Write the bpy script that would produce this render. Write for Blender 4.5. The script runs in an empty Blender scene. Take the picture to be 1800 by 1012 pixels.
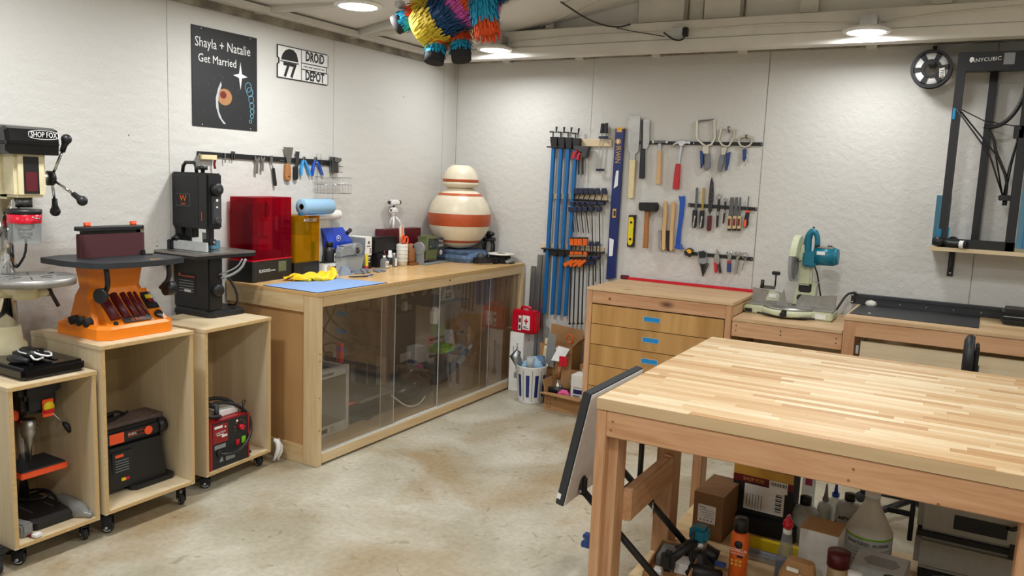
import bpy, bmesh, math, random
from mathutils import Matrix, Vector, Euler
EXPO=0.4; LEDW=6; LAMPW=16
R=math.radians
SC=bpy.context.scene; COL=SC.collection
# ---------------------------------------------------------------- camera
cd=bpy.data.cameras.new('camera'); cam=bpy.data.objects.new('camera',cd); COL.objects.link(cam)
cd.sensor_width=36.0; cd.lens=1410.1/1800*36; cd.clip_start=.05
rt=Vector((0.86574183,0.49888399,0.0400731)); up=Vector((-0.10250784,0.09837706,0.98985559)); fw=Vector((-0.48988083,0.8610672,-0.13630865))
m3=Matrix((rt,up,-fw)).transposed(); cam.matrix_world=Matrix.Translation((3.62,-5.34,1.585))@m3.to_4x4()
SC.camera=cam
# ---------------------------------------------------------------- world, exposure
w=bpy.data.worlds.new('world'); SC.world=w; w.use_nodes=True
w.node_tree.nodes['Background'].inputs[0].default_value=(.9,.93,1,1); w.node_tree.nodes['Background'].inputs[1].default_value=.05
SC.view_settings.view_transform='Standard'; SC.view_settings.look='None'; SC.view_settings.gamma=1; SC.view_settings.exposure=EXPO
SC.view_settings.use_curve_mapping=False
# ---------------------------------------------------------------- materials
def lin(h):
    if isinstance(h,str):
        h=h.lstrip('#'); h=[int(h[i:i+2],16)/255 for i in (0,2,4)]
    return tuple((c/12.92 if c<=.04045 else ((c+.055)/1.055)**2.4) for c in h)+(1,)
MATS={}
def new(name):
    m=bpy.data.materials.new(name); m.use_nodes=True; MATS[name]=m
    return m,m.node_tree.nodes,m.node_tree.links,m.node_tree.nodes['Principled BSDF']
def plain(name,col,rough=.5,metal=0,var=.06,scale=30,emit=0,bump=0,spec=.5,aniso=None):
    m,N,L,b=new(name); c=lin(col)
    b.inputs['Roughness'].default_value=rough; b.inputs['Metallic'].default_value=metal
    b.inputs['Specular IOR Level'].default_value=spec
    tc=N.new('ShaderNodeTexCoord'); nz=N.new('ShaderNodeTexNoise'); nz.inputs['Scale'].default_value=scale; nz.inputs['Detail'].default_value=3
    if aniso:
        mp=N.new('ShaderNodeMapping'); mp.inputs['Scale'].default_value=aniso; L.new(tc.outputs['Object'],mp.inputs[0]); L.new(mp.outputs[0],nz.inputs['Vector'])
    else: L.new(tc.outputs['Object'],nz.inputs['Vector'])
    r=N.new('ShaderNodeValToRGB'); L.new(nz.outputs['Fac'],r.inputs[0])
    r.color_ramp.elements[0].position=.3; r.color_ramp.elements[1].position=.7
    r.color_ramp.elements[0].color=tuple(x*(1-var) for x in c[:3])+(1,); r.color_ramp.elements[1].color=tuple(min(1,x*(1+var)) for x in c[:3])+(1,)
    L.new(r.outputs[0],b.inputs['Base Color'])
    if emit: b.inputs['Emission Color'].default_value=c; b.inputs['Emission Strength'].default_value=emit
    if bump:
        bp=N.new('ShaderNodeBump'); bp.inputs['Strength'].default_value=bump; bp.inputs['Distance'].default_value=.004; L.new(nz.outputs['Fac'],bp.inputs['Height']); L.new(bp.outputs[0],b.inputs['Normal'])
    return m
def wood(name,c1,c2,axis='x',rough=.5,grain=1.0,knots=0,fine=60,kcol='#5a3820'):
    """stretched-noise grain along an axis, optional knots"""
    m,N,L,b=new(name); b.inputs['Roughness'].default_value=rough
    tc=N.new('ShaderNodeTexCoord'); gi=N.new('ShaderNodeObjectInfo')
    mp=N.new('ShaderNodeMapping'); s=[1.0,1.0,1.0]; s['xyz'.index(axis)]=.08
    mp.inputs['Scale'].default_value=s
    ad=N.new('ShaderNodeVectorMath'); ad.operation='ADD'; mu=N.new('ShaderNodeMath'); mu.operation='MULTIPLY'; mu.inputs[1].default_value=9
    L.new(gi.outputs['Random'],mu.inputs[0]); L.new(tc.outputs['Object'],ad.inputs[0]); L.new(mu.outputs[0],ad.inputs[1]); L.new(ad.outputs[0],mp.inputs[0])
    n1=N.new('ShaderNodeTexNoise'); n1.inputs['Scale'].default_value=fine*grain; n1.inputs['Detail'].default_value=4; n1.inputs['Distortion'].default_value=.6
    n2=N.new('ShaderNodeTexNoise'); n2.inputs['Scale'].default_value=9*grain; n2.inputs['Detail'].default_value=3; n2.inputs['Distortion'].default_value=1.2
    L.new(mp.outputs[0],n1.inputs['Vector']); L.new(mp.outputs[0],n2.inputs['Vector'])
    mx=N.new('ShaderNodeMath'); mx.operation='MULTIPLY_ADD'; mx.inputs[1].default_value=.45; L.new(n1.outputs['Fac'],mx.inputs[0])
    m2=N.new('ShaderNodeMath'); m2.operation='MULTIPLY'; m2.inputs[1].default_value=.55; L.new(n2.outputs['Fac'],m2.inputs[0]); L.new(m2.outputs[0],mx.inputs[2])
    r=N.new('ShaderNodeValToRGB'); L.new(mx.outputs[0],r.inputs[0]); r.color_ramp.elements[0].position=.36; r.color_ramp.elements[1].position=.62
    r.color_ramp.elements[0].color=lin(c2); r.color_ramp.elements[1].color=lin(c1)
    out=r.outputs[0]
    if knots:
        v=N.new('ShaderNodeTexVoronoi'); v.inputs['Scale'].default_value=knots; mk=N.new('ShaderNodeMapping'); sk=[1.0,1.0,1.0]; sk['xyz'.index(axis)]=.45; mk.inputs['Scale'].default_value=sk
        L.new(ad.outputs[0],mk.inputs[0]); L.new(mk.outputs[0],v.inputs['Vector'])
        kr=N.new('ShaderNodeValToRGB'); kr.color_ramp.elements[0].position=.02; kr.color_ramp.elements[1].position=.075
        kr.color_ramp.elements[0].color=(0,0,0,1);kr.color_ramp.elements[1].color=(1,1,1,1); L.new(v.outputs['Distance'],kr.inputs[0])
        mxr=N.new('ShaderNodeMix'); mxr.data_type='RGBA'; L.new(kr.outputs[0],mxr.inputs[0]); mxr.inputs[6].default_value=lin(kcol); L.new(out,mxr.inputs[7]); out=mxr.outputs[2]
    L.new(out,b.inputs['Base Color'])
    return m
def clear(name,col,alpha,gloss=.04,rough=.03):
    """thin tinted acrylic: transparent tint plus a fresnel gloss"""
    m,N,L,b=new(name); N.remove(b); o=N['Material Output']
    t=N.new('ShaderNodeBsdfTransparent'); t.inputs[0].default_value=lin(col); d=N.new('ShaderNodeBsdfDiffuse'); d.inputs[0].default_value=lin(col)
    mx=N.new('ShaderNodeMixShader'); mx.inputs[0].default_value=alpha; L.new(t.outputs[0],mx.inputs[1]); L.new(d.outputs[0],mx.inputs[2])
    g=N.new('ShaderNodeBsdfGlossy'); g.inputs['Roughness'].default_value=rough; f=N.new('ShaderNodeFresnel'); f.inputs[0].default_value=1.45
    mu=N.new('ShaderNodeMath'); mu.operation='MULTIPLY_ADD'; mu.inputs[1].default_value=.2; mu.inputs[2].default_value=gloss-.04; L.new(f.outputs[0],mu.inputs[0])
    m2=N.new('ShaderNodeMixShader'); L.new(mu.outputs[0],m2.inputs[0]); L.new(mx.outputs[0],m2.inputs[1]); L.new(g.outputs[0],m2.inputs[2]); L.new(m2.outputs[0],o.inputs[0])
    return m
def wallmat(name,col,sc=1.0):
    m,N,L,b=new(name); b.inputs['Roughness'].default_value=.55
    tc=N.new('ShaderNodeTexCoord'); n=N.new('ShaderNodeTexNoise'); n.inputs['Scale'].default_value=1.3; n.inputs['Detail'].default_value=6
    L.new(tc.outputs['Object'],n.inputs['Vector']); r=N.new('ShaderNodeValToRGB'); c=lin(col)
    r.color_ramp.elements[0].color=tuple(x*.93 for x in c[:3])+(1,); r.color_ramp.elements[1].color=c; r.color_ramp.elements[0].position=.3
    L.new(n.outputs['Fac'],r.inputs[0])
    # sparse dark nail and knot flecks showing through the paint
    v=N.new('ShaderNodeTexVoronoi'); v.inputs['Scale'].default_value=3.2; L.new(tc.outputs['Object'],v.inputs['Vector'])
    fr=N.new('ShaderNodeValToRGB'); fr.color_ramp.elements[0].position=.012; fr.color_ramp.elements[1].position=.022; fr.color_ramp.elements[0].color=(.25,.23,.2,1); fr.color_ramp.elements[1].color=(1,1,1,1)
    L.new(v.outputs['Distance'],fr.inputs[0]); mm=N.new('ShaderNodeMix'); mm.data_type='RGBA'; mm.blend_type='MULTIPLY'; mm.inputs[0].default_value=1
    L.new(r.outputs[0],mm.inputs[6]); L.new(fr.outputs[0],mm.inputs[7]); L.new(mm.outputs[2],b.inputs['Base Color'])
    # strand-board relief
    n2=N.new('ShaderNodeTexNoise'); n2.inputs['Scale'].default_value=22*sc; n2.inputs['Detail'].default_value=4; n2.inputs['Distortion'].default_value=2.5; L.new(tc.outputs['Object'],n2.inputs['Vector'])
    v2=N.new('ShaderNodeTexVoronoi'); v2.inputs['Scale'].default_value=26*sc; v2.feature='SMOOTH_F1'; mp=N.new('ShaderNodeMapping'); mp.inputs['Rotation'].default_value=(.6,.5,.7); mp.inputs['Scale'].default_value=(1,.35,1)
    L.new(tc.outputs['Object'],mp.inputs[0]); L.new(mp.outputs[0],v2.inputs['Vector'])
    a=N.new('ShaderNodeMath'); a.operation='ADD'; L.new(n2.outputs['Fac'],a.inputs[0]); L.new(v2.outputs['Distance'],a.inputs[1])
    bp=N.new('ShaderNodeBump'); bp.inputs['Strength'].default_value=.42; bp.inputs['Distance'].default_value=.006; L.new(a.outputs[0],bp.inputs['Height']); L.new(bp.outputs[0],b.inputs['Normal'])
    return m
def concrete():
    m,N,L,b=new('concrete'); b.inputs['Roughness'].default_value=.42
    tc=N.new('ShaderNodeTexCoord')
    def nz(s,d,di=0):
        n=N.new('ShaderNodeTexNoise'); n.inputs['Scale'].default_value=s; n.inputs['Detail'].default_value=d; n.inputs['Distortion'].default_value=di; L.new(tc.outputs['Object'],n.inputs['Vector']); return n
    def ramp(src,a,b_,ca,cb):
        r=N.new('ShaderNodeValToRGB'); r.color_ramp.elements[0].position=a; r.color_ramp.elements[1].position=b_; r.color_ramp.elements[0].color=ca; r.color_ramp.elements[1].color=cb; L.new(src,r.inputs[0]); return r
    base=ramp(nz(2.6,8,.4).outputs['Fac'],.34,.66,lin('#a8a08a'),lin('#c6c0ae'))
    st=ramp(nz(1.35,6,.9).outputs['Fac'],.48,.66,(0,0,0,1),(.85,.85,.85,1))
    mx=N.new('ShaderNodeMix'); mx.data_type='RGBA'; L.new(st.outputs[0],mx.inputs[0]); L.new(base.outputs[0],mx.inputs[6]); mx.inputs[7].default_value=lin('#a08a66')
    fine=ramp(nz(38,5).outputs['Fac'],.35,.6,(.86,.86,.86,1),(1,1,1,1))
    m2=N.new('ShaderNodeMix'); m2.data_type='RGBA'; m2.blend_type='MULTIPLY'; m2.inputs[0].default_value=1; L.new(mx.outputs[2],m2.inputs[6]); L.new(fine.outputs[0],m2.inputs[7])
    spk=ramp(nz(9,9,1.8).outputs['Fac'],.30,.37,(.74,.70,.62,1),(1,1,1,1))
    m3=N.new('ShaderNodeMix'); m3.data_type='RGBA'; m3.blend_type='MULTIPLY'; m3.inputs[0].default_value=1; L.new(m2.outputs[2],m3.inputs[6]); L.new(spk.outputs[0],m3.inputs[7])
    L.new(m3.outputs[2],b.inputs['Base Color'])
    bp=N.new('ShaderNodeBump'); bp.inputs['Strength'].default_value=.12; bp.inputs['Distance'].default_value=.003; L.new(nz(30,6).outputs['Fac'],bp.inputs['Height']); L.new(bp.outputs[0],b.inputs['Normal'])
    return m
def butcher():
    m,N,L,b=new('butcher_block'); b.inputs['Roughness'].default_value=.38
    tc=N.new('ShaderNodeTexCoord'); sp=N.new('ShaderNodeSeparateXYZ'); L.new(tc.outputs['Object'],sp.inputs[0])
    def mth(op,a,bb=None,c=None):
        n=N.new('ShaderNodeMath'); n.operation=op
        for i,q in enumerate((a,bb,c)):
            if q is None: continue
            if isinstance(q,(int,float)): n.inputs[i].default_value=q
            else: L.new(q,n.inputs[i])
        return n.outputs[0]
    row=mth('FLOOR',mth('DIVIDE',sp.outputs['Y'],.036))
    wr=N.new('ShaderNodeTexWhiteNoise'); wr.noise_dimensions='1D'; L.new(row,wr.inputs['W'])
    xs=mth('MULTIPLY_ADD',wr.outputs['Value'],7.3,mth('DIVIDE',sp.outputs['X'],mth('MULTIPLY_ADD',wr.outputs['Value'],.25,.27)))
    colm=mth('FLOOR',xs)
    cb=N.new('ShaderNodeCombineXYZ'); L.new(row,cb.inputs[0]); L.new(colm,cb.inputs[1])
    wn=N.new('ShaderNodeTexWhiteNoise'); wn.noise_dimensions='2D'; L.new(cb.outputs[0],wn.inputs['Vector'])
    r=N.new('ShaderNodeValToRGB'); L.new(wn.outputs['Value'],r.inputs[0]); e=r.color_ramp.elements
    e[0].position=0; e[0].color=lin('#bd966a'); e[1].position=1; e[1].color=lin('#e6d4b2')
    for p,c in ((.14,'#c9a67a'),(.4,'#d3b489'),(.7,'#dbc19a')): q=e.new(p); q.color=lin(c)
    mp=N.new('ShaderNodeMapping'); mp.inputs['Scale'].default_value=(.05,1,1); ad=N.new('ShaderNodeVectorMath'); ad.operation='ADD'; L.new(tc.outputs['Object'],ad.inputs[0]); L.new(wn.outputs['Color'],ad.inputs[1]); L.new(ad.outputs[0],mp.inputs[0])
    g=N.new('ShaderNodeTexNoise'); g.inputs['Scale'].default_value=110; g.inputs['Detail'].default_value=5; g.inputs['Distortion'].default_value=.4; L.new(mp.outputs[0],g.inputs['Vector'])
    gr=N.new('ShaderNodeValToRGB'); gr.color_ramp.elements[0].position=.3; gr.color_ramp.elements[1].position=.62; gr.color_ramp.elements[0].color=(.84,.78,.7,1); gr.color_ramp.elements[1].color=(1,1,1,1); L.new(g.outputs['Fac'],gr.inputs[0])
    mm=N.new('ShaderNodeMix'); mm.data_type='RGBA'; mm.blend_type='MULTIPLY'; mm.inputs[0].default_value=1; L.new(r.outputs[0],mm.inputs[6]); L.new(gr.outputs[0],mm.inputs[7])
    # seams: darken close to a row or end joint
    fy=mth('FRACT',mth('DIVIDE',sp.outputs['Y'],.036)); fx=mth('FRACT',xs)
    dy=mth('MINIMUM',fy,mth('SUBTRACT',1,fy)); dx=mth('MULTIPLY',mth('MINIMUM',fx,mth('SUBTRACT',1,fx)),10)
    se=N.new('ShaderNodeValToRGB'); se.color_ramp.elements[0].position=.0; se.color_ramp.elements[1].position=.03; se.color_ramp.elements[0].color=(.72,.64,.54,1); se.color_ramp.elements[1].color=(1,1,1,1)
    L.new(mth('MINIMUM',dy,dx),se.inputs[0])
    m2=N.new('ShaderNodeMix'); m2.data_type='RGBA'; m2.blend_type='MULTIPLY'; m2.inputs[0].default_value=1; L.new(mm.outputs[2],m2.inputs[6]); L.new(se.outputs[0],m2.inputs[7])
    L.new(m2.outputs[2],b.inputs['Base Color'])
    return m
butcher(); concrete()
wallmat('wall_paint','#d3d1cb'); wallmat('roof_paint','#e6e4de',.5); plain('white_paint_wood','#d9d6ce',.5,var=.06,scale=6)
plain('grime','#8c8678',.8,var=.55,scale=9)
for a in 'xyz':
    wood('pine_'+a,'#d2b48c','#bd9870',a,.5,1,3.3)
    wood('fir_'+a,'#cfa27a','#b58259',a,.5,1,2.6)
    wood('palepine_'+a,'#dcc59c','#c9a878',a,.5,1,4.0)
    wood('birch_'+a,'#d9c7a6','#ccb893',a,.5,.8)
    wood('plyface_'+a,'#c6995c','#a97c43',a,.42,.55,fine=26)
wood('edgewood','#cfb48c','#c0a27a','x',.4,.7,0,50); plain('plyedge','#c9a873',.6,var=.2,scale=50,aniso=(1,1,9)); plain('endpanel','#b98f5e',.5,var=.05,scale=5)
plain('seam','#a9a69c',.7,var=.1); plain('cartback','#b09468',.6,var=.06,scale=14); plain('hardboard','#cbb188',.6,var=.05,scale=14)
plain('benchtop','#d9b27a',.25,var=.10,scale=7)
P=plain
P('black','#17181a',.45); P('gloss_black','#0e0f11',.15); P('rubber','#262626',.85); P('dgrey','#3a3b3d',.55); P('greyp','#8a8e90',.5); P('lgrey','#b9bcbd',.5)
P('white','#e8e8e6',.5); P('casing','#a3a096',.5); P('offwhite','#d8d5cb',.6); P('steel','#b8b8b8',.25,1); P('brushed','#a9a7a2',.4,1,var=.1); P('dsteel','#6c6c6c',.4,1); P('nickel','#bfb9a8',.35,1)
P('chrome','#d8d8d8',.08,1); P('castiron','#9a9893',.45,.6,var=.1); P('brass','#b59a55',.35,1); P('cream','#ded3ac',.4); P('mgreen','#c3c8a8',.45); P('teal','#0f6f86',.35)
P('orange','#e0631a',.4); P('torange','#f08414',.38,var=.03); P('hotorange','#ff5a28',.4); P('red','#c0202a',.4); P('darkred','#6e1218',.5); P('maroon','#5a1420',.4); P('welderred','#8e1018',.35)
P('navy','#24407a',.5); P('navyd','#1c2340',.45); P('blue','#1e4fae',.35); P('levelblue','#1a2a66',.35); P('clampblue','#0f66a6',.35,.1); P('skyblue','#3d9ad8',.4); P('slotblue','#1487c8',.4)
P('yellow','#e8cf1a',.45); P('ylabel','#e6a91c',.45); P('gold','#d9a441',.4); P('glassgreen','#c8dc3c',.2); P('beech','#cfa878',.5,var=.12,scale=20,aniso=(1,1,.1)); P('mwood','#a8703e',.5,var=.12,scale=20,aniso=(1,1,.1))
P('palewood','#e0cf9f',.6,var=.08); P('tan','#cbb389',.5); P('bronze','#8d6a4a',.45); P('bristle','#8f8d86',.9,var=.5,scale=300,aniso=(1,1,.06)); P('greygrip','#77797d',.5)
P('rasp','#3f3f40',.5,.6,var=.8,scale=120); P('pine','#dfc9a4',.6,var=.06,scale=12); P('belt','#50282c',.9,var=.1,scale=200); P('beltgrey','#6b5a52',.9,var=.2,scale=60)
P('paper','#ecebe6',.8); P('cardboard','#a97f52',.85,var=.06,scale=12); P('cardboard_dark','#86623e',.85); P('bluepaper','#8fb4d0',.85,bump=.3,scale=90); P('bluemat','#7fa0cf',.6); P('bluemat_edge','#33445c',.6)
P('denim','#5b7290',.95,var=.35,scale=25,bump=.4); P('gloveyellow','#ecc818',.5,var=.05); P('pouchblue','#1e3fae',.2,var=.3,scale=18); P('olive','#5d6440',.5); P('brown','#8c5a32',.5); P('greyfoam','#7d8795',.5)
P('screen','#20302e',.1); P('lcd','#5d6652',.15); P('label_black','#101010',.5); P('mat_black','#2a2d31',.5,var=.1,scale=60); P('limegreen','#7ec21c',.5); P('pink','#d8508c',.6)
P('weathered','#ddd2b9',.35,var=.12,scale=8); P('rust','#b5522a',.4,var=.1,scale=10); P('board_black','#1b1c1e',.6); P('spiral','#a8784a',.6); P('ring_blue','#7fc8e0',.6); P('medred','#c8102a',.25); P('aluminium','#a8acb0',.35,1)
P('blueacc','#1b7fae',.35,.5); P('bluegrey','#4f7f96',.4); P('seat_black','#1c1d1f',.5,bump=.1); P('floor_mat','#1d1e20',.9)
P('led','#ffffff',.5,emit=LEDW,var=0)
clear('acrylic','#f6f4f0',.02,.05); clear('redacrylic','#e01c42',.10,.05); clear('yellowacrylic','#f2d010',.10,.05); clear('clearplastic','#dfe4e6',.18,.06,.1); clear('frosted','#d8dcda',.55,.05,.3); clear('blueliquid','#1c5f9c',.5,.05); clear('bag','#c8cac9',.35,.1,.15)
# ---------------------------------------------------------------- mesh helpers
class B:
    """collects shapes into one mesh; m('name') sets the material of what follows"""
    def __init__(s,mat='white'): s.bm=bmesh.new(); s.mats=[]; s.X=Matrix.Identity(4); s.m(mat)
    def m(s,n):
        if n not in s.mats: s.mats.append(n)
        s.i=s.mats.index(n); return s
    def at(s,loc=(0,0,0),rot=(0,0,0)): s.X=Matrix.Translation(loc)@Euler([R(a) for a in rot]).to_matrix().to_4x4(); return s
    def _fin(s,vs,smooth=False):
        fs=set(f for v in vs for f in v.link_faces)
        for f in fs: f.material_index=s.i; f.smooth=smooth
        bmesh.ops.transform(s.bm,matrix=s.X,verts=list(vs)); return s
    def box(s,a,b,bev=0):
        r=bmesh.ops.create_cube(s.bm,size=1); vs=r['verts']
        c=[(a[i]+b[i])/2 for i in range(3)]; d=[abs(b[i]-a[i]) for i in range(3)]
        bmesh.ops.transform(s.bm,matrix=Matrix.Translation(c)@Matrix.Diagonal((*d,1)),verts=vs)
        if bev:
            es=list(set(e for v in vs for e in v.link_edges)); g=bmesh.ops.bevel(s.bm,geom=es,offset=min(bev,min(d)*.45),segments=2,affect='EDGES',clamp_overlap=True)
            vs=list(set(g['verts'])|set(v for f in g['faces'] for v in f.verts))
            vs=s._island(vs)
        return s._fin(vs)
    def _island(s,vs):
        seen=set(vs); st=list(vs)
        while st:
            v=st.pop()
            for e in v.link_edges:
                o=e.other_vert(v)
                if o not in seen: seen.add(o); st.append(o)
        return list(seen)
    def cyl(s,p0,p1,r0,r1=None,n=20,cap=True):
        if r1 is None: r1=r0
        p0=Vector(p0);p1=Vector(p1); d=p1-p0; l=d.length
        r=bmesh.ops.create_cone(s.bm,cap_ends=cap,cap_tris=False,segments=n,radius1=r0,radius2=r1,depth=l); vs=r['verts']
        q=d.to_track_quat('Z','Y').to_matrix().to_4x4()
        bmesh.ops.transform(s.bm,matrix=Matrix.Translation((p0+p1)/2)@q,verts=vs)
        s._fin(vs)
        for f in set(f for v in vs for f in v.link_faces):
            if len(f.verts)==4: f.smooth=True
        return s
    def sph(s,c,r,n=16,sc=(1,1,1)):
        q=bmesh.ops.create_uvsphere(s.bm,u_segments=n,v_segments=max(6,n//2),radius=r); vs=q['verts']
        bmesh.ops.transform(s.bm,matrix=Matrix.Translation(c)@Matrix.Diagonal((*sc,1)),verts=vs); return s._fin(vs,True)
    def lathe(s,prof,n=24,c=(0,0,0),axis='z'):
        """prof: (r,z) pairs revolved about z (or another axis)"""
        rings=[]
        for r,z in prof:
            if r<1e-6: rings.append([s.bm.verts.new((0,0,z))])
            else: rings.append([s.bm.verts.new((r*math.cos(2*math.pi*k/n),r*math.sin(2*math.pi*k/n),z)) for k in range(n)])
        for a,b in zip(rings,rings[1:]):
            for k in range(n):
                k2=(k+1)%n
                if len(a)==1 and len(b)==1: continue
                if len(a)==1: s.bm.faces.new((a[0],b[k2],b[k])) if 0 else s.bm.faces.new((a[0],b[k],b[k2]))
                elif len(b)==1: s.bm.faces.new((a[k],a[k2],b[0]))
                else: s.bm.faces.new((a[k],a[k2],b[k2],b[k]))
        vs=[v for g in rings for v in g]
        M=Matrix.Identity(4)
        if axis=='x': M=Matrix.Rotation(R(90),4,'Y')
        if axis=='y': M=Matrix.Rotation(R(90),4,'X')
        bmesh.ops.transform(s.bm,matrix=Matrix.Translation(c)@M,verts=vs); return s._fin(vs,True)
    def tube(s,pts,r,n=8,closed=False,smoothpath=0):
        pts=[Vector(p) for p in pts]
        for _ in range(smoothpath):
            q=[pts[0]]
            for a,b in zip(pts,pts[1:]): q+= [a*.75+b*.25,a*.25+b*.75]
            q.append(pts[-1]); pts=q
        rs=r if isinstance(r,(list,tuple)) else [r]*len(pts)
        if len(rs)!=len(pts): rs=[rs[min(len(rs)-1,int(i*len(rs)/len(pts)))] for i in range(len(pts))]
        rings=[]; prev=None; N=len(pts)
        for i,p in enumerate(pts):
            if closed: t=pts[(i+1)%N]-pts[i-1]
            else: t=pts[min(N-1,i+1)]-pts[max(0,i-1)]
            t=t.normalized() if t.length>1e-9 else Vector((0,0,1))
            if prev is None:
                u=t.orthogonal().normalized()
            else:
                u=prev-t*prev.dot(t); u=u.normalized() if u.length>1e-6 else t.orthogonal().normalized()
            prev=u; w_=t.cross(u)
            rings.append([s.bm.verts.new(p+(u*math.cos(2*math.pi*k/n)+w_*math.sin(2*math.pi*k/n))*rs[i]) for k in range(n)])
        pr=list(zip(rings,rings[1:]))+([(rings[-1],rings[0])] if closed else [])
        for a,b in pr:
            for k in range(n): s.bm.faces.new((a[k],a[(k+1)%n],b[(k+1)%n],b[k]))
        if not closed: s.bm.faces.new(rings[0][::-1]); s.bm.faces.new(rings[-1])
        return s._fin([v for g in rings for v in g],True)
    def poly(s,pts,d0,d1,face='B',bev=0):
        """outline extruded from depth d0 to d1. face B: (x,z) toward -y; L: (y,z) toward +x; U: (x,y) up"""
        f={'B':lambda p,d:(p[0],-d,p[1]),'L':lambda p,d:(d,p[0],p[1]),'U':lambda p,d:(p[0],p[1],d)}[face]
        a=[s.bm.verts.new(f(p,d0)) for p in pts]; b=[s.bm.verts.new(f(p,d1)) for p in pts]
        n=len(pts)
        f1=s.bm.faces.new(a); f2=s.bm.faces.new(b[::-1])
        for k in range(n): s.bm.faces.new((a[k],b[k],b[(k+1)%n],a[(k+1)%n]))
        vs=a+b; fs=list(set(x for v in vs for x in v.link_faces))
        bmesh.ops.recalc_face_normals(s.bm,faces=fs)
        if bev:
            es=[e for e in f2.edges]; bmesh.ops.bevel(s.bm,geom=es,offset=bev,segments=1,affect='EDGES',clamp_overlap=True); vs=s._island([v for v in a if v.is_valid])
        return s._fin(vs)
    def quad(s,*p):
        vs=[s.bm.verts.new(q) for q in p]; s.bm.faces.new(vs); return s._fin(vs)
    def make(s,name,parent=None,loc=(0,0,0),rot=(0,0,0),solid=0,recalc=True):
        if recalc: bmesh.ops.recalc_face_normals(s.bm,faces=s.bm.faces[:])
        me=bpy.data.meshes.new(name); s.bm.to_mesh(me); s.bm.free()
        for n in s.mats: me.materials.append(MATS[n])
        o=bpy.data.objects.new(name,me); COL.objects.link(o)
        o.parent=parent; o.location=loc; o.rotation_euler=[R(a) for a in rot]
        if solid: md=o.modifiers.new('solid','SOLIDIFY'); md.thickness=solid
        return o
def tag(o,label,cat,group=None):
    o['label']=label; o['category']=cat
    if group: o['group']=group
    return o
def thing(name,label,cat,loc=(0,0,0),rz=0,group=None,rot=None):
    o=bpy.data.objects.new(name,None); COL.objects.link(o); o.empty_display_size=.05
    o.location=loc; o.rotation_euler=rot and [R(a) for a in rot] or (0,0,R(rz)); return tag(o,label,cat,group)
def struct(o): o['kind']='structure'; return o
def dup(root,loc=None,rz=None,label=None):
    def cp(o,par):
        c=o.copy(); COL.objects.link(c); c.parent=par
        for ch in [q for q in COL.objects if q.parent==o]: cp(ch,c)
        return c
    r=cp(root,None)
    if loc: r.location=loc
    if rz is not None: r.rotation_euler=(0,0,R(rz))
    if label: r['label']=label
    return r
FACE={'B':Matrix(((1,0,0),(0,0,-1),(0,1,0))),'L':Matrix(((0,0,1),(1,0,0),(0,1,0))),'U':Matrix(((1,0,0),(0,1,0),(0,0,1)))}
def text(body,size,mat,parent=None,loc=(0,0,0),face='B',spin=0,sx=1,name='lettering',ext=.0004,align='CENTER',tilt=None,shear=0,bold=0):
    """real flat lettering; face B/L/U as in poly; spin turns it in its plane"""
    c=bpy.data.curves.new('t','FONT'); c.body=body; c.size=size; c.extrude=ext; c.align_x=align; c.align_y='CENTER'; c.resolution_u=2; c.shear=shear; c.offset=bold*size
    o=bpy.data.objects.new('t',c); COL.objects.link(o); bpy.context.view_layer.update()
    me=bpy.data.meshes.new_from_object(o); bpy.data.objects.remove(o); bpy.data.curves.remove(c)
    M=FACE[face].to_4x4()@(Matrix.Rotation(R(tilt),4,'X') if tilt else Matrix.Identity(4))@Matrix.Rotation(R(spin),4,'Z')@Matrix.Diagonal((sx,1,1,1)); me.transform(M)
    me.materials.clear(); me.materials.append(MATS[mat]); me.name=name
    t=bpy.data.objects.new(name,me); COL.objects.link(t); t.parent=parent; t.location=loc; return t
rnd=random.Random(7)
def scribble(mat,parent,loc,face,n,w_,h_,spin=0,seed=1):
    """small illegible print, as blocky strokes of real thickness"""
    rg=random.Random(seed); b=B(mat); x=-w_/2
    for i in range(n):
        s=w_/n; b.box((x+s*.12,-h_/2,0),(x+s*.38,h_/2*rg.uniform(.4,1),.0005)); b.box((x+s*.38,h_/2*rg.uniform(-.9,.4),0),(x+s*.85,h_/2*rg.uniform(.5,1),.0005)); x+=s
    o=b.make('fine_print',parent,loc); M=FACE[face].to_4x4()@Matrix.Rotation(R(spin),4,'Z'); o.data.transform(M); return o
# ================================================================ the room
def big(name,mat,a,b,**k): return struct(B(mat).box(a,b).make(name,**k))
XR,YF=7.2,-8.2
big('floor','concrete',(-.1,YF-.1,-.1),(XR+.1,.1,0))
big('wall_left','wall_paint',(-.1,YF-.1,0),(0,.1,2.44)); big('wall_back','wall_paint',(0,0,0),(XR,.1,2.44))
big('wall_right','wall_paint',(XR,YF,0),(XR+.1,.1,3.2)); big('wall_front','wall_paint',(0,YF-.1,0),(XR,YF,3.6))
# sheet joints of the wall boards
b=B('grime')
for x in (2.395,3.64,4.86): b.box((x,-.0015,0),(x+.004,.001,2.44))
b.m('seam').box((1.175,-.0012,0),(1.178,.001,2.44)); b.m('grime')
b.box((.02,-.0015,.9),(.023,.001,2.44))
struct(b.make('trim_1'))
b=B('seam')
for y in (-.16,-1.38,-2.6,-3.82): b.box((-.001,y,0),(.0012,y+.003,2.44))
struct(b.make('trim_2'))
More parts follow.
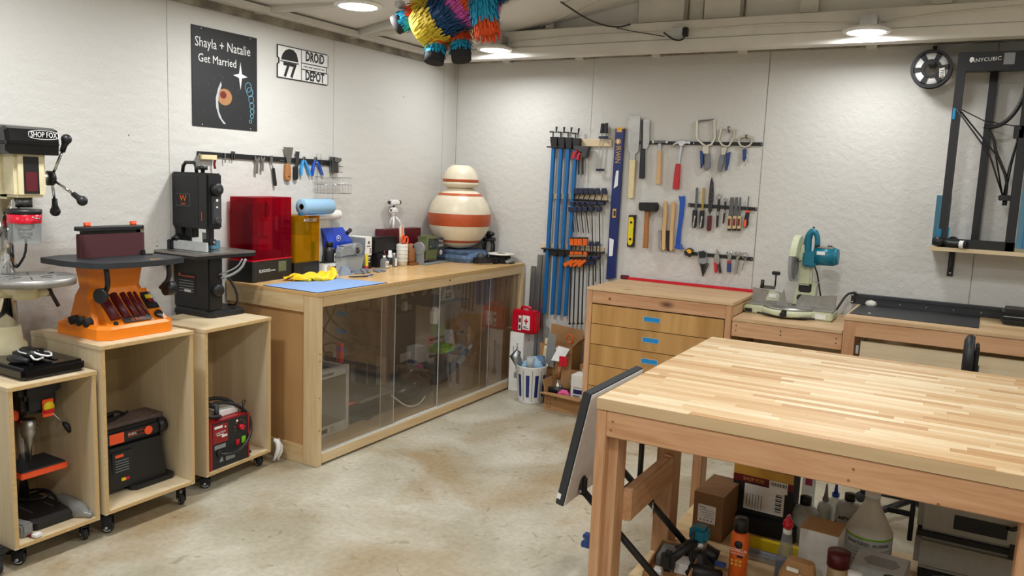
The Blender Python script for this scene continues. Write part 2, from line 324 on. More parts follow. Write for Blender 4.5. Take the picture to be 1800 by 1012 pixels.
# crack in the slab
pts=[(1.72,-2.86),(1.80,-2.93),(1.83,-3.02),(1.92,-3.08),(1.97,-3.17),(2.06,-3.22),(2.1,-3.33),(2.19,-3.38)]
b=B('grime')
for (x0,y0),(x1,y1) in zip(pts,pts[1:]):
    mx_,my_=(x0+x1)/2+rnd.uniform(-.012,.012),(y0+y1)/2+rnd.uniform(-.012,.012)
    for p,q in (((x0,y0),(mx_,my_)),((mx_,my_),(x1,y1))): b.tube([(p[0],p[1],.0003),(q[0],q[1],.0003)],.0014,4)
struct(b.make('trim_3'))
# roof: slopes up from the left wall, purlins under it, painted
th=math.atan2(.62,3.6)
b=B('roof_paint')
b.quad((-.1,YF-.1,2.47),(-.1,.1,2.47),(3.7,.1,3.12),(3.7,YF-.1,3.12)); b.quad((3.7,YF-.1,3.12),(3.7,.1,3.12),(XR+.1,.1,2.6),(XR+.1,YF-.1,2.6))
struct(b.make('ceiling',solid=-.02))
b=B('white_paint_wood')
for y in (-1.25,-2.5,-3.75,-5,-6.25):
    b.tube([(.02,y,2.45),(3.7,y,3.08)],.03,4)
struct(b.make('trim_4'))
# eave angle along the left wall, grimy strip
b=B('grime').box((.001,YF,2.40),(.03,-.35,2.44)); b.m('white_paint_wood').box((.001,YF,2.44),(.10,-.35,2.47)); struct(b.make('trim_5'))
b=B('white_paint_wood')
for y,dx in ((-.75,.5),(-1.55,.55),(-2.7,.6)): b.tube([(.02,y-.5,2.45),(dx,y,2.52+dx*.12)],.03,4)
b.tube([(.03,-.42,2.47),(1.9,-1.5,2.76)],.02,4); b.tube([(.9,-.3,2.62),(2.2,-.9,2.86)],.012,4)
struct(b.make('trim_6'))
# beam along the back wall: two-step painted timber, with the grimy slot over the wall boards behind it
b=B('white_paint_wood').box((0,-.405,2.404),(XR,-.30,2.472),.003); b.box((0,-.395,2.472),(XR,-.31,2.585),.004); b.box((0,-.56,2.375),(XR,.0,2.40)) if 0 else None
b.box((0,-.31,2.53),(XR,.0,2.55))
struct(b.make('trim_7'))
b=B('grime').box((0,-.04,2.44),(XR,.0,2.50))
b.m('white_paint_wood')
for x in (.45,1.05,1.62,2.2,2.96,3.9): b.box((x,-.05,2.43),(x+.06,-.0,2.49))
struct(b.make('trim_8'))
# corrugated sheet and framing above the beam
b=B('roof_paint').box((0,-.28,2.585),(XR,.1,3.3)); struct(b.make('wall_upper'))
b=B('white_paint_wood')
for x,w_ in ((.95,.06),(1.62,.30),(2.05,.22),(2.62,.10),(3.3,.1),(3.9,.1),(4.5,.1)): b.box((x,-.33,2.60),(x+w_,-.28,3.3))
b.m('grime')
for x in (1.60,1.93,2.03,2.28): b.box((x,-.286,2.60),(x+.012,-.28,3.3))
b.m('white_paint_wood').tube([(.5,-.35,2.62),(1.75,-.9,2.76)],.03,4)
struct(b.make('trim_9'))
# ---------------------------------------------------------------- ceiling lights
def light(name,loc,label):
    t=thing(name,label,'ceiling light',loc,group='round ceiling lights')
    B('white').lathe([(.0,.03),(.085,.03),(.125,.012),(.118,.0),(.098,.0)],32).make('trim_ring',t)
    B('led').lathe([(.0,-.004),(.085,-.003),(.1,.003)],32).make('diffuser',t)
    B('steel').box((-.045,.02 if loc[1]>-1 else -.045,.03),(.045,.125 if loc[1]>-1 else .045,.10),.004).make('junction_box',t)
    ld=bpy.data.lights.new('lamp','AREA'); ld.shape='DISK'; ld.size=.20; ld.energy=LAMPW*(.4 if loc[1]>-1 else 1); ld.color=(.965,.985,1.0); lo=bpy.data.objects.new('lamp',ld); COL.objects.link(lo); lo.parent=t; lo.location=(0,0,-.008)
    return t
light('ceiling_light',(.655,-.505,2.442),'round white light on the back beam, left of the plug')
light('ceiling_light',(3.012,-.505,2.438),'round white light on the back beam above the miter saw')
light('ceiling_light',(.80,-2.08,2.41),'round white light near the left wall, cut by the top edge')
for i,(x,y,n) in enumerate(((.85,-3.75,'round light over the drill press'),(.85,-5.9,'round light far behind on the left'),(3.1,-2.35,'round light over the butcher block table'),(3.1,-4.1,'round light over the camera'),(3.1,-6.3,'round light behind the camera'),(5.4,-.55,'round light on the back beam at far right'),(5.4,-2.6,'round light to the right of the table'),(5.4,-4.8,'round light at the right rear'))):
    light('ceiling_light',(x,y,2.46+ (0.12 if x>2 and y<-1 else 0)),n)
# white wrap of cable beside the left light
b=B('white')
p0=Vector((.95,-1.95,2.44)); p1=Vector((.60,-.60,2.47))
pts=[p0.lerp(p1,i/30)+Vector((0,0,.006*math.sin(i*2.2))) for i in range(31)]
b.tube(pts,[.018+.008*math.sin(i*1.9) if i<20 else .006 for i in range(31)],8)
tag(b.make('cable_wrap'),'crinkled white wrapped cable running from the left light to the beam','cable')
# wiring along the beam
b=B('offwhite'); b.tube([(.72,-.40,2.51),(1.3,-.40,2.53),(2.0,-.40,2.52),(2.5,-.40,2.535),(2.96,-.40,2.51)],.004,6,smoothpath=2); b.tube([(3.07,-.40,2.51),(3.5,-.40,2.55),(4.6,-.40,2.56)],.004,6,smoothpath=2)
tag(b.make('beam_cable'),'thin white cable stapled along the face of the back beam','cable')
t=thing('outlet_box','metal outlet box with a black plug on the back beam','outlet',(1.93,-.405,2.505))
B('lgrey').box((-.05,-.045,-.025),(.03,0,.03),.003).make('box',t)
b=B('black').box((.035,-.05,-.025),(.06,-.01,.03),.004); b.tube([(.05,-.05,.0),(.06,-.07,-.03),(.03,-.06,-.055),(-.03,-.05,-.04),(-.09,-.04,.005)],.005,6,smoothpath=2); b.make('plug',t)
b=B('dgrey'); b.tube([(1.1,-.95,2.80),(1.25,-.70,2.68),(1.38,-.52,2.585),(1.51,-.41,2.56),(1.6,-.405,2.58)],.0055,6,smoothpath=2); b.tube([(1.51,-.41,2.56),(1.66,-.42,2.525),(1.84,-.42,2.49)],.003,6)
tag(b.make('hanging_cable'),'dark cable drooping from the roof to the outlet on the beam','cable')
# ================================================================ long cabinet along the left wall
T=.945; FX=.70; CY0,CY1=-2.25,-.03
t=thing('display_cabinet','long wooden workbench cabinet with sliding clear panels along left wall','cabinet',(0,0,0))
B('benchtop').box((.005,CY0,T-.02),(FX,CY1,T),.002).make('worktop',t)
b=B('plyedge').box((FX,CY0,T-.02),(FX+.002,CY1,T-.001)); b.make('edge_strip',t)
B('palepine_y').box((FX-.035,CY0+.04,T-.075),(FX,CY1-.04,T-.02),.002).make('top_rail',t)
B('palepine_x').box((.01,CY0,T-.11),(FX-.10,CY0+.035,T-.02),.002).make('end_rail',t)
B('palepine_z').box((FX-.10,CY0,0),(FX,CY0+.04,T-.02),.003).make('post',t)
B('palepine_z').box((FX-.09,CY1-.04,0),(FX,CY1,T-.02),.003).make('post',t)
B('endpanel').box((.01,CY0+.02,.02),(FX-.10,CY0+.032,T-.11)).make('end_panel',t)
B('palepine_x').box((.01,CY0,.0),(FX-.10,CY0+.035,.10),.002).make('end_rail',t)
B('palepine_y').box((FX-.04,CY0+.04,.012),(FX,CY1-.04,.065),.002).make('bottom_rail',t)
B('hardboard').box((.01,CY0+.04,.06),(FX-.04,CY1-.04,.075)).make('inner_floor',t)
B('offwhite').box((FX-.034,CY0+.04,.065),(FX-.008,CY1-.04,.072)).box((FX-.006,CY0+.04,.065),(FX-.002,CY1-.04,.069)).make('track',t)
B('plyface_y').box((.01,CY1-.03,.06),(FX-.09,CY1-.02,T-.02)).make('end_panel',t)
for y0,y1,x in ((-2.205,-1.58,FX-.012),(-1.69,-1.10,FX-.024),(-1.12,-.50,FX-.012),(-.58,-.075,FX-.024)):
    p=B('acrylic').box((x-.003,y0,.075),(x,y1,T-.076)).make('sliding_panel',t); p['label']='clear acrylic sliding panel'; B('lgrey').box((x-.003,y1,.075),(x,y1+.003,T-.076)).make('panel_edge',p); B('lgrey').box((x-.003,y0-.003,.075),(x,y0,T-.076)).make('panel_edge',p)
for y,z in ((CY0+.02,.62),(CY0+.02,.38),(CY0+.02,.2),(CY0+.02,.58)): B('brown').cyl((FX,y,z),(FX+.001,y,z),.004).make('knot',t)
B('label_black').cyl((FX,-1.03,T-.04),(FX+.001,-1.03,T-.04),.006).make('screw_hole',t)
# ================================================================ rolling carts
def cart(loc,rz,w_,d,z0,z1,label):
    """open plywood box on four casters; local x across the open front, y into the wall"""
    t=thing('rolling_cart',label,'cart',loc,rz); k=.018
    B('birch_y').box((-.003,-.003,z1-k),(w_+.003,d,z1),.0015).make('top',t)
    B('birch_z').box((0,0,z0),(k,d,z1-k),.001).make('side_panel',t); B('birch_z').box((w_-k,0,z0),(w_,d,z1-k),.001).make('side_panel',t)
    B('birch_y').box((k,0,z0),(w_-k,d,z0+k),.001).make('bottom',t)
    B('cartback').box((k,d-.012,z0+k),(w_-k,d,z1-k)).make('back_panel',t)
    B('plyedge').box((k,-.0016,z0+.002),(w_-k,-.0002,z0+k-.002)).box((.002,-.0046,z1-k+.002),(w_-.002,-.0032,z1-.002)).box((.002,-.0016,z0+.01),(k-.002,-.0002,z1-k)).box((w_-k+.002,-.0016,z0+.01),(w_-.002,-.0002,z1-k)).make('edge_plies',t)
    for i,(x,y) in enumerate(((.04,.05),(w_-.04,.05),(.04,d-.05),(w_-.04,d-.05))):
        a=(35,-20,60,10)[i]
        c=B('black').box((x-.03,y-.03,z0-.006),(x+.03,y+.03,z0))
        c.cyl((x,y,z0-.02),(x,y,z0-.006),.016)
        c.at((x,y,0),(0,0,a)); h=z0-.02
        c.box((-.016,-.022,.02),(-.012,.022,h),.001).box((.012,-.022,.02),(.016,.022,h),.001).box((-.016,-.022,h-.004),(.016,.022,h)).box((-.012,.02,h-.02),(.012,.045,h-.012),.002)
        r=c.make('caster',t)
        c=B('rubber').at((x,y,0),(0,0,a)); c.lathe([(.0,-.01),(.018,-.01),(.024,-.009),(.025,-.004),(.025,.004),(.024,.009),(.018,.01),(0,.01)],20,(0,0,.0255),'x'); c.m('lgrey'); c.cyl((-.018,0,.0255),(.018,0,.0255),.006,n=10); c.lathe([(.014,-.0105),(.017,-.0112),(.019,-.0105)],20,(0,0,.0255),'x'); c.lathe([(.014,.0105),(.017,.0112),(.019,.0105)],20,(0,0,.0255),'x')
        c.make('wheel',r)
    return t
C1=cart((.555,-3.735,0),90,.349,.45,.085,.73,'lowest plywood cart on casters under the tall drill press')
C2=cart((.572,-3.372,0),90,.45,.50,.10,.832,'middle plywood cart on casters under the orange sander')
C3=cart((.508,-2.805,0),94,.445,.41,.075,.81,'plywood cart on casters under the black band saw, nearest the cabinet')
# ================================================================ back wall benches
t=thing('tool_cabinet','wooden cabinet with five plywood drawers and blue slot pulls','cabinet',(1.50,-.63,0))
W,D,H=.94,.60,.905
for x in (0,W-.038): B('fir_z').box((x,0,0),(x+.038,.04,H-.02),.002).make('post',t); B('fir_z').box((x,D-.04,0),(x+.038,D,H-.02)).make('post',t)
B('pine_x').box((-.003,-.003,H-.018),(W+.003,.24,H),.002).make('top_board',t); B('pine_x').box((-.003,.244,H-.018),(W+.003,D,H),.002).make('top_board',t)
B('label_black').box((0,.24,H-.012),(W,.244,H-.006)).make('track_slot',t)
B('fir_x').box((.038,.002,H-.10),(W-.038,.035,H-.02),.002).make('top_rail',t)
for x0 in (0,W-.02): B('plyface_z').box((x0+.003,.04,.05),(x0+.017,D-.04,H-.02)).make('side_panel',t)
B('pine_y').box((W-.03,.045,H-.085),(W,D,H-.03),.002).make('side_rail',t)
zs=[.800,.672,.538,.402,.262,.115]
for a,b_ in zip(zs,zs[1:]):
    f=B('plyface_z').box((.042,.0,b_+.002),(W-.042,.018,a-.002),.001).make('drawer',t)
    zc=(a+b_)/2+.008; xc=W/2-.02
    q=B('slotblue').box((xc-.052,-.0012,zc-.014),(xc+.052,.0,zc+.014),.0006); q.make('slot_pull',f)
    q=B('lgrey')
    for z in (zc-.016,zc+.014): q.box((xc-.055,-.003,z),(xc+.055,.0,z+.002))
    q.box((xc-.055,-.003,zc-.014),(xc-.052,0,zc+.014)); q.box((xc+.052,-.003,zc-.014),(xc+.055,0,zc+.014)); q.make('pull_frame',f)
B('cardboard_dark').box((.05,.03,.05),(W-.05,D-.05,.1)).make('carcass_floor',t)
o=B('brown').lathe([(0,.0),(.009,0),(.009,.0015),(0,.0015)],16,(.16,.002,H-.06),'y').make('knot',t)
t=thing('saw_stand','low pine bench section between the drawers and the right bench','bench',(2.445,-.63,0)); W,H=.61,.82
B('pine_x').box((0,-.005,H-.02),(W,.61,H),.002).make('top_board',t); B('fir_x').box((0,0,H-.11),(W,.035,H-.02),.002).make('front_rail',t)
for x in (.02,W-.06): B('fir_z').box((x,.5,0),(x+.04,.54,H-.02)).make('leg',t)
B('hardboard').box((.01,.58,.05),(W-.01,.59,H-.02)).make('back_panel',t)
for x,z in ((.015,.775),(.015,.745),(.27,.772),(.27,.75),(.57,.772),(.57,.745)): B('label_black').cyl((x+.01,-.001,z),(x+.01,.001,z),.004,n=10).make('screw_hole',t)
t=thing('right_bench','long pine bench with wide birch drawer fronts at right wall','bench',(3.06,-.655,0)); W,H=1.9,.905
B('pine_x').box((-.004,-.006,H-.02),(W,.25,H),.002).make('top_board',t); B('palepine_x').box((-.004,.254,H-.02),(W,.63,H-.002),.002).make('top_board',t)
B('fir_x').box((.06,0,H-.105),(W,.035,H-.02),.002).make('front_rail',t)
for x in (0,W-.06): B('fir_z').box((x,0,0),(x+.06,.04,H-.02),.002).make('post',t); B('fir_z').box((x,.58,0),(x+.06,.62,H-.02)).make('post',t)
for z1,z0 in ((.775,.60),(.585,.36),(.345,.1)): B('birch_x').box((.09,.03,z0),(W-.08,.048,z1),.001).make('drawer',t)
B('lgrey').box((.068,.04,.70),(.082,.5,.745)).box((.068,.04,.5),(.082,.5,.545)).make('drawer_slide',t)
B('hardboard').box((.01,.60,.05),(W,.61,H-.02)).make('back_panel',t)
# ================================================================ butcher block table
t=thing('butcher_block_table','large butcher block table on pine legs in the foreground','table',(2.595,-2.935,0)); L_,Wd,H=2.2,1.345,.872
B('butcher_block').box((0,0,H-.038),(L_,Wd,H),.0025).make('tabletop',t)
B('edgewood').box((.001,-.0012,H-.0375),(L_-.001,-.0001,H-.001)).box((-.0012,.001,H-.0375),(-.0001,Wd-.001,H-.001)).make('edge_face',t)
B('fir_x').box((.038,.0,H-.038-.089),(L_-.04,.036,H-.040),.003).make('apron',t); B('fir_x').box((.09,Wd-.30,H-.127),(L_-.04,Wd-.264,H-.040),.003).make('apron',t)
B('fir_z').box((0,0,0),(.038,.089,H-.039),.003).make('leg',t); B('fir_z').box((.0,.089,.0),(.034,.12,H-.039)).make('leg',t)
B('fir_z').box((.038,.0365,.0),(.07,.115,H-.127)).make('leg',t)
B('fir_z').box((.03,.56,0),(.10,.66,H-.039),.003).make('leg',t); 
for x,y in ((.02,1.10),(1.215,.0365),(1.18,1.10),(L_-.08,.0365),(L_-.08,1.1)): B('fir_z').box((x,y,0),(x+.045,y+.085,H-.127 if y<.1 else H-.039),.003).make('leg',t)
B('fir_y').box((.062,.115,.42),(.10,.56,.53),.003).make('side_stretcher',t)
B('palepine_x').box((.045,.12,.10),(L_-.1,.52,.14),.002).make('shelf',t); B('palepine_x').box((.045,.67,.10),(L_-.1,1.09,.14),.002).make('shelf',t); B('palepine_x').box((.11,.52,.10),(L_-.1,.67,.14)).make('shelf',t)
for x,z in ((.06,.80),(.055,.77),(.80,.80),(.79,.765),(1.02,.75)): B('brown').cyl((x,-.0008,z),(x,.001,z),.004,n=10).make('knot',t)
# ================================================================ tools on the walls
WALL_TOOLS=[]
WALL_TOOLS=[
('magnetic_tool_bar', 'long black magnetic tool bar holding saws, hammers and clamps', 'tool bar', None, 'B', [('bar', 'black', 0, 12, [(1540, 1871),(2392, 1872),(2393, 1850),(1541, 1849)]),('screw', 'steel', 12, 14, [(1947, 1861),(1946, 1858),(1943, 1857),(1940, 1858),(1938, 1861),(1939, 1864),(1942, 1865),(1945, 1864)]),('screw', 'steel', 12, 14, [(2391, 1862),(2390, 1859),(2387, 1858),(2385, 1859),(2383, 1861),(2384, 1864),(2387, 1865),(2390, 1864)])]),
('magnetic_tool_bar', 'black magnetic tool bar holding files, rasp and chisels', 'tool bar', None, 'B', [('bar', 'black', 0, 12, [(1934, 1461),(2390, 1456),(2391, 1435),(1936, 1437)]),('screw', 'steel', 12, 14, [(1948, 1449),(1947, 1446),(1944, 1445),(1941, 1446),(1940, 1449),(1941, 1452),(1943, 1453),(1947, 1452)]),('screw', 'steel', 12, 14, [(2390, 1447),(2389, 1444),(2386, 1443),(2383, 1444),(2382, 1447),(2383, 1449),(2385, 1451),(2388, 1450)])]),
('magnetic_tool_bar', 'lowest black magnetic tool bar holding wrenches and pliers', 'tool bar', None, 'B', [('bar', 'black', 0, 12, [(1982, 1133),(2390, 1131),(2392, 1108),(1984, 1111)]),('screw', 'steel', 12, 14, [(2389, 1119),(2388, 1116),(2385, 1115),(2382, 1116),(2381, 1119),(2382, 1122),(2384, 1123),(2387, 1122)])]),
('pull_saw', 'wide pull saw with steel blade and long pale wrapped handle', 'saw', None, 'B', [('blade', 'brushed', 14, 16, [(1465, 2040),(1553, 2039),(1556, 1871),(1554, 1802),(1532, 1780),(1531, 1739),(1498, 1738),(1492, 1790),(1478, 1807)]),('handle', 'palewood', 8, 30, [(1499, 1739),(1541, 1740),(1539, 1480),(1535, 1475),(1504, 1474),(1503, 1479)])]),
('pull_saw', 'narrow pull saw with black spine and black handle', 'saw', None, 'B', [('blade', 'brushed', 14, 16, [(1575, 2017),(1622, 2015),(1631, 1858),(1614, 1815),(1586, 1819)]),('spine', 'black', 11, 19, [(1563, 2016),(1576, 2016),(1586, 1809),(1573, 1809)]),('handle', 'black', 8, 30, [(1573, 1819),(1602, 1819),(1612, 1615),(1576, 1614)])]),
('small_hammer', 'small hammer with white-tipped head and pale wooden handle', 'hammer', None, 'B', [('head', 'dsteel', 6, 34, [(1670, 1873),(1752, 1874),(1754, 1857),(1671, 1856)]),('face', 'white', 8, 32, [(1655, 1871),(1669, 1871),(1670, 1856),(1656, 1856)]),('face', 'white', 8, 32, [(1752, 1872),(1762, 1872),(1763, 1858),(1753, 1857)]),('stem', 'brushed', 14, 24, [(1696, 1856),(1720, 1857),(1720, 1806),(1700, 1805)]),('handle', 'beech', 8, 30, [(1700, 1806),(1723, 1807),(1731, 1585),(1724, 1577),(1702, 1580)])]),
('claw_hammer', 'claw hammer with curved steel head and red rubber grip', 'hammer', None, 'B', [('head', 'steel', 8, 34, [(1796, 1836),(1811, 1856),(1834, 1873),(1862, 1880),(1890, 1877),(1899, 1871),(1914, 1876),(1925, 1873),(1926, 1856),(1916, 1853),(1900, 1857),(1885, 1852),(1873, 1836),(1854, 1836),(1842, 1855),(1822, 1850),(1800, 1832)]),('shaft', 'steel', 14, 28, [(1854, 1840),(1871, 1841),(1861, 1719),(1843, 1719)]),('grip', 'red', 8, 34, [(1834, 1722),(1862, 1722),(1863, 1665),(1865, 1552),(1823, 1552),(1828, 1657)])]),
('locking_c_clamp', 'largest locking clamp with tall square steel jaws and blue grips', 'clamp', None, 'B', [('frame', 'nickel', 10, 22, [(1947, 2010),(1956, 1890),(2001, 1851),(2030, 1835),(2071, 1848),(2092, 1893),(2079, 2018),(2064, 2018),(2077, 1894),(2060, 1859),(2030, 1849),(2010, 1862),(1970, 1894),(1963, 2009)]),('screw_rod', 'dsteel', 12, 20, [(1967, 2000),(2075, 2015),(2073, 2021),(1965, 2010)]),('jaw', 'nickel', 8, 26, [(2008, 1843),(2052, 1843),(2052, 1791),(2018, 1790),(2004, 1816)]),('grip', 'navy', 4, 26, [(1991, 1813),(2015, 1803),(2021, 1730),(2005, 1695)]),('grip', 'greygrip', 8, 34, [(2034, 1789),(2058, 1797),(2066, 1757),(2068, 1704),(2049, 1684),(2034, 1690),(2031, 1757)])]),
('locking_c_clamp', 'middle locking clamp with pointed steel jaws and blue grips', 'clamp', None, 'B', [('frame', 'nickel', 10, 22, [(2124, 1963),(2117, 1951),(2105, 1884),(2130, 1850),(2154, 1838),(2186, 1841),(2217, 1896),(2219, 1950),(2174, 1966),(2171, 1953),(2208, 1944),(2204, 1900),(2177, 1850),(2156, 1850),(2139, 1859),(2118, 1884),(2130, 1948),(2135, 1956)]),('screw_rod', 'dsteel', 12, 20, [(2162, 1972),(2171, 1930),(2178, 1931),(2177, 1973)]),('jaw', 'nickel', 8, 26, [(2133, 1838),(2175, 1839),(2164, 1786),(2134, 1786)]),('grip', 'greygrip', 8, 34, [(2130, 1789),(2157, 1789),(2157, 1733),(2141, 1677),(2123, 1685),(2121, 1713)]),('grip', 'navy', 4, 26, [(2171, 1800),(2194, 1807),(2188, 1734),(2178, 1687),(2169, 1691)])]),
('locking_c_clamp', 'smallest locking clamp with round steel jaws at bar end', 'clamp', None, 'B', [('frame', 'nickel', 10, 22, [(2280, 1915),(2245, 1910),(2235, 1872),(2253, 1845),(2287, 1834),(2319, 1846),(2336, 1872),(2329, 1907),(2296, 1918),(2293, 1906),(2319, 1898),(2323, 1875),(2311, 1856),(2286, 1847),(2260, 1855),(2248, 1873),(2254, 1900),(2283, 1902)]),('screw_rod', 'dsteel', 12, 20, [(2281, 1919),(2287, 1892),(2295, 1893),(2294, 1920)]),('grip', 'navy', 6, 28, [(2275, 1827),(2295, 1828),(2297, 1776),(2289, 1750),(2279, 1759)]),('release_lever', 'steel', 10, 16, [(2297, 1835),(2300, 1777),(2310, 1738),(2314, 1738),(2304, 1777),(2301, 1835)])]),
('file', 'flat steel file with black handle at bar start', 'file', None, 'B', [('blade', 'dsteel', 14, 20, [(1982, 1567),(1997, 1567),(1998, 1416),(1982, 1416)]),('handle', 'black', 8, 30, [(1972, 1417),(2001, 1417),(2002, 1307),(1993, 1298),(1979, 1300),(1973, 1312)]),('lettering', 'white', 30, 31, [(1981, 1401),(1993, 1401),(1994, 1313),(1981, 1312)])]),
('file', 'brass-coloured file with black handle', 'file', None, 'B', [('blade', 'brass', 14, 20, [(2026, 1568),(2040, 1569),(2043, 1418),(2030, 1418)]),('handle', 'black', 8, 30, [(2021, 1416),(2050, 1417),(2051, 1307),(2043, 1298),(2028, 1300),(2022, 1311)]),('lettering', 'white', 30, 31, [(2029, 1401),(2042, 1402),(2042, 1314),(2030, 1313)])]),
('wood_rasp', 'dark perforated rasp with pointed tip and maroon handle', 'rasp', None, 'B', [('blade', 'rasp', 14, 22, [(2084, 1641),(2098, 1601),(2106, 1515),(2101, 1421),(2088, 1394),(2075, 1419),(2073, 1513),(2075, 1607)]),('ferrule', 'steel', 9, 27, [(2081, 1396),(2094, 1397),(2095, 1384),(2082, 1383)]),('handle', 'maroon', 6, 32, [(2077, 1385),(2101, 1386),(2103, 1340),(2103, 1293),(2095, 1282),(2081, 1285),(2077, 1297),(2078, 1339)])]),
('combination_wrench', 'larger black wrench with chrome ring end', 'wrench', None, 'B', [('ring', 'steel', 12, 20, [(2161, 1515),(2160, 1507),(2155, 1501),(2148, 1497),(2140, 1496),(2132, 1499),(2126, 1506),(2124, 1514),(2125, 1522),(2130, 1529),(2137, 1533),(2145, 1533),(2153, 1530),(2159, 1523),(2161, 1515),(2155, 1515),(2153, 1520),(2149, 1524),(2144, 1526),(2139, 1526),(2134, 1524),(2131, 1519),(2130, 1514),(2132, 1509),(2136, 1505),(2141, 1503),(2146, 1503),(2151, 1506),(2154, 1510),(2155, 1515)]),('shank', 'black', 12, 19, [(2135, 1498),(2150, 1498),(2150, 1410),(2149, 1316),(2136, 1305),(2133, 1389)]),('band', 'steel', 19, 20, [(2136, 1416),(2148, 1417),(2149, 1390),(2136, 1389)])]),
('combination_wrench', 'smaller black wrench with chrome ring end', 'wrench', None, 'B', [('ring', 'steel', 12, 20, [(2199, 1497),(2198, 1491),(2195, 1487),(2190, 1484),(2184, 1484),(2178, 1486),(2174, 1490),(2172, 1496),(2173, 1502),(2177, 1507),(2182, 1509),(2188, 1510),(2193, 1507),(2197, 1503),(2199, 1497),(2194, 1497),(2193, 1500),(2190, 1503),(2187, 1504),(2183, 1504),(2180, 1503),(2178, 1500),(2178, 1496),(2179, 1493),(2181, 1490),(2184, 1489),(2188, 1489),(2191, 1491),(2193, 1494),(2194, 1497)]),('shank', 'black', 12, 19, [(2180, 1484),(2192, 1484),(2191, 1412),(2188, 1342),(2177, 1339),(2179, 1418)]),('band', 'steel', 19, 20, [(2178, 1428),(2189, 1429),(2189, 1409),(2178, 1408)])]),
('wood_chisel', 'widest wood chisel, left of the three tan-handled chisels', 'chisel', None, 'B', [('blade', 'dsteel', 14, 18, [(2216, 1513),(2240, 1514),(2244, 1392),(2213, 1390)]),('handle', 'tan', 6, 30, [(2214, 1391),(2235, 1390),(2237, 1307),(2215, 1306)]),('label_band', 'darkred', 30, 31, [(2217, 1374),(2231, 1375),(2232, 1328),(2217, 1327)]),('end_cap', 'black', 7, 29, [(2215, 1306),(2237, 1307),(2237, 1297),(2215, 1295)])]),
('wood_chisel', 'middle wood chisel of the three tan-handled chisels', 'chisel', None, 'B', [('blade', 'dsteel', 14, 18, [(2248, 1515),(2267, 1516),(2272, 1394),(2247, 1392)]),('handle', 'tan', 6, 30, [(2247, 1392),(2268, 1392),(2270, 1310),(2248, 1308)]),('label_band', 'darkred', 30, 31, [(2250, 1376),(2264, 1377),(2265, 1331),(2250, 1330)]),('end_cap', 'black', 7, 29, [(2248, 1308),(2270, 1309),(2270, 1299),(2248, 1297)])]),
('wood_chisel', 'narrowest wood chisel, beside the orange screwdriver', 'chisel', None, 'B', [('blade', 'dsteel', 14, 18, [(2277, 1516),(2288, 1517),(2292, 1395),(2276, 1394)]),('handle', 'tan', 6, 30, [(2277, 1394),(2298, 1394),(2300, 1312),(2278, 1310)]),('label_band', 'darkred', 30, 31, [(2280, 1378),(2294, 1379),(2294, 1332),(2280, 1331)]),('end_cap', 'black', 7, 29, [(2278, 1310),(2299, 1311),(2300, 1301),(2278, 1299)])]),
('screwdriver', 'screwdriver with orange and black handle', 'screwdriver', None, 'B', [('shaft', 'dsteel', 14, 22, [(2332, 1526),(2332, 1427),(2338, 1427),(2338, 1525)]),('handle', 'black', 5, 33, [(2329, 1430),(2348, 1430),(2345, 1382),(2347, 1342),(2336, 1321),(2321, 1324),(2316, 1344),(2322, 1387)]),('grip_insert', 'hotorange', 33, 36, [(2324, 1374),(2337, 1374),(2337, 1329),(2325, 1325),(2319, 1341)]),('collar', 'hotorange', 4, 34, [(2326, 1431),(2348, 1433),(2349, 1421),(2327, 1420)])]),
('torpedo_level', 'short yellow and black torpedo level', 'level', None, 'B', [('body', 'black', 0, 26, [(1515, 1357),(1564, 1360),(1564, 1136),(1515, 1134)]),('frame', 'yellow', 26, 28, [(1520, 1343),(1546, 1346),(1557, 1327),(1557, 1164),(1544, 1147),(1529, 1147),(1520, 1168),(1518, 1318)]),('bubble_vial', 'glassgreen', 26, 32, [(1557, 1230),(1551, 1230),(1545, 1232),(1541, 1236),(1538, 1241),(1536, 1247),(1537, 1252),(1539, 1258),(1543, 1262),(1549, 1265),(1555, 1266),(1555, 1256),(1553, 1256),(1550, 1254),(1548, 1252),(1547, 1250),(1547, 1247),(1547, 1245),(1549, 1242),(1551, 1241),(1554, 1240),(1556, 1239)]),('bubble_vial', 'black', 28, 30, [(1547, 1307),(1547, 1304),(1545, 1301),(1542, 1299),(1539, 1298),(1536, 1298),(1532, 1300),(1530, 1303),(1529, 1306),(1530, 1309),(1532, 1312),(1534, 1314),(1538, 1315),(1541, 1314),(1544, 1313),(1547, 1310)]),('bubble_vial', 'black', 28, 30, [(1547, 1190),(1547, 1186),(1545, 1183),(1542, 1181),(1539, 1180),(1535, 1181),(1532, 1182),(1530, 1185),(1529, 1188),(1530, 1192),(1532, 1195),(1534, 1197),(1538, 1198),(1541, 1197),(1544, 1195),(1547, 1193)]),('lettering', 'black', 28, 29, [(1524, 1268),(1529, 1269),(1530, 1226),(1525, 1226)])]),
('rubber_mallet', 'black rubber mallet with wooden handle', 'mallet', None, 'B', [('head', 'rubber', 0, 85, [(1609, 1450),(1716, 1454),(1725, 1435),(1725, 1408),(1717, 1392),(1687, 1396),(1655, 1395),(1627, 1392),(1610, 1398),(1606, 1429)]),('handle', 'mwood', 28, 58, [(1643, 1393),(1674, 1393),(1671, 1335),(1676, 1202),(1675, 1136),(1644, 1135),(1646, 1200),(1643, 1326)])]),
('wire_brush', 'wire brush with pale bristles and wooden handle', 'brush', None, 'B', [('handle', 'beech', 10, 30, [(1765, 1466),(1775, 1469),(1786, 1464),(1792, 1390),(1792, 1286),(1798, 1140),(1786, 1124),(1774, 1135),(1766, 1264),(1766, 1389)]),('bristles', 'bristle', 12, 28, [(1741, 1265),(1761, 1264),(1772, 1131),(1754, 1128)])]),
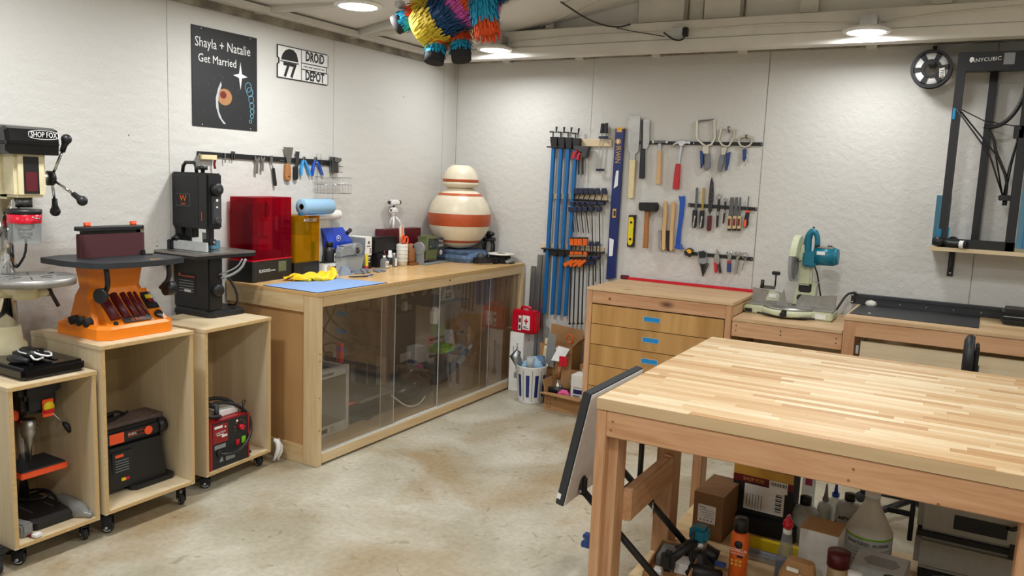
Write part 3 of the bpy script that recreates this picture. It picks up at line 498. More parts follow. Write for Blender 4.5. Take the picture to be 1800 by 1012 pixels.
('wire_brush', 'wire brush with dark bristles, next to the blue pry bar', 'brush', None, 'B', [('handle', 'beech', 10, 30, [(1819, 1463),(1829, 1466),(1844, 1462),(1847, 1393),(1845, 1290),(1852, 1141),(1841, 1125),(1828, 1137),(1822, 1267),(1821, 1392)]),('bristles', 'rubber', 12, 28, [(1797, 1266),(1817, 1267),(1827, 1128),(1809, 1127)])]),
('pry_bar', 'blue steel pry bar with hooked foot', 'pry bar', None, 'B', [('shaft', 'blue', 10, 16, [(1865, 1506),(1879, 1506),(1885, 1499),(1889, 1507),(1908, 1508),(1912, 1465),(1908, 1369),(1899, 1279),(1899, 1196),(1892, 1171),(1867, 1169),(1866, 1214),(1872, 1298),(1877, 1408),(1875, 1463)]),('hooked_foot', 'blue', 10, 70, [(1885, 1177),(1909, 1182),(1916, 1159),(1932, 1150),(1911, 1149),(1890, 1150),(1877, 1156),(1876, 1169)])]),
('tape_measure', 'black and yellow tape measure stuck to bar end', 'tape measure', None, 'B', [('case', 'black', 10, 45, [(1936, 1131),(1949, 1152),(1969, 1161),(1991, 1153),(1996, 1133),(1987, 1113),(1977, 1099),(1961, 1107),(1949, 1108)]),('face', 'ylabel', 45, 47, [(1950, 1145),(1973, 1156),(1990, 1143),(1989, 1129),(1973, 1124)])]),
('hex_key_set', 'hex key set fanned out of a grey holder', 'hex keys', None, 'B', [('holder', 'greyp', 10, 34, [(2030, 1145),(2068, 1153),(2093, 1136),(2088, 1112),(2096, 1068),(2071, 1058),(2043, 1064),(2031, 1104)]),('clip', 'black', 34, 38, [(2035, 1139),(2069, 1148),(2091, 1137),(2086, 1105),(2045, 1099)]),('hex_key', 'black', 14, 24, [(2046, 1062),(2071, 975),(2079, 978),(2055, 1065)]),('hex_key', 'black', 14, 24, [(2055, 1063),(2077, 991),(2085, 994),(2063, 1066)]),('hex_key', 'black', 14, 24, [(2065, 1064),(2085, 1007),(2091, 1009),(2072, 1066)]),('hex_key', 'black', 14, 24, [(2075, 1065),(2092, 1023),(2097, 1025),(2080, 1067)]),('hex_key', 'black', 14, 24, [(2084, 1066),(2099, 1038),(2103, 1041),(2088, 1068)]),('hex_key', 'black', 14, 24, [(2094, 1066),(2106, 1054),(2109, 1056),(2097, 1069)])]),
('locking_pliers', 'locking pliers with one red handle', 'pliers', None, 'B', [('jaw', 'brushed', 12, 26, [(2156, 1168),(2168, 1142),(2179, 1102),(2178, 1068),(2158, 1060),(2140, 1079),(2140, 1119),(2149, 1141)]),('handle', 'red', 8, 30, [(2143, 1076),(2162, 1074),(2169, 1020),(2160, 1006),(2150, 1018)]),('handle', 'black', 10, 24, [(2167, 1074),(2180, 1082),(2195, 1012),(2182, 1007),(2177, 1034)])]),
('adjustable_wrench', 'adjustable wrench with red and purple handle', 'wrench', None, 'B', [('jaw', 'steel', 12, 24, [(2218, 1153),(2228, 1159),(2228, 1139),(2242, 1138),(2245, 1162),(2259, 1149),(2256, 1122),(2245, 1094),(2233, 1093),(2230, 1120)]),('grip', 'navy', 8, 28, [(2230, 1080),(2253, 1082),(2257, 1023),(2233, 1021)]),('collar', 'red', 8, 28, [(2229, 1095),(2250, 1096),(2251, 1080),(2230, 1078)])]),
('adjustable_wrench', 'plain steel adjustable wrench', 'wrench', None, 'B', [('jaw', 'brushed', 12, 24, [(2272, 1157),(2285, 1162),(2283, 1141),(2298, 1140),(2300, 1163),(2317, 1154),(2312, 1130),(2302, 1113),(2302, 1066),(2298, 1018),(2290, 1013),(2281, 1020),(2284, 1084),(2287, 1121)]),('adjuster', 'dsteel', 24, 27, [(2287, 1137),(2299, 1138),(2299, 1129),(2288, 1128)])]),
('strap_wrench', 'thin wire loop wrench at the end of lowest bar', 'wrench', None, 'B', [('loop', 'steel', 14, 20, [(2363, 1141),(2361, 1132),(2356, 1124),(2348, 1119),(2339, 1118),(2330, 1121),(2324, 1128),(2321, 1137),(2322, 1147),(2327, 1155),(2336, 1159),(2345, 1160),(2354, 1157),(2360, 1150),(2363, 1141),(2358, 1141),(2356, 1148),(2351, 1153),(2344, 1156),(2337, 1155),(2331, 1151),(2326, 1145),(2325, 1138),(2328, 1131),(2333, 1125),(2339, 1123),(2347, 1123),(2353, 1127),(2357, 1133),(2358, 1141)]),('handle', 'steel', 14, 20, [(2347, 1121),(2333, 1083),(2326, 1042),(2333, 1041),(2340, 1081),(2353, 1119)])]),
('bar_clamp', 'long blue aluminium bar clamp, first from the room corner', 'clamp', 'blue bar clamps hanging in a row', 'B', [('bar', 'clampblue', 30, 55, [(897, 1881),(922, 1881),(907, 586),(882, 583)]),('head', 'black', 22, 62, [(885, 1889),(940, 1889),(941, 1873),(940, 1808),(898, 1807),(886, 1864)]),('screw', 'black', 38, 46, [(904, 1882),(901, 1931),(894, 1931),(896, 1882)]),('handle', 'black', 36, 48, [(870, 1921),(925, 1920),(931, 1963),(918, 1964),(920, 1925),(871, 1932)]),('sliding_jaw', 'black', 22, 62, [(923, 1068),(989, 1069),(982, 1022),(930, 1027)])]),
('bar_clamp', 'long blue aluminium bar clamp, second from the room corner', 'clamp', 'blue bar clamps hanging in a row', 'B', [('bar', 'clampblue', 30, 55, [(959, 1879),(984, 1880),(973, 585),(948, 582)]),('head', 'black', 22, 62, [(947, 1887),(1002, 1888),(1003, 1871),(1002, 1807),(961, 1806),(948, 1863)]),('screw', 'black', 38, 46, [(966, 1880),(963, 1929),(956, 1929),(959, 1880)]),('handle', 'black', 36, 48, [(933, 1919),(987, 1918),(993, 1961),(980, 1962),(982, 1923),(934, 1930)]),('sliding_jaw', 'black', 22, 62, [(986, 1071),(1051, 1072),(1044, 1025),(993, 1029)])]),
('bar_clamp', 'long blue aluminium bar clamp, third from the room corner', 'clamp', 'blue bar clamps hanging in a row', 'B', [('bar', 'clampblue', 30, 55, [(1018, 1878),(1043, 1879),(1026, 587),(1002, 584)]),('head', 'black', 22, 62, [(1006, 1886),(1061, 1887),(1061, 1870),(1060, 1806),(1020, 1805),(1007, 1862)]),('screw', 'black', 38, 46, [(1025, 1879),(1022, 1928),(1015, 1927),(1018, 1879)]),('handle', 'black', 36, 48, [(992, 1918),(1045, 1917),(1051, 1959),(1039, 1960),(1040, 1922),(993, 1929)]),('sliding_jaw', 'black', 22, 62, [(1046, 1074),(1110, 1075),(1104, 1029),(1053, 1033)])]),
('bar_clamp', 'long blue aluminium bar clamp, nearest the navy clamps', 'clamp', 'blue bar clamps hanging in a row', 'B', [('bar', 'clampblue', 30, 55, [(1077, 1873),(1101, 1873),(1082, 586),(1058, 583)]),('head', 'black', 22, 62, [(1065, 1880),(1119, 1881),(1120, 1865),(1119, 1801),(1078, 1800),(1066, 1856)]),('screw', 'black', 38, 46, [(1084, 1873),(1081, 1922),(1074, 1922),(1076, 1873)]),('handle', 'black', 36, 48, [(1051, 1912),(1104, 1911),(1110, 1953),(1097, 1954),(1099, 1916),(1052, 1923)]),('sliding_jaw', 'black', 22, 62, [(1105, 1072),(1169, 1073),(1163, 1027),(1112, 1031)])]),
('clamp_holder', 'pale wooden board with black prongs, holding clamp heads', 'holder', None, 'B', [('board', 'pine', 0, 20, [(876, 1877),(1352, 1878),(1353, 1828),(879, 1825)]),('hook', 'black', 20, 60, [(858, 1821),(991, 1823),(991, 1815),(858, 1813)]),('screw', 'dsteel', 20, 22, [(1332, 1856),(1331, 1852),(1327, 1851),(1323, 1852),(1322, 1856),(1323, 1859),(1327, 1860),(1330, 1859)])]),
('clamp_holder', 'pale wooden rack board below, behind navy clamps', 'holder', None, 'B', [('board', 'pine', 0, 20, [(897, 1480),(1337, 1496),(1340, 1449),(899, 1439)]),('prong_strip', 'black', 20, 60, [(1088, 1453),(1357, 1450),(1357, 1443),(1088, 1445)])]),
('clamp_holder', 'black pronged rail on wooden strip, behind orange clamps', 'holder', None, 'B', [('board', 'pine', 0, 18, [(830, 1109),(1338, 1111),(1335, 1073),(832, 1065)]),('rail', 'black', 18, 75, [(857, 1077),(1350, 1084),(1350, 1076),(857, 1068)]),('lower_edge', 'black', 18, 50, [(865, 1068),(1084, 1070),(1086, 1042),(866, 1042)])]),
('spring_grip', 'pair of red-handled quick grip clamps beside blue bars', 'clamp', None, 'B', [('body', 'dgrey', 20, 70, [(1076, 1827),(1200, 1825),(1189, 1785),(1186, 1757),(1170, 1744),(1152, 1749),(1123, 1792),(1087, 1801)]),('trigger', 'red', 30, 60, [(1103, 1802),(1073, 1780),(1063, 1736),(1085, 1732),(1094, 1771),(1115, 1790)]),('trigger', 'red', 40, 70, [(1140, 1793),(1113, 1771),(1104, 1730),(1124, 1726),(1132, 1762),(1152, 1783)]),('bar', 'black', 30, 38, [(1103, 1749),(1115, 1749),(1122, 1625),(1110, 1625)]),('bar', 'black', 30, 38, [(1135, 1750),(1147, 1750),(1154, 1626),(1142, 1626)])]),
('mini_clamp', 'left one of two chrome clamps with black grips on the pine board', 'clamp', None, 'B', [('grip', 'black', 20, 46, [(1274, 1986),(1291, 1988),(1294, 1920),(1270, 1919)]),('screw', 'steel', 28, 38, [(1277, 1920),(1275, 1894),(1282, 1894),(1283, 1920)]),('jaw', 'navyd', 20, 44, [(1261, 1899),(1296, 1899),(1295, 1882),(1261, 1882)]),('bar', 'steel', 30, 36, [(1268, 1887),(1257, 1666),(1263, 1665),(1273, 1886)]),('foot', 'navyd', 22, 46, [(1252, 1670),(1278, 1671),(1279, 1655),(1253, 1655)])]),
('mini_clamp', 'right one of two chrome clamps with black grips on the pine board', 'clamp', None, 'B', [('grip', 'black', 32, 58, [(1308, 1989),(1325, 1990),(1327, 1919),(1303, 1919)]),('screw', 'steel', 40, 50, [(1310, 1920),(1308, 1894),(1315, 1893),(1317, 1919)]),('jaw', 'navyd', 32, 56, [(1295, 1899),(1329, 1899),(1329, 1882),(1294, 1881)]),('bar', 'steel', 42, 48, [(1302, 1886),(1294, 1666),(1300, 1666),(1307, 1886)]),('foot', 'navyd', 34, 58, [(1289, 1671),(1315, 1672),(1316, 1656),(1290, 1655)])]),
('screw_clamp', 'navy screw clamp in the upper rack, touching the blue bars', 'clamp', 'navy clamps in the upper rack', 'B', [('knob', 'navyd', 30, 62, [(1097, 1527),(1124, 1528),(1135, 1497),(1132, 1484),(1098, 1485),(1093, 1503)]),('bar', 'black', 38, 46, [(1099, 1486),(1072, 1397),(1102, 1208),(1108, 1209),(1078, 1397),(1105, 1485)]),('jaw', 'navyd', 22, 66, [(1070, 1431),(1124, 1428),(1120, 1406),(1075, 1407)]),('lower_knob', 'navyd', 28, 64, [(1059, 1390),(1093, 1391),(1098, 1366),(1082, 1353),(1061, 1357)])]),
('screw_clamp', 'navy screw clamp in the upper rack, second from the blue bars', 'clamp', 'navy clamps in the upper rack', 'B', [('knob', 'navyd', 30, 62, [(1135, 1529),(1161, 1530),(1172, 1498),(1169, 1485),(1135, 1487),(1131, 1505)]),('bar', 'black', 38, 46, [(1136, 1488),(1104, 1398),(1138, 1211),(1145, 1212),(1110, 1398),(1142, 1486)]),('jaw', 'navyd', 22, 66, [(1102, 1432),(1161, 1430),(1158, 1408),(1107, 1408)]),('lower_knob', 'navyd', 28, 64, [(1091, 1391),(1125, 1393),(1130, 1367),(1113, 1355),(1092, 1359)])]),
('screw_clamp', 'navy screw clamp in the upper rack, third from the blue bars', 'clamp', 'navy clamps in the upper rack', 'B', [('knob', 'navyd', 30, 62, [(1176, 1531),(1202, 1532),(1213, 1500),(1210, 1487),(1176, 1489),(1172, 1506)]),('bar', 'black', 38, 46, [(1177, 1490),(1144, 1400),(1178, 1209),(1184, 1210),(1150, 1401),(1183, 1488)]),('jaw', 'navyd', 22, 66, [(1142, 1434),(1202, 1432),(1199, 1410),(1147, 1410)]),('lower_knob', 'navyd', 28, 64, [(1131, 1393),(1165, 1395),(1170, 1370),(1153, 1357),(1133, 1361)])]),
('screw_clamp', 'navy screw clamp in the upper rack, third from the long level', 'clamp', 'navy clamps in the upper rack', 'B', [('knob', 'navyd', 30, 62, [(1217, 1532),(1243, 1533),(1254, 1502),(1251, 1489),(1218, 1491),(1213, 1508)]),('bar', 'black', 38, 46, [(1219, 1492),(1184, 1403),(1220, 1208),(1226, 1209),(1190, 1403),(1225, 1490)]),('jaw', 'navyd', 22, 66, [(1182, 1436),(1243, 1434),(1240, 1412),(1187, 1412)]),('lower_knob', 'navyd', 28, 64, [(1171, 1396),(1205, 1397),(1210, 1372),(1193, 1360),(1173, 1363)])]),
('screw_clamp', 'navy screw clamp in the upper rack, second from the long level', 'clamp', 'navy clamps in the upper rack', 'B', [('knob', 'navyd', 30, 62, [(1261, 1534),(1287, 1535),(1297, 1504),(1295, 1491),(1261, 1493),(1257, 1510)]),('bar', 'black', 38, 46, [(1263, 1494),(1233, 1405),(1291, 693),(1298, 693),(1239, 1405),(1268, 1492)]),('jaw', 'navyd', 22, 66, [(1230, 1439),(1287, 1436),(1283, 1414),(1235, 1415)]),('lower_knob', 'navyd', 28, 64, [(1219, 1398),(1253, 1400),(1258, 1375),(1242, 1362),(1221, 1366)])]),
('screw_clamp', 'navy screw clamp in the upper rack, nearest the long level', 'clamp', 'navy clamps in the upper rack', 'B', [('knob', 'navyd', 30, 62, [(1313, 1536),(1338, 1537),(1349, 1506),(1346, 1493),(1313, 1495),(1309, 1512)]),('bar', 'black', 38, 46, [(1315, 1496),(1291, 1408),(1346, 691),(1352, 691),(1297, 1408),(1321, 1495)]),('jaw', 'navyd', 22, 66, [(1289, 1442),(1338, 1438),(1335, 1417),(1294, 1418)]),('lower_knob', 'navyd', 28, 64, [(1278, 1401),(1311, 1403),(1316, 1378),(1300, 1366),(1280, 1369)])]),
('orange_clamp', 'orange-handled clamp in the lower rack, nearest the blue bars', 'clamp', 'orange clamps in the lower rack', 'B', [('knob', 'orange', 40, 66, [(1084, 1164),(1116, 1163),(1118, 1112),(1086, 1112)]),('knob_cap', 'black', 38, 68, [(1085, 1173),(1118, 1172),(1119, 1162),(1086, 1162)]),('bar', 'black', 46, 54, [(1093, 1112),(1092, 1053),(1098, 945),(1107, 531),(1115, 532),(1106, 945),(1100, 1054),(1101, 1113)]),('jaw', 'orange', 34, 74, [(1095, 1068),(1125, 1071),(1126, 1048),(1096, 1046)]),('jaw', 'bronze', 30, 78, [(1088, 1043),(1130, 1047),(1127, 1030),(1093, 1028)]),('lower_grip', 'orange', 40, 74, [(1112, 1014),(1043, 972),(1063, 948),(1124, 1000)]),('foot', 'black', 42, 58, [(1122, 536),(1120, 529),(1113, 526),(1107, 528),(1104, 533),(1106, 540),(1112, 543),(1119, 541)])]),
('orange_clamp', 'orange-handled clamp in the lower rack, second from the blue bars', 'clamp', 'orange clamps in the lower rack', 'B', [('knob', 'orange', 40, 66, [(1119, 1166),(1151, 1166),(1152, 1115),(1121, 1115)]),('knob_cap', 'black', 38, 68, [(1120, 1175),(1153, 1175),(1154, 1164),(1121, 1165)]),('bar', 'black', 46, 54, [(1128, 1115),(1127, 1056),(1130, 948),(1139, 536),(1147, 536),(1138, 948),(1135, 1057),(1136, 1115)]),('jaw', 'orange', 34, 74, [(1130, 1071),(1160, 1073),(1161, 1051),(1131, 1049)]),('jaw', 'bronze', 30, 78, [(1123, 1046),(1165, 1050),(1162, 1033),(1128, 1031)]),('lower_grip', 'orange', 40, 74, [(1146, 1016),(1084, 975),(1106, 953),(1159, 1003)]),('foot', 'black', 42, 58, [(1154, 540),(1152, 534),(1145, 530),(1139, 532),(1136, 537),(1138, 544),(1145, 547),(1151, 545)])]),
('orange_clamp', 'orange-handled clamp in the lower rack, second from the navy pair', 'clamp', 'orange clamps in the lower rack', 'B', [('knob', 'orange', 40, 66, [(1151, 1168),(1183, 1168),(1185, 1117),(1153, 1117)]),('knob_cap', 'black', 38, 68, [(1153, 1178),(1185, 1177),(1186, 1167),(1153, 1167)]),('bar', 'black', 46, 54, [(1160, 1118),(1160, 1059),(1166, 951),(1175, 540),(1183, 541),(1174, 951),(1168, 1059),(1168, 1118)]),('jaw', 'orange', 34, 74, [(1162, 1074),(1192, 1076),(1193, 1054),(1164, 1051)]),('jaw', 'bronze', 30, 78, [(1156, 1049),(1197, 1052),(1194, 1036),(1161, 1033)]),('lower_grip', 'orange', 40, 74, [(1179, 1019),(1112, 978),(1132, 955),(1191, 1006)]),('foot', 'black', 42, 58, [(1190, 544),(1188, 538),(1181, 535),(1175, 536),(1172, 542),(1174, 548),(1180, 551),(1187, 550)])]),
('orange_clamp', 'orange-handled clamp in the lower rack, nearest the navy pair', 'clamp', 'orange clamps in the lower rack', 'B', [('knob', 'orange', 40, 66, [(1191, 1171),(1222, 1171),(1224, 1120),(1193, 1120)]),('knob_cap', 'black', 38, 68, [(1192, 1180),(1224, 1180),(1225, 1169),(1193, 1170)]),('bar', 'black', 46, 54, [(1200, 1121),(1199, 1062),(1196, 954),(1206, 544),(1214, 545),(1204, 954),(1207, 1062),(1208, 1121)]),('jaw', 'orange', 34, 74, [(1202, 1077),(1231, 1079),(1232, 1057),(1203, 1054)]),('jaw', 'bronze', 30, 78, [(1195, 1052),(1236, 1056),(1233, 1039),(1200, 1037)]),('lower_grip', 'orange', 40, 74, [(1218, 1023),(1153, 982),(1174, 958),(1230, 1009)]),('foot', 'black', 42, 58, [(1221, 548),(1218, 542),(1212, 539),(1206, 540),(1203, 546),(1205, 552),(1211, 555),(1218, 554)])]),
('screw_clamp', 'shorter navy screw clamp in the lower rack beside orange clamps', 'clamp', None, 'B', [('knob', 'navyd', 34, 66, [(1237, 1151),(1264, 1153),(1273, 1122),(1235, 1117)]),('bar', 'black', 44, 52, [(1244, 1119),(1241, 1038),(1245, 688),(1252, 688),(1248, 1039),(1251, 1119)]),('jaw', 'navyd', 26, 70, [(1211, 1046),(1278, 1050),(1267, 1024),(1221, 1018)]),('lower_knob', 'navyd', 30, 66, [(1202, 1007),(1241, 1011),(1243, 981),(1204, 978)])]),
('screw_clamp', 'outer navy screw clamp in the lower rack, nearest the long level', 'clamp', None, 'B', [('knob', 'navyd', 34, 66, [(1285, 1154),(1312, 1156),(1321, 1126),(1283, 1121)]),('bar', 'black', 44, 52, [(1293, 1123),(1290, 1043),(1295, 863),(1301, 864),(1297, 1043),(1299, 1123)]),('jaw', 'navyd', 26, 70, [(1252, 1049),(1326, 1054),(1316, 1028),(1262, 1022)]),('lower_knob', 'navyd', 30, 66, [(1243, 1011),(1282, 1014),(1283, 985),(1245, 981)])]),
('box_level', 'long navy blue box level hanging upright beside the clamps', 'level', None, 'B', [('body', 'levelblue', 5, 32, [(1381, 1952),(1445, 1952),(1438, 903),(1372, 887)]),('end_cap', 'gold', 4, 33, [(1381, 1960),(1445, 1960),(1446, 1950),(1381, 1950)]),('end_label', 'gold', 32, 34, [(1392, 1951),(1430, 1951),(1431, 1929),(1393, 1929)]),('badge', 'gold', 32, 34, [(1429, 1864),(1428, 1856),(1422, 1849),(1414, 1845),(1405, 1845),(1396, 1849),(1390, 1855),(1387, 1864),(1388, 1872),(1394, 1879),(1402, 1883),(1412, 1883),(1420, 1879),(1427, 1873),(1429, 1864),(1422, 1864),(1420, 1869),(1416, 1874),(1410, 1876),(1404, 1876),(1399, 1873),(1396, 1869),(1395, 1864),(1396, 1858),(1400, 1854),(1406, 1852),(1412, 1852),(1417, 1854),(1421, 1859),(1422, 1864)]),('badge_mark', 'white', 32, 34, [(1400, 1874),(1415, 1874),(1416, 1854),(1401, 1854)]),('hand_hole', 'white', 32, 33, [(1405, 1662),(1424, 1663),(1423, 1557),(1393, 1536)]),('hand_hole', 'white', 32, 33, [(1383, 1186),(1417, 1176),(1414, 1060),(1386, 1056)]),('vial_window', 'gold', 32, 35, [(1397, 1394),(1422, 1395),(1422, 1332),(1396, 1330)]),('vial', 'black', 35, 36, [(1404, 1381),(1419, 1381),(1420, 1345),(1405, 1344)])]),
('magnetic_tool_bar', 'long black magnetic bar above the resin printers on left wall', 'tool bar', None, 'L', [('bar', 'black', 0, 12, [(-2427, 1657),(-1394, 1646),(-1394, 1613),(-2428, 1632)]),('screw', 'steel', 12, 14, [(-1838, 1631),(-1840, 1628),(-1843, 1627),(-1847, 1628),(-1848, 1630),(-1847, 1633),(-1843, 1634),(-1840, 1633)]),('screw', 'steel', 12, 14, [(-1820, 1630),(-1822, 1628),(-1826, 1626),(-1829, 1627),(-1831, 1630),(-1829, 1633),(-1826, 1634),(-1822, 1633)])]),
('folding_saw', 'folding pocket knife with pale wooden handle at bar end', 'knife', None, 'L', [('handle', 'palewood', 12, 34, [(-2424, 1639),(-2322, 1641),(-2324, 1613),(-2423, 1614)]),('blade', 'brushed', 16, 20, [(-2426, 1647),(-2440, 1627),(-2434, 1599),(-2415, 1579),(-2408, 1583),(-2421, 1603),(-2426, 1627),(-2416, 1642)]),('strap', 'darkred', 16, 26, [(-2328, 1627),(-2337, 1592),(-2331, 1566),(-2322, 1568),(-2328, 1592),(-2319, 1625)])]),
('feeler_gauge', 'slim steel gauge hanging on the left wall bar', 'gauge', None, 'L', [('blade', 'steel', 14, 18, [(-2260, 1653),(-2259, 1602),(-2252, 1602),(-2252, 1654)])]),
('nozzle_pair', 'two short steel nozzles standing on bar of left wall', 'nozzle', None, 'L', [('nozzle', 'dsteel', 12, 22, [(-2213, 1667),(-2205, 1667),(-2206, 1622),(-2213, 1622)]),('nozzle', 'dsteel', 12, 22, [(-2198, 1666),(-2189, 1666),(-2189, 1621),(-2198, 1621)])]),
('open_spanner', 'larger plain open-end spanner on the left wall bar', 'spanner', None, 'L', [('shank', 'brushed', 14, 20, [(-2046, 1649),(-2037, 1646),(-2035, 1635),(-2021, 1635),(-2018, 1646),(-2007, 1643),(-2009, 1627),(-2020, 1618),(-2023, 1547),(-2043, 1549),(-2036, 1619),(-2047, 1628)])]),
('open_spanner', 'smaller plain open-end spanner on the left wall bar', 'spanner', None, 'L', [('shank', 'brushed', 14, 20, [(-2001, 1651),(-1994, 1648),(-1992, 1637),(-1981, 1637),(-1978, 1648),(-1969, 1645),(-1971, 1628),(-1980, 1619),(-1982, 1563),(-1998, 1564),(-1993, 1620),(-2002, 1630)])]),
('palette_knife', 'palette knife with bent steel neck and black handle', 'knife', None, 'L', [('blade', 'steel', 14, 17, [(-1927, 1654),(-1908, 1656),(-1908, 1620),(-1918, 1614),(-1929, 1621)]),('neck', 'steel', 14, 18, [(-1924, 1614),(-1916, 1591),(-1905, 1578),(-1899, 1581),(-1909, 1593),(-1916, 1616)]),('handle', 'black', 10, 24, [(-1912, 1581),(-1899, 1584),(-1881, 1492),(-1884, 1479),(-1898, 1479)])]),
('putty_knife', 'wide putty knife with steel blade and wooden handle', 'putty knife', None, 'L', [('blade', 'brushed', 14, 16, [(-1823, 1710),(-1743, 1712),(-1761, 1635),(-1766, 1610),(-1794, 1609),(-1797, 1633)]),('handle', 'mwood', 8, 26, [(-1808, 1613),(-1774, 1612),(-1766, 1541),(-1771, 1516),(-1789, 1510),(-1808, 1517),(-1812, 1540)]),('hole', 'black', 26, 27, [(-1782, 1537),(-1784, 1533),(-1788, 1532),(-1793, 1533),(-1795, 1536),(-1793, 1540),(-1788, 1541),(-1784, 1540)])]),
('putty_knife', 'narrow putty knife with steel blade and black handle', 'putty knife', None, 'L', [('blade', 'dsteel', 14, 16, [(-1726, 1689),(-1691, 1689),(-1698, 1599),(-1723, 1598)]),('handle', 'black', 8, 26, [(-1737, 1600),(-1710, 1599),(-1709, 1525),(-1724, 1515),(-1737, 1522)])]),
('flush_cutter', 'pair of flush cutters with light blue grips', 'cutters', None, 'L', [('jaw', 'dsteel', 12, 24, [(-1659, 1660),(-1650, 1662),(-1643, 1639),(-1656, 1633),(-1668, 1638)]),('grip', 'skyblue', 10, 26, [(-1669, 1639),(-1688, 1586),(-1686, 1547),(-1674, 1547),(-1671, 1585),(-1658, 1638)]),('grip', 'skyblue', 10, 26, [(-1658, 1637),(-1631, 1590),(-1609, 1546),(-1597, 1548),(-1615, 1594),(-1648, 1641)])]),
('flush_cutter', 'pair of flush cutters with dark blue grips', 'cutters', None, 'L', [('jaw', 'dsteel', 12, 24, [(-1561, 1662),(-1550, 1664),(-1541, 1641),(-1555, 1635),(-1568, 1640)]),('grip', 'blue', 10, 26, [(-1568, 1641),(-1588, 1589),(-1589, 1547),(-1577, 1546),(-1570, 1588),(-1557, 1640)]),('grip', 'blue', 10, 26, [(-1555, 1639),(-1526, 1592),(-1499, 1550),(-1487, 1553),(-1509, 1598),(-1545, 1643)])]),
('steel_vise_clip', 'small steel hinge clamp at right end of left wall bar', 'clamp', None, 'L', [('body', 'dsteel', 12, 40, [(-1428, 1670),(-1374, 1668),(-1365, 1568),(-1421, 1569)]),('plate', 'steel', 12, 50, [(-1411, 1667),(-1351, 1665),(-1350, 1646),(-1370, 1635),(-1409, 1639)]),('pin', 'steel', 30, 36, [(-1391, 1609),(-1323, 1607),(-1322, 1612),(-1390, 1614)])]),
]

for nm,lab,cat,grp,face,parts in WALL_TOOLS:
    if len(parts)==1:
        pn,mt,d0,d1,pl=parts[0]
        o=B(mt).poly([(a/1000,c/1000) for a,c in pl],d0/1000+.0006,d1/1000,face,.0012 if d1-d0>9 else 0).make(nm); tag(o,lab,cat,grp); continue
    allp=[p for q in parts for p in q[4]]; cx=sum(p[0] for p in allp)/len(allp)/1000; cz=min(p[1] for p in allp)/1000
    t=thing(nm,lab,cat,(cx,0,cz) if face=='B' else (0,cx,cz),0,grp)
    for pn,mt,d0,d1,pl in parts:
        if pn=='lettering': continue
        bv=.0025 if (d1-d0)>=18 else (.001 if d1-d0>6 else 0)
        B(mt).poly([(a/1000-cx,c/1000-cz) for a,c in pl],d0/1000+.0006,d1/1000,face,bv).make(pn,t)
    if nm=='box_level': 
        text('IRWIN',.056,'gold',t,(1.409-cx,-.0325,1.775-cz),'B',-90,.75); 
    if nm=='file':
        x=sum(p[0] for p in parts[1][4])/len(parts[1][4])/1000; z=sum(p[1] for p in parts[1][4])/len(parts[1][4])/1000
        scribble('white',t,(x-cx,-.0303,z-cz),'B',7,.075,.012,-97,3)
# cord basket hanging from the left bar
t=thing('wire_basket','small rectangular wire basket hanging from the left magnetic bar','basket',(0,-1.46,1.44))
b=B('steel')
for z in (0,.055,.10):
    b.tube([(.03,-.115,z),(.03,.115,z),(.13,.115,z),(.13,-.115,z)],.0016,5,closed=True)
for y in [i*.0145-.115 for i in range(17)]:
    b.tube([(.03,y,.10),(.03,y,0),(.13,y,0),(.13,y,.10)],.0009,4)
for x in (.055,.08,.105): b.tube([(x,-.115,.10),(x,-.115,0),(x,.115,0),(x,.115,.10)],.0009,4)
b.make('wire_cage',t)
b=B('steel')
b.tube([(.03,-.09,.10),(.02,-.09,.24),(.02,-.05,.24),(.03,-.05,.10)],.0016,5); b.tube([(.03,.03,.10),(.02,.03,.22),(.016,.03,.24)],.0016,5); b.make('hook',t)
# aluminium rails leaning by the cabinet
for i,(x,h,l) in enumerate(((.775,.93,'tall aluminium rail leaning on the back wall, left one'),(.825,1.02,'tall aluminium rail leaning on the back wall, middle one'),(.87,1.02,'tall aluminium rail leaning on the back wall, right one'))):
    t=tag(B('aluminium').box((-.019,-.008,0),(.019,.008,h),.001).box((-.006,-.012,0),(.006,-.008,h)).make('aluminium_rail',None,(x,-.055,0),(-2.2,0,0)),l,'rail')
# poster
t=thing('chalk_poster','black chalk poster announcing a wedding on the left wall','poster',(0.001,-2.235,2.047))
B('board_black').poly([(-.22,-.259),(.22,-.259),(.22,.259),(-.22,.259)],0,.004,'L',.0008).make('board',t)
text('Shayla + Natalie',.072,'white',t,(.0046,-.015,.175),'L',-.5,.80); text('Get Married',.062,'white',t,(.0046,-.055,.095),'L',-.5,.82)
b=B('ring_blue')
for k,(y,z,r) in enumerate(((.155,-.02,.026),(.165,-.045,.025),(.175,-.085,.021),(.18,-.12,.018),(.183,-.15,.0155),(.18,-.178,.0125),(.17,-.208,.010))):
    b.tube([(.0045,y+r*.85*math.cos(a*R(20)),z+r*math.sin(a*R(20))) for a in range(18)],.0014,4,closed=True)
b.make('drawn_rings',t)
b=B('lgrey').poly([(-.035,-.01),(-.055,-.05),(-.07,-.10),(-.068,-.15),(-.05,-.20),(-.02,-.235),(-.002,-.235),(-.03,-.21),(-.05,-.17),(-.055,-.12),(-.048,-.07),(-.03,-.03)],.004,.0048,'L'); b.make('drawn_trail',t)
b=B('white')
star=[(.10+ (.05 if k%2==0 else .014)*math.sin(k*R(45)), .035+(.075 if k%2==0 else .016)*math.cos(k*R(45))) for k in range(8)]
b.poly(star,.004,.0048,'L'); b.make('drawn_star',t)
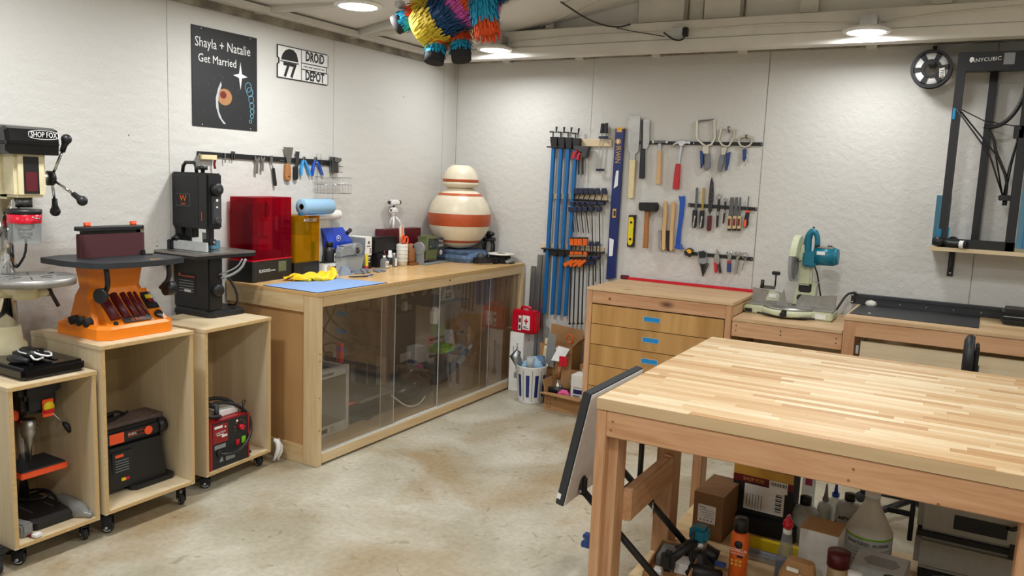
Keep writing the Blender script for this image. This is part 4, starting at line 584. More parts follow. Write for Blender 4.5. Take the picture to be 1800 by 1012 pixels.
b=B('spiral').poly([(-.01+.05*math.cos(a*R(20)),-.09+.045*math.sin(a*R(20))) for a in range(18)],.004,.0047,'L'); b.m('darkred').poly([(-.02+.022*math.cos(a*R(30)),-.08+.02*math.sin(a*R(30))) for a in range(12)],.0047,.0049,'L'); b.make('drawn_planet',t)
b=B('lgrey')
for k in range(34):
    y,z=rnd.uniform(-.2,.2),rnd.uniform(-.24,.06); b.cyl((.004,y,z),(.0046,y,z),rnd.uniform(.0006,.0013),n=6)
for y in (-.16,.17):
    for z in (-.248,.248): b.cyl((.004,y,z),(.006,y,z),.003,n=8)
b.make('chalk_dots',t)
# droid depot sign
t=thing('ticket_sign','black and white ticket shaped sign with stencil lettering on left wall','sign',(0.001,-1.65,2.205))
w2,h2=.213,.095
out=[(-w2,-h2),(w2-.008,-h2),(w2,-h2+.008),(w2,-.024),(w2-.014,-.02),(w2-.014,.012),(w2,.016),(w2,h2-.008),(w2-.008,h2),(-w2,h2),(-w2,.022),(-w2+.012,.016),(-w2+.012,-.008),(-w2,-.014)]
B('board_black').poly(out,0,.005,'L').make('backing',t)
b=B('white'); b.poly([(-w2+.006,-h2+.006),(-.022,-h2+.006),(-.022,h2-.006),(-w2+.006,h2-.006),(-w2+.006,.026),(-w2+.018,.019),(-w2+.018,-.011),(-w2+.006,-.018)],.005,.0056,'L')
for z0,z1,w_ in ((.017,h2-.006,0),(-h2+.006,-.026,0),(-.020,.011,.014)): b.poly([(-.016,z0),(w2-.006-w_,z0),(w2-.006-w_,z1),(-.016,z1)],.005,.0056,'L')
b.make('white_panels',t)
text('DROiD',.078,'board_black',t,(.0060,.095,.055),'L',0,.66,bold=.035); text('DEPOT',.078,'board_black',t,(.0060,.095,-.058),'L',0,.66,bold=.035); scribble('board_black',t,(.0058,.088,-.005),'L',16,.18,.011,0,5)
b=B('board_black').poly([(-.185,.012),(-.045,.012),(-.05,.035),(-.06,.06),(-.085,.078),(-.12,.08),(-.15,.068),(-.172,.045)],.0056,.0062,'L'); b.poly([(-.19,.0),(-.04,.0),(-.04,.006),(-.19,.006)],.0056,.0062,'L'); b.make('dome_mark',t)
text('77',.11,'board_black',t,(.0060,-.115,-.047),'L',0,.95,bold=.04)
# shelf with the delta printer
t=thing('wall_shelf','pale plywood shelf on black brackets high on the back wall','shelf',(3.42,-.28,1.275))
B('birch_x').box((0,0,0),(1.3,.28,.022),.001).make('board',t)
for x in (.11,.95):
    b=B('black').box((x-.016,.272,-.16),(x+.016,.279,-.001),.001).box((x-.012,.05,-.006),(x+.012,.272,-.0005)); b.tube([(x,.07,-.008),(x,.274,-.13)],.005,6); b.m('steel').cyl((x,.272,-.14),(x,.2705,-.14),.005,n=10); b.make('bracket',t)
t=thing('delta_printer','tall black open frame printer with blue carriages on wall shelf','printer',(3.455,-.262,1.297))
def ext(p0,p1,s=.022,name='column'):
    b=B('black'); x0,y0,z0=p0;x1,y1,z1=p1
    b.box((min(x0,x1)-s*(x0==x1),min(y0,y1)-s*(y0==y1),min(z0,z1)-s*(z0==z1)),(max(x0,x1)+s*(x0==x1),max(y0,y1)+s*(y0==y1),max(z0,z1)+s*(z0==z1)),.002)
    return b.make(name,t)
ext((.022,.022,0),(.022,.022,1.04)); ext((.345,.022,0),(.345,.022,1.04)); ext((.18,.235,0),(.18,.235,1.04),.020)
B('mat_black').box((.036,-.0015,.02),(.040,.0,1.0)).make('rail_groove',t)
b=B('black').box((0,0,.0),(.37,.02,.05),.002).box((.0,.02,0),(.36,.255,.012)); b.make('base_frame',t)
b=B('black').box((0,-.002,.955),(.37,.03,1.055),.003).box((0,.03,.98),(.367,.257,1.045),.003); hd=b.make('top_frame',t)
B('greyp').box((.215,-.0035,.985),(.265,-.002,1.045)).make('display',hd)
b=B('white').poly([(.062,1.0),(.075,1.008),(.078,1.022),(.068,1.03),(.058,1.025),(.056,1.01)],.002,.003,'B'); b.make('logo',hd); text('ANYCUBIC',.028,'white',hd,(.135,-.0032,1.013),'B',4,1)
b=B('blueacc').box((.004,-.006,.70),(.018,.03,.76),.002); b.make('carriage',t)
b=B('blueacc').box((.04,.01,.045),(.052,.03,.11),.001).box((.0,-.004,.03),(.014,.0,.10)); b.make('corner_plate',t)
b=B('bluegrey').box((.372,-.002,.02),(.50,.004,.955),.001); b.m('blueacc').box((.40,-.004,.02),(.404,.004,.95)).box((.44,-.004,.02),(.444,.004,.95)); b.make('side_panel',t)
B('black').box((.50,0,.0),(.53,.04,1.04),.002).make('column',t)
b=B('black')
for dy in (-.0,.03): b.tube([(.02+dy*.4,-.008+dy,.755),(.20+dy,.05+dy,.52),(.285,.06+dy,.30)],.0045,6)
b.tube([(.33,.0,.66),(.30,.06,.45),(.29,.06,.30)],.004,6); b.tube([(.33,.03,.64),(.31,.08,.46),(.30,.09,.30)],.004,6); b.tube([(.33,.0,.66),(.16,.12,.70),(.03,.0,.76)],.003,6)
b.make('arm',t)
b=B('black').box((.268,.03,.27),(.33,.11,.30),.004).cyl((.30,.06,.27),(.30,.06,.245),.012); b.m('steel').cyl((.268,.05,.29),(.262,.02,.285),.006); b.make('print_head',t)
b=B('black'); b.tube([(.33,.05,.97),(.335,.05,.85),(.30,.05,.74),(.24,.05,.67),(.18,.05,.66),(.16,.05,.665)],.011,8,smoothpath=2); b.tube([(.17,.05,.66),(.215,.05,.60),(.225,.05,.54),(.26,.06,.47),(.30,.06,.38),(.30,.07,.30)],.008,8,smoothpath=2); b.box((.30,.0,.60),(.35,.05,.67),.004).box((.33,-.02,.86),(.36,.02,.92),.003); b.make('cable_loom',t)
tag(B('bluegrey').box((0,0,0),(.075,.02,.285),.001).make('aluminium_sheet',None,(3.425,-.15,1.297),(0,0,8)),'grey blue metal sheet standing behind the left printer column','sheet')
def grip(loc,rz,label):
    t=thing('cordless_grip',label,'handheld light',loc,rz)
    b=B('black'); b.lathe([(0,-.03),(.026,-.028),(.03,0),(.026,.03),(0,.034)],20,(0,0,.030),'y'); b.make('head',t)
    b=B('black').tube([(.02,0,.028),(.06,0,.022),(.11,0,.021),(.14,0,.022)],[.020,.017,.019,.021],14); b.make('handle',t)
    b=B('white').lathe([(.0214,.112),(.0218,.114),(.0218,.132),(.0214,.134)],20,(0,0,.0215),'x'); b.make('label',t)
    B('black').cyl((.141,0,.0215),(.147,0,.0215),.018).make('end_cap',t)
grip((3.475,-.335+.01,1.2975),-4,'black handheld tool lying on shelf edge, front one') if 0 else None
grip((3.462,-.245,1.2975),-20,'black handheld tool on the shelf, front left one')
grip((3.53,-.205,1.2975),-14,'black handheld tool on the shelf, right behind the front one')
# filament spool hanging on the wall
t=thing('filament_spool','black spool of white filament hanging from wall hook','spool',(3.325,-.13,2.285))
b=B('black')
for y in (-.032,.028):
    n=30
    for a0 in range(0,360,12): pass
    b.lathe([(.045,y),(.104,y),(.104,y+.004),(.045,y+.004)],40,(0,0,0),'y') if 0 else None
for y0 in (-.034,.030):
    for k in range(6):
        a=k*60+12
        pts=[(.052*math.cos(R(a-19)),.052*math.sin(R(a-19)))]
    # flange: outer rim, inner rim and six spokes
    for ro,ri in ((.106,.086),(.052,.036)):
        q=[(ro*math.cos(R(i*9)),ro*math.sin(R(i*9))) for i in range(41)]+[(ri*math.cos(R(i*9)),ri*math.sin(R(i*9))) for i in range(40,-1,-1)]
        b.poly(q,y0,y0+.004,'B')
    for k in range(6):
        a=R(k*60+5); u=(math.cos(a),math.sin(a)); v=(-u[1],u[0]); b.poly([(u[0]*.05+v[0]*.011,u[1]*.05+v[1]*.011),(u[0]*.09+v[0]*.015,u[1]*.09+v[1]*.015),(u[0]*.09-v[0]*.015,u[1]*.09-v[1]*.015),(u[0]*.05-v[0]*.011,u[1]*.05-v[1]*.011)],y0,y0+.004,'B')
b.make('flange',t)
B('white').lathe([(.038,-.028),(.095,-.028),(.095,.028),(.038,.028)],40,(0,0,0),'y').make('filament',t)
b=B('paper').poly([(.045,-.05),(.072,-.044),(.066,.004),(.040,-.002)],.0342,.0348,'B'); b.m('black')
for k in range(4): b.poly([(.047+.001*k,-.046+.010*k),(.066,-.042+.010*k),(.065,-.038+.010*k),(.046,-.042+.010*k)],.0348,.0352,'B')
b.make('label',t)
b=B('black').poly([(-.012,.045),(.014,.045),(.014,.0),(.006,.0),(.003,.13),(.012,.15),(-.012,.15),(-.004,.128)],-.06,.05,'B') if 0 else B('black').box((-.018,-.05,.02),(.018,.12,.036),.003).box((-.005,.10,.03),(.005,.112,.145)).poly([(-.012,.145),(.013,.145),(.005,.10),(-.005,.10)],-.115,-.105,'B')
tag(b.make('spool_hook',None,(3.325,-.13,2.285)),'black plastic hook bracket carrying the filament spool','hook')
b=B('clearplastic') if 0 else B('offwhite'); b.tube([(3.35,-.12,2.375),(3.46,-.12,2.42),(3.6,-.12,2.435),(3.78,-.14,2.41),(3.9,-.2,2.36)],.0014,5,smoothpath=2)
tag(b.make('filament_strand'),'thin white filament strand arching from the spool to the printer','filament')
# ================================================================ machines on the carts
# tall drill press on the lowest cart (local x = into the room, y = sideways)
t=thing('drill_press','tall black and cream drill press standing on the lowest cart','drill press',(.0,-3.53,.7305))
b=B('gloss_black'); b.box((.09,-.13,0),(.52,.125,.05),.012); b.m('black').box((.30,.03,.05),(.46,.045,.054)).box((.30,-.07,.05),(.46,-.055,.054)); b.make('base',t)
b=B('cream').lathe([(.075,.05),(.072,.085),(.058,.10),(.052,.16),(.0,.16)],28,(.18,0,0)); b.make('column_flange',t)
B('chrome').cyl((.18,0,.10),(.18,0,.90),.041,n=28).make('column',t)
b=B('cream').cyl((.18,0,.285),(.18,0,.345),.062,n=24).box((.20,-.035,.30),(.36,.035,.345),.01).cyl((.33,0,.29),(.33,0,.355),.045,n=20).cyl((.33,.04,.31),(.33,.10,.31),.02); b.m('black').tube([(.30,.06,.345),(.34,.085,.33),(.37,.11,.25)],.008,8); b.make('table_arm',t)
b=B('castiron').cyl((.365,0,.355),(.365,0,.385),.165,n=48)
b.m('dsteel')
for a in (20,65,110,155,200,245,290,335): b.tube([(.365+.05*math.cos(R(a)),.05*math.sin(R(a)),.3852),(.365+.13*math.cos(R(a)),.13*math.sin(R(a)),.3852)],.003,5)
b.make('round_table',t)
h=B('cream').box((.08,-.07,.69),(.34,.07,.88),.02).box((.26,-.062,.70),(.405,.062,.88),.012).cyl((.18,0,.70),(.18,0,.80),.06).make('head_casting',t)
B('label_black').box((.4052,-.030,.715),(.4062,.030,.86)).make('scale_window',h); B('maroon').box((.4064,-.022,.725),(.4068,.022,.80)).make('scale_plate',h)
b=B('gloss_black').poly([(-.12,.865),(.37,.865),(.425,.868),(.43,.92),(.42,.965),(.39,.975),(.10,.99),(-.12,.99)],-.10,.10,'B',.012); b.box((-.11,-.103,.905),(.432,.103,.915),.003); b.make('belt_cover',t)
q=text('SHOP FOX',.030,'white',t,(.4315,.040,.945),'L',0,.72); b=B('white').tube([(.4305,.040+.058*max(-1,min(1,1.25*math.cos(R(a)))),.945+.017*math.sin(R(a))) for a in range(0,360,15)],.0012,4,closed=True).make('badge_outline',t)
b=B('brushed').cyl((.30,.06,.775),(.30,.13,.775),.024); b.m('black').cyl((.30,.125,.775),(.30,.145,.775),.03); b.m('brass').cyl((.30,.14,.775),(.30,.158,.775),.009); hub=b.make('feed_hub',t)
for a,(dx,dz) in enumerate(((.06,.15),(.15,-.08),(-.03,-.12))):
    q=B('chrome').tube([(.30,.14,.775),(.30+dx*.8,.165,.775+dz*.8)],.006,8).make('feed_handle',t)
    d=Vector((dx,.02,dz)).normalized(); p=Vector((.30+dx*.8,.165,.775+dz*.8))
    B('black').tube([p-d*.01,p+d*.02,p+d*.045,p+d*.055],[.011,.012,.021,.012],12).sph(p+d*.045,.021,12).make('knob',q)
b=B('dsteel').cyl((.345,0,.66),(.345,0,.70),.03); b.m('black').cyl((.345,0,.635),(.345,0,.652),.062,n=32); b.make('quill',t)
b=B('medred').lathe([(.060,.598),(.062,.632),(.058,.634),(.056,.598)],32,(.345,0,0)); b.m('steel').tube([(.395,.03,.632),(.41,.02,.615),(.415,-.01,.625)],.003,6); b.make('guard_ring',t)
B('clearplastic').lathe([(.056,.52),(.058,.60)],32,(.345,0,0)).make('clear_guard',t)
b=B('brushed').cyl((.345,0,.575),(.345,0,.61),.033).cyl((.345,0,.545),(.345,0,.575),.026).cyl((.345,0,.535),(.345,0,.545),.026,.010); b.make('chuck',t)
b=B('black').tube([(.18,.05,.70),(.20,.07,.62),(.27,.05,.48),(.22,.03,.40),(.16,.06,.41)],.005,6,smoothpath=2); b.tube([(.14,-.06,.72),(.2,-.06,.5),(.25,-.05,.56)],.005,6,smoothpath=2); b.make('power_cord',t)
b=B('black').box((.06,-.09,.72),(.15,-.07,.80),.008).cyl((.10,-.08,.80),(.10,-.08,.84),.04); b.m('yellow').tube([(.24,-.075,.72),(.24,-.075,.84)],.007,8); b.m('steel').cyl((.24,-.075,.835),(.24,-.075,.845),.014); b.tube([(.20,-.09,.775),(.30,-.075,.775)],.004,6); b.make('depth_stop',t)
# glove on the press base
b=B('black').tube([(.0,.0,.02),(.04,.02,.03),(.08,.0,.03),(.11,.03,.02)],[.02,.03,.028,.015],10,smoothpath=1).tube([(.02,.03,.02),(.06,.06,.028),(.11,.065,.018)],[.016,.022,.014],10,smoothpath=1).tube([(.0,-.02,.015),(.05,-.04,.02),(.10,-.03,.014)],[.014,.02,.012],10,smoothpath=1)
b.m('white').tube([(.07,.055,.035),(.12,.06,.035),(.15,.03,.025),(.12,-.01,.04),(.075,.01,.05)],.004,6,closed=True,smoothpath=1).tube([(.10,-.02,.035),(.13,-.03,.02),(.12,.02,.02)],.004,6,smoothpath=1).tube([(.02,.0,.05),(.05,-.03,.048),(.08,-.02,.04)],.003,6,smoothpath=1)
tag(b.make('work_glove',None,(.36,-3.60,.781),(0,0,15)),'crumpled black and white work glove on the drill press base','glove')
# oscillating sander
t=thing('spindle_sander','bright orange belt and spindle sander with black tilting table on middle cart','sander',(.512,-3.325,.833),90)
W,D=.37,.36
def loft(b,rings):
    vs=[[b.bm.verts.new(p) for p in r] for r in rings]
    for a,c in zip(vs,vs[1:]):
        n=len(a)
        for k in range(n): b.bm.faces.new((a[k],a[(k+1)%n],c[(k+1)%n],c[k]))
    b.bm.faces.new(vs[0][::-1]); b.bm.faces.new(vs[-1]); return b._fin([v for r in vs for v in r])
def rr(x0,y0,x1,y1,z,c=.03):
    return [(x0+c,y0,z),(x1-c,y0,z),(x1,y0+c,z),(x1,y1-c,z),(x1-c,y1,z),(x0+c,y1,z),(x0,y1-c,z),(x0,y0+c,z)]
b=B('torange')
loft(b,[rr(0,0,W,D,0,.04),rr(.002,.002,W-.002,D-.002,.045,.04),rr(.014,.014,W-.014,D-.014,.058,.04)])
loft(b,[rr(.03,.05,W-.03,D-.03,.05,.05),rr(.05,.13,W-.05,D-.05,.17,.05),rr(.07,.14,W-.06,D-.05,.20,.05),rr(.055,.12,W-.05,D-.04,.315,.05)])
# sloping tray front
vs=[(.045,.028,.055),(W-.035,.028,.055),(W-.05,.15,.185),(.075,.15,.185),(.045,.16,.055),(W-.035,.16,.055)]
q=[b.bm.verts.new(p) for p in vs]
for f in ((0,1,2,3),(0,3,4),(1,5,2),(0,4,5,1),(3,2,5,4)): b.bm.faces.new([q[i] for i in f])
b._fin(q); b.make('housing',t)
n=Vector((0,-.13,.122)).normalized()
ang=math.degrees(math.atan2(.13,.122))
b=B('maroon')
for i,(x,r) in enumerate(((.095,.022),(.148,.019),(.193,.014),(.226,.011),(.252,.008))):
    b.cyl((x,.045,.077),(x-.008,.135,.172),r,n=18) 
b.make('spare_sleeves',t)
b=B('black').at((.295,.10,.133),(43,0,0)).box((-.03,-.045,-.002),(.03,.05,.006),.003); b.make('switch_panel',t)
b=B('yellow').at((.295,.10,.140),(43,0,0)).box((-.015,.0,0),(.015,.022,.010),.003); b.m('darkred').box((-.015,-.022,0),(.015,.0,.010),.003); b.make('switch',t)
b=B('black').at((.10,.028,.05),(43,0,0))
b=B('black').cyl((.30,.045,.075),(.30,.035,.085),.018).cyl((.085,.034,.062),(.085,.03,.066),.010).cyl((.31,.033,.062),(.31,.03,.066),.007).make('knob',t)
B('dgrey').at((.19,.0345,.071),(47,0,0)).box((-.068,-.012,-.001),(.068,.016,.0015),.001).make('badge_plate',t)
text('triton',.026,'orange',t,(.19,.0325,.0735),'B',0,1.1,tilt=-43)
tb=B('mat_black'); 
def outline(z): 
    return [(-.02,.02,z),(.02,-.02,z),(.14,-.045,z),(.28,-.045,z),(.40,-.01,z),(.415,.03,z),(.40,.20,z),(.33,.36,z),(.05,.38,z),(-.05,.34,z),(-.055,.16,z)]
loft(tb,[outline(.308),outline(.332)]); tb.make('table',t)
b=B('gold').poly([(.235,.0),(.30,.004),(.29,.010),(.24,.012)],.332,.3326,'U').make('table_logo',t)
b=B('belt').poly([(.055,.19),(.335,.19),(.35,.20),(.35,.225),(.335,.24),(.055,.24),(.04,.225),(.04,.20)],.333,.435,'U'); b.make('abrasive_belt',t)
b=B('black').poly([(.05,.185),(.33,.185),(.35,.2),(.35,.23),(.33,.245),(.05,.245),(.035,.23),(.035,.2)],.450,.468,'U',.004); b.box((.06,.20,.435),(.33,.23,.45)); b.make('belt_guard',t)
for x in (.085,.305): B('hotorange').cyl((x,.215,.468),(x,.215,.482),.014,n=8).box((x-.016,.21,.478),(x+.016,.22,.486),.002).make('release_knob',t)
B('steel').box((.31,.20,.437),(.35,.205,.449)).make('tracking_plate',t)
B('black').poly([(.33,.17),(.365,.165),(.38,.18),(.36,.20),(.34,.20)],.332,.336,'U').box((.32,.178,.333),(.34,.188,.355),.002).make('belt_shoe',t)
for x,s in ((.045,-1),(.345,1)):
    b=B('black'); b.tube([(x,.03,.31),(x,.02,.26),(x-.005*s,.03,.22),(x-.01*s,.07,.19)],.011,8,smoothpath=1).cyl((x-.012,.04,.19),(x+.030*s,.035,.19),.032,n=24); b.make('tilt_bracket',t)
    B('brass').cyl((x+.031*s,.035,.19),(x+.033*s,.0345,.19),.026,n=24).make('tilt_washer',t) if 0 else None
b=B('rubber')
for i in range(3): b.cyl((-.001,.12+.05*i,.065),(.03,.12+.05*i,.07),.018,n=16)
b.make('spare_discs',t)
# band saw
t=thing('band_saw','black benchtop band saw with grey table, on the cart beside the long cabinet','band saw',(-.026,0,.8105))
b=B('black'); loft(b,[rr(.03,-2.60,.33,-2.365,0,.02),rr(.03,-2.60,.33,-2.365,.022,.02),rr(.04,-2.59,.30,-2.375,.035,.02)]); b.make('base',t)
B('black').box((.035,-2.590,.035),(.305,-2.50,.315),.006).make('lower_housing',t)
b=B('black').box((.03,-2.592,.452),(.305,-2.50,.735),.008); b.make('upper_housing',t)
b=B('board_black').poly([(.045,.47),(.235,.47),(.235,.715),(.045,.715)],2.592,2.594,'B',.001).make('upper_door',t)
b=B('black').box((.03,-2.575,.30),(.085,-2.51,.455),.004).box((.085,-2.56,.40),(.15,-2.52,.455),.003).cyl((.06,-2.60,.38),(.06,-2.57,.40),.022); b.make('column',t)
fr=B('greyp').tube([(.072,-2.5955,.565),(.178,-2.5955,.565),(.178,-2.5955,.625),(.072,-2.5955,.625)],.0008,4,closed=True).make('badge_outline',t)
text('W',.045,'orange',t,(.125,-2.5955,.601),'B',0,1.1); text('WEN',.013,'orange',t,(.125,-2.5955,.573),'B',0,1.2)
b=B('black').tube([(.06,-2.545,.733),(.065,-2.545,.765),(.085,-2.545,.785),(.15,-2.545,.785),(.165,-2.545,.765),(.168,-2.545,.733)],.009,8); b.make('carry_handle',t)
B('black').cyl((.215,-2.545,.735),(.215,-2.545,.75),.010).cyl((.215,-2.545,.75),(.215,-2.545,.77),.024,n=10).make('tension_knob',t)
for z in (.655,.04+.10): B('black').lathe([(0,0),(.028,0),(.032,.008),(.032,.028),(.026,.034),(0,.034)],12,(.303,-2.545,z),'x').make('side_knob',t)
b=B('dgrey').cyl((.337,-2.545,.655),(.339,-2.545,.655),.010).box((.303,-2.57,.48),(.318,-2.52,.62),.003).cyl((.305,-2.545,.50),(.335,-2.545,.50),.016,n=12); b.m('white').cyl((.318,-2.545,.60),(.320,-2.545,.60),.007).cyl((.318,-2.545,.565),(.320,-2.545,.565),.005); b.make('blade_adjuster',t)
B('orange').box((.262,-2.5950,.495),(.266,-2.5940,.54)).make('warning_strip',t)
b=B('black').box((.255,-2.565,.39),(.285,-2.535,.455),.003).box((.245,-2.575,.37),(.295,-2.53,.40),.003); b.m('steel').cyl((.295,-2.55,.385),(.31,-2.55,.385),.009); b.make('blade_guide',t)
B('dsteel').box((.268,-2.552,.33),(.276,-2.551,.40)).make('blade',t)
b=B('brushed').box((.0,-2.70,.325),(.36,-2.33,.336),.002); b.m('black').box((.0,-2.70,.308),(.36,-2.33,.325),.004).box((0,-2.66,.3362),(.335,-2.652,.3366)).cyl((.272,-2.55,.3362),(.272,-2.55,.3368),.018); b.make('table',t)
B('lgrey').box((.045,-2.60,.3372),(.30,-2.585,.385),.002).make('fence',t)
b=B('black').box((.02,-2.62,.33),(.05,-2.56,.385),.004).tube([(.02,-2.68,.36),(.0,-2.68,.34)],.012,8); b.make('fence_clamp',t)
b=B('greyp').poly([(.30+.09*math.cos(R(a)),.315-.10*math.sin(R(a))) for a in range(0,100,10)]+[(.30,.28),(.34,.315)],2.50,2.512,'B') if 0 else B('greyp').tube([(.31,-2.52,.20),(.345,-2.48,.215),(.375,-2.44,.25),(.385,-2.42,.30)],.007,6,smoothpath=1).tube([(.31,-2.53,.22),(.335,-2.49,.235),(.36,-2.45,.26),(.37,-2.43,.30)],.004,6,smoothpath=1); b.make('tilt_scale',t)
b=B('board_black').box((.075,-2.5915,.11),(.205,-2.5905,.215)); b.m('orange').box((.077,-2.5922,.198),(.09,-2.5915,.213)).box((.095,-2.5922,.198),(.20,-2.5915,.203)); b.m('greyp')
for k in range(5): b.box((.08,-2.5922,.12+.014*k),(.19,-2.5915,.123+.014*k))
b.m('white').box((.12,-2.5922,.118),(.17,-2.5915,.13)); b.make('rating_label',t)
b=B('bluegrey').box((.185,-2.50,.34),(.22,-2.44,.385),.004); b.m('white').box((.10,-2.46,.335),(.185,-2.455,.42)) 
b.make('push_block',t)
b=B('black').tube([(.31,-2.47,.20),(.33,-2.43,.12),(.32,-2.42,.05),(.25,-2.42,.045)],.006,6,smoothpath=1); b.make('power_cord',t)
# small drill press inside the lowest cart
t=thing('small_drill_press','small black and orange benchtop drill press inside the lowest cart','drill press',(.0,-3.53,.1035))
b=B('black'); loft(b,[rr(.20,-.10,.49,.085,0,.02),rr(.20,-.10,.49,.085,.03,.02),rr(.21,-.09,.47,.075,.042,.02)]); b.m('dgrey').box((.30,.03,.042),(.40,.04,.044)).box((.30,-.055,.042),(.40,-.045,.044)); b.make('base',t)
B('steel').cyl((.25,-.0,.04),(.25,-.0,.46),.021,n=20).make('column',t)
b=B('mat_black').box((.26,-.095,.225),(.42,.085,.232)); b.m('hotorange').box((.255,-.10,.20),(.425,.09,.2255),.003); b.make('table',t)
b=B('black').box((.22,-.07,.45),(.41,.07,.60),.02); b.m('hotorange').box((.24,-.075,.42),(.33,-.045,.50),.005); b.make('head',t)
b=B('black').box((.17,-.085,.515),(.425,.085,.605),.022).make('belt_cover',t)
b=B('brushed').lathe([(.0,.245),(.008,.25),(.009,.30),(.018,.32),(.022,.345),(.03,.36),(.032,.375),(.028,.38),(.032,.388),(.028,.395),(.03,.42),(0,.42)],20,(.345,-.02,0)); b.make('chuck',t)
b=B('hotorange').box((.4115,-.0,.435),(.418,.045,.51),.004); b.m('yellow').lathe([(0,0),(.022,0),(.022,.008),(0,.008)],20,(.418,.022,.478),'x'); b.m('medred').box((.4185,.0,.452),(.429,.044,.472),.004); b.make('switch',t)
for (y0,z0),(y1,z1) in (((.04,.49),(.115,.585)),((.04,.465),(.12,.36))):
    q=B('chrome').tube([(.37,y0,z0),(.385,y1,z1)],.004,8).make('feed_handle',t); d=Vector((.01,y1-y0,z1-z0)).normalized(); p=Vector((.385,y1,z1))
    B('black').tube([p-d*.025,p,p+d*.02],[.009,.014,.016],10).make('handle_grip',q)
b=B('black').tube([(.23,.04,.05),(.28,.07,.07),(.36,.05,.075),(.33,.0,.06),(.25,-.03,.055),(.22,.02,.07),(.3,.075,.085),(.4,.06,.05)],.006,6,smoothpath=2); b.make('power_cord',t)
b=B('bag').tube([(.0,.0,.02),(.10,.01,.028),(.2,-.01,.024),(.28,.0,.012)],[.018,.034,.036,.012],10,smoothpath=1).tube([(.02,.03,.016),(.15,.035,.022),(.26,.02,.012)],[.012,.02,.01],8,smoothpath=1); b.m('lgrey').box((.12,-.01,.04),(.15,.01,.052),.002)
tag(b.make('plastic_bag',None,(.27,-3.433,.1035),(0,0,2)),'crinkled clear plastic bag on the right floor of lowest cart','bag')
b=B('bag').at((0,0,0),(0,0,0)).box((0,0,0),(.09,.05,.055),.008); b.m('white').box((.03,.0505,.012),(.05,.0515,.035)).box((.11,.02,.004),(.135,.05,.016),.001); b.m('darkred').box((.085,.02,.002),(.112,.04,.010),.002)
tag(b.make('plastic_packet',None,(.43,-3.70,.1035),(0,0,10)),'clear plastic blister pack with red card in the cart front corner','packet')
# belt disc sander inside the middle cart
t=thing('belt_disc_sander','black belt and disc sander with worn grey belt inside the middle cart','sander',(.0,-3.15,.1185))
b=B('black'); loft(b,[rr(.15,-.02,.47,.205,0,.02),rr(.15,-.02,.47,.205,.022,.02)]); loft(b,[rr(.17,-.14,.445,.185,.022,.02),rr(.18,-.12,.43,.17,.21,.02)]); b.make('base',t)
b=B('beltgrey').tube([(.33,-.17,.262),(.33,.20,.262)],.045,20) if 0 else B('beltgrey'); 
prof=[(-.19,.0),(.20,.0)]
q=[(.225+.036*math.cos(R(a)),.255+.042*math.sin(R(a))) for a in range(-90,91,15)]+[(-.18+.036*math.cos(R(a)),.255+.042*math.sin(R(a))) for a in range(90,271,15)]
b.poly(q,.24,.375,'L'); b.make('sanding_belt',t)
b=B('black').box((.375,-.20,.215),(.425,.16,.285),.012).cyl((.40,.15,.25),(.40,.19,.25),.035).box((.22,-.20,.285),(.36,-.06,.325),.01); b.m('hotorange').box((.4255,-.10,.225),(.4262,-.03,.272)).cyl((.426,.09,.25),(.432,.09,.25),.02).tube([(.4258,-.01,.242),(.4258,.07,.242),(.4258,.07,.26),(.4258,-.01,.26)],.001,4,closed=True); b.make('belt_frame',t)
text('WEN',.015,'white',t,(.4266,.01,.251),'L',0,1.2)
b=B('brown').cyl((.30,-.185,.13),(.30,-.165,.13),.085,n=32); b.m('steel').lathe([(.083,-.01),(.088,-.01),(.088,.012),(.083,.012)],32,(.30,-.165,.13),'y'); b.make('sanding_disc',t)
b=B('board_black').box((.4305,-.10,.04),(.4405,.0,.19),.002); b.m('hotorange').box((.441,-.085,.165),(.4415,-.045,.178)); b.m('yellow').box((.441,-.06,.055),(.446,-.04,.068)); b.m('medred').box((.441,-.04,.055),(.446,-.022,.068)); b.m('greyp')
for k in range(5): b.box((.441,-.085,.10+.012*k),(.4415,-.02,.103+.012*k))
b.make('switch_panel',t)
b=B('black').tube([(.33,-.19,.30),(.36,-.10,.335),(.33,.0,.345),(.30,.06,.31)],.007,6,smoothpath=2).tube([(.34,-.19,.29),(.36,-.05,.315),(.28,.09,.31)],.006,6,smoothpath=2).box((.24,.0,.298),(.27,.03,.315),.003); b.make('power_cord',t)
# welder
t=thing('welder','red and black portable welder inside the cart beside the long cabinet','welder',(.495,-2.775,.0945),92)
W,D,H=.255,.33,.245
B('welderred').box((0,.012,0),(W,D,H-.01),.004).box((-.003,-.004,0),(.018,.02,H-.01),.003).box((W-.012,-.004,0),(W+.003,.02,H-.01),.003).make('case',t)
B('board_black').box((.018,-.001,.002),(W-.012,.013,H-.015),.002).make('front_panel',t)
B('welderred').box((.02,-.0022,.13),(.115,-.001,H-.02)).make('brand_panel',t)
b=B('dgrey').tube([(.10,.06,H-.015),(.10,.06,H+.05),(.10,.22,H+.05),(.10,.25,H-.015)],.014,8); b.make('carry_handle',t)
b=B('paper').box((.11,.06,H-.009),(.24,.18,H+.02),.002).make('manual',t)
b=B('orange').lathe([(.022,-.002),(.03,-.0015),(.022,-.001)],24,(.195,-.001,.18),'y')
for a in range(-40,230,30): b.box((.195+.034*math.cos(R(a))-.002,-.002,.18+.034*math.sin(R(a))-.002),(.195+.034*math.cos(R(a))+.002,-.001,.18+.034*math.sin(R(a))+.002))
b.m('medred').cyl((.195,-.001,.18),(.195,-.02,.18),.013,n=16); b.make('dial',t)
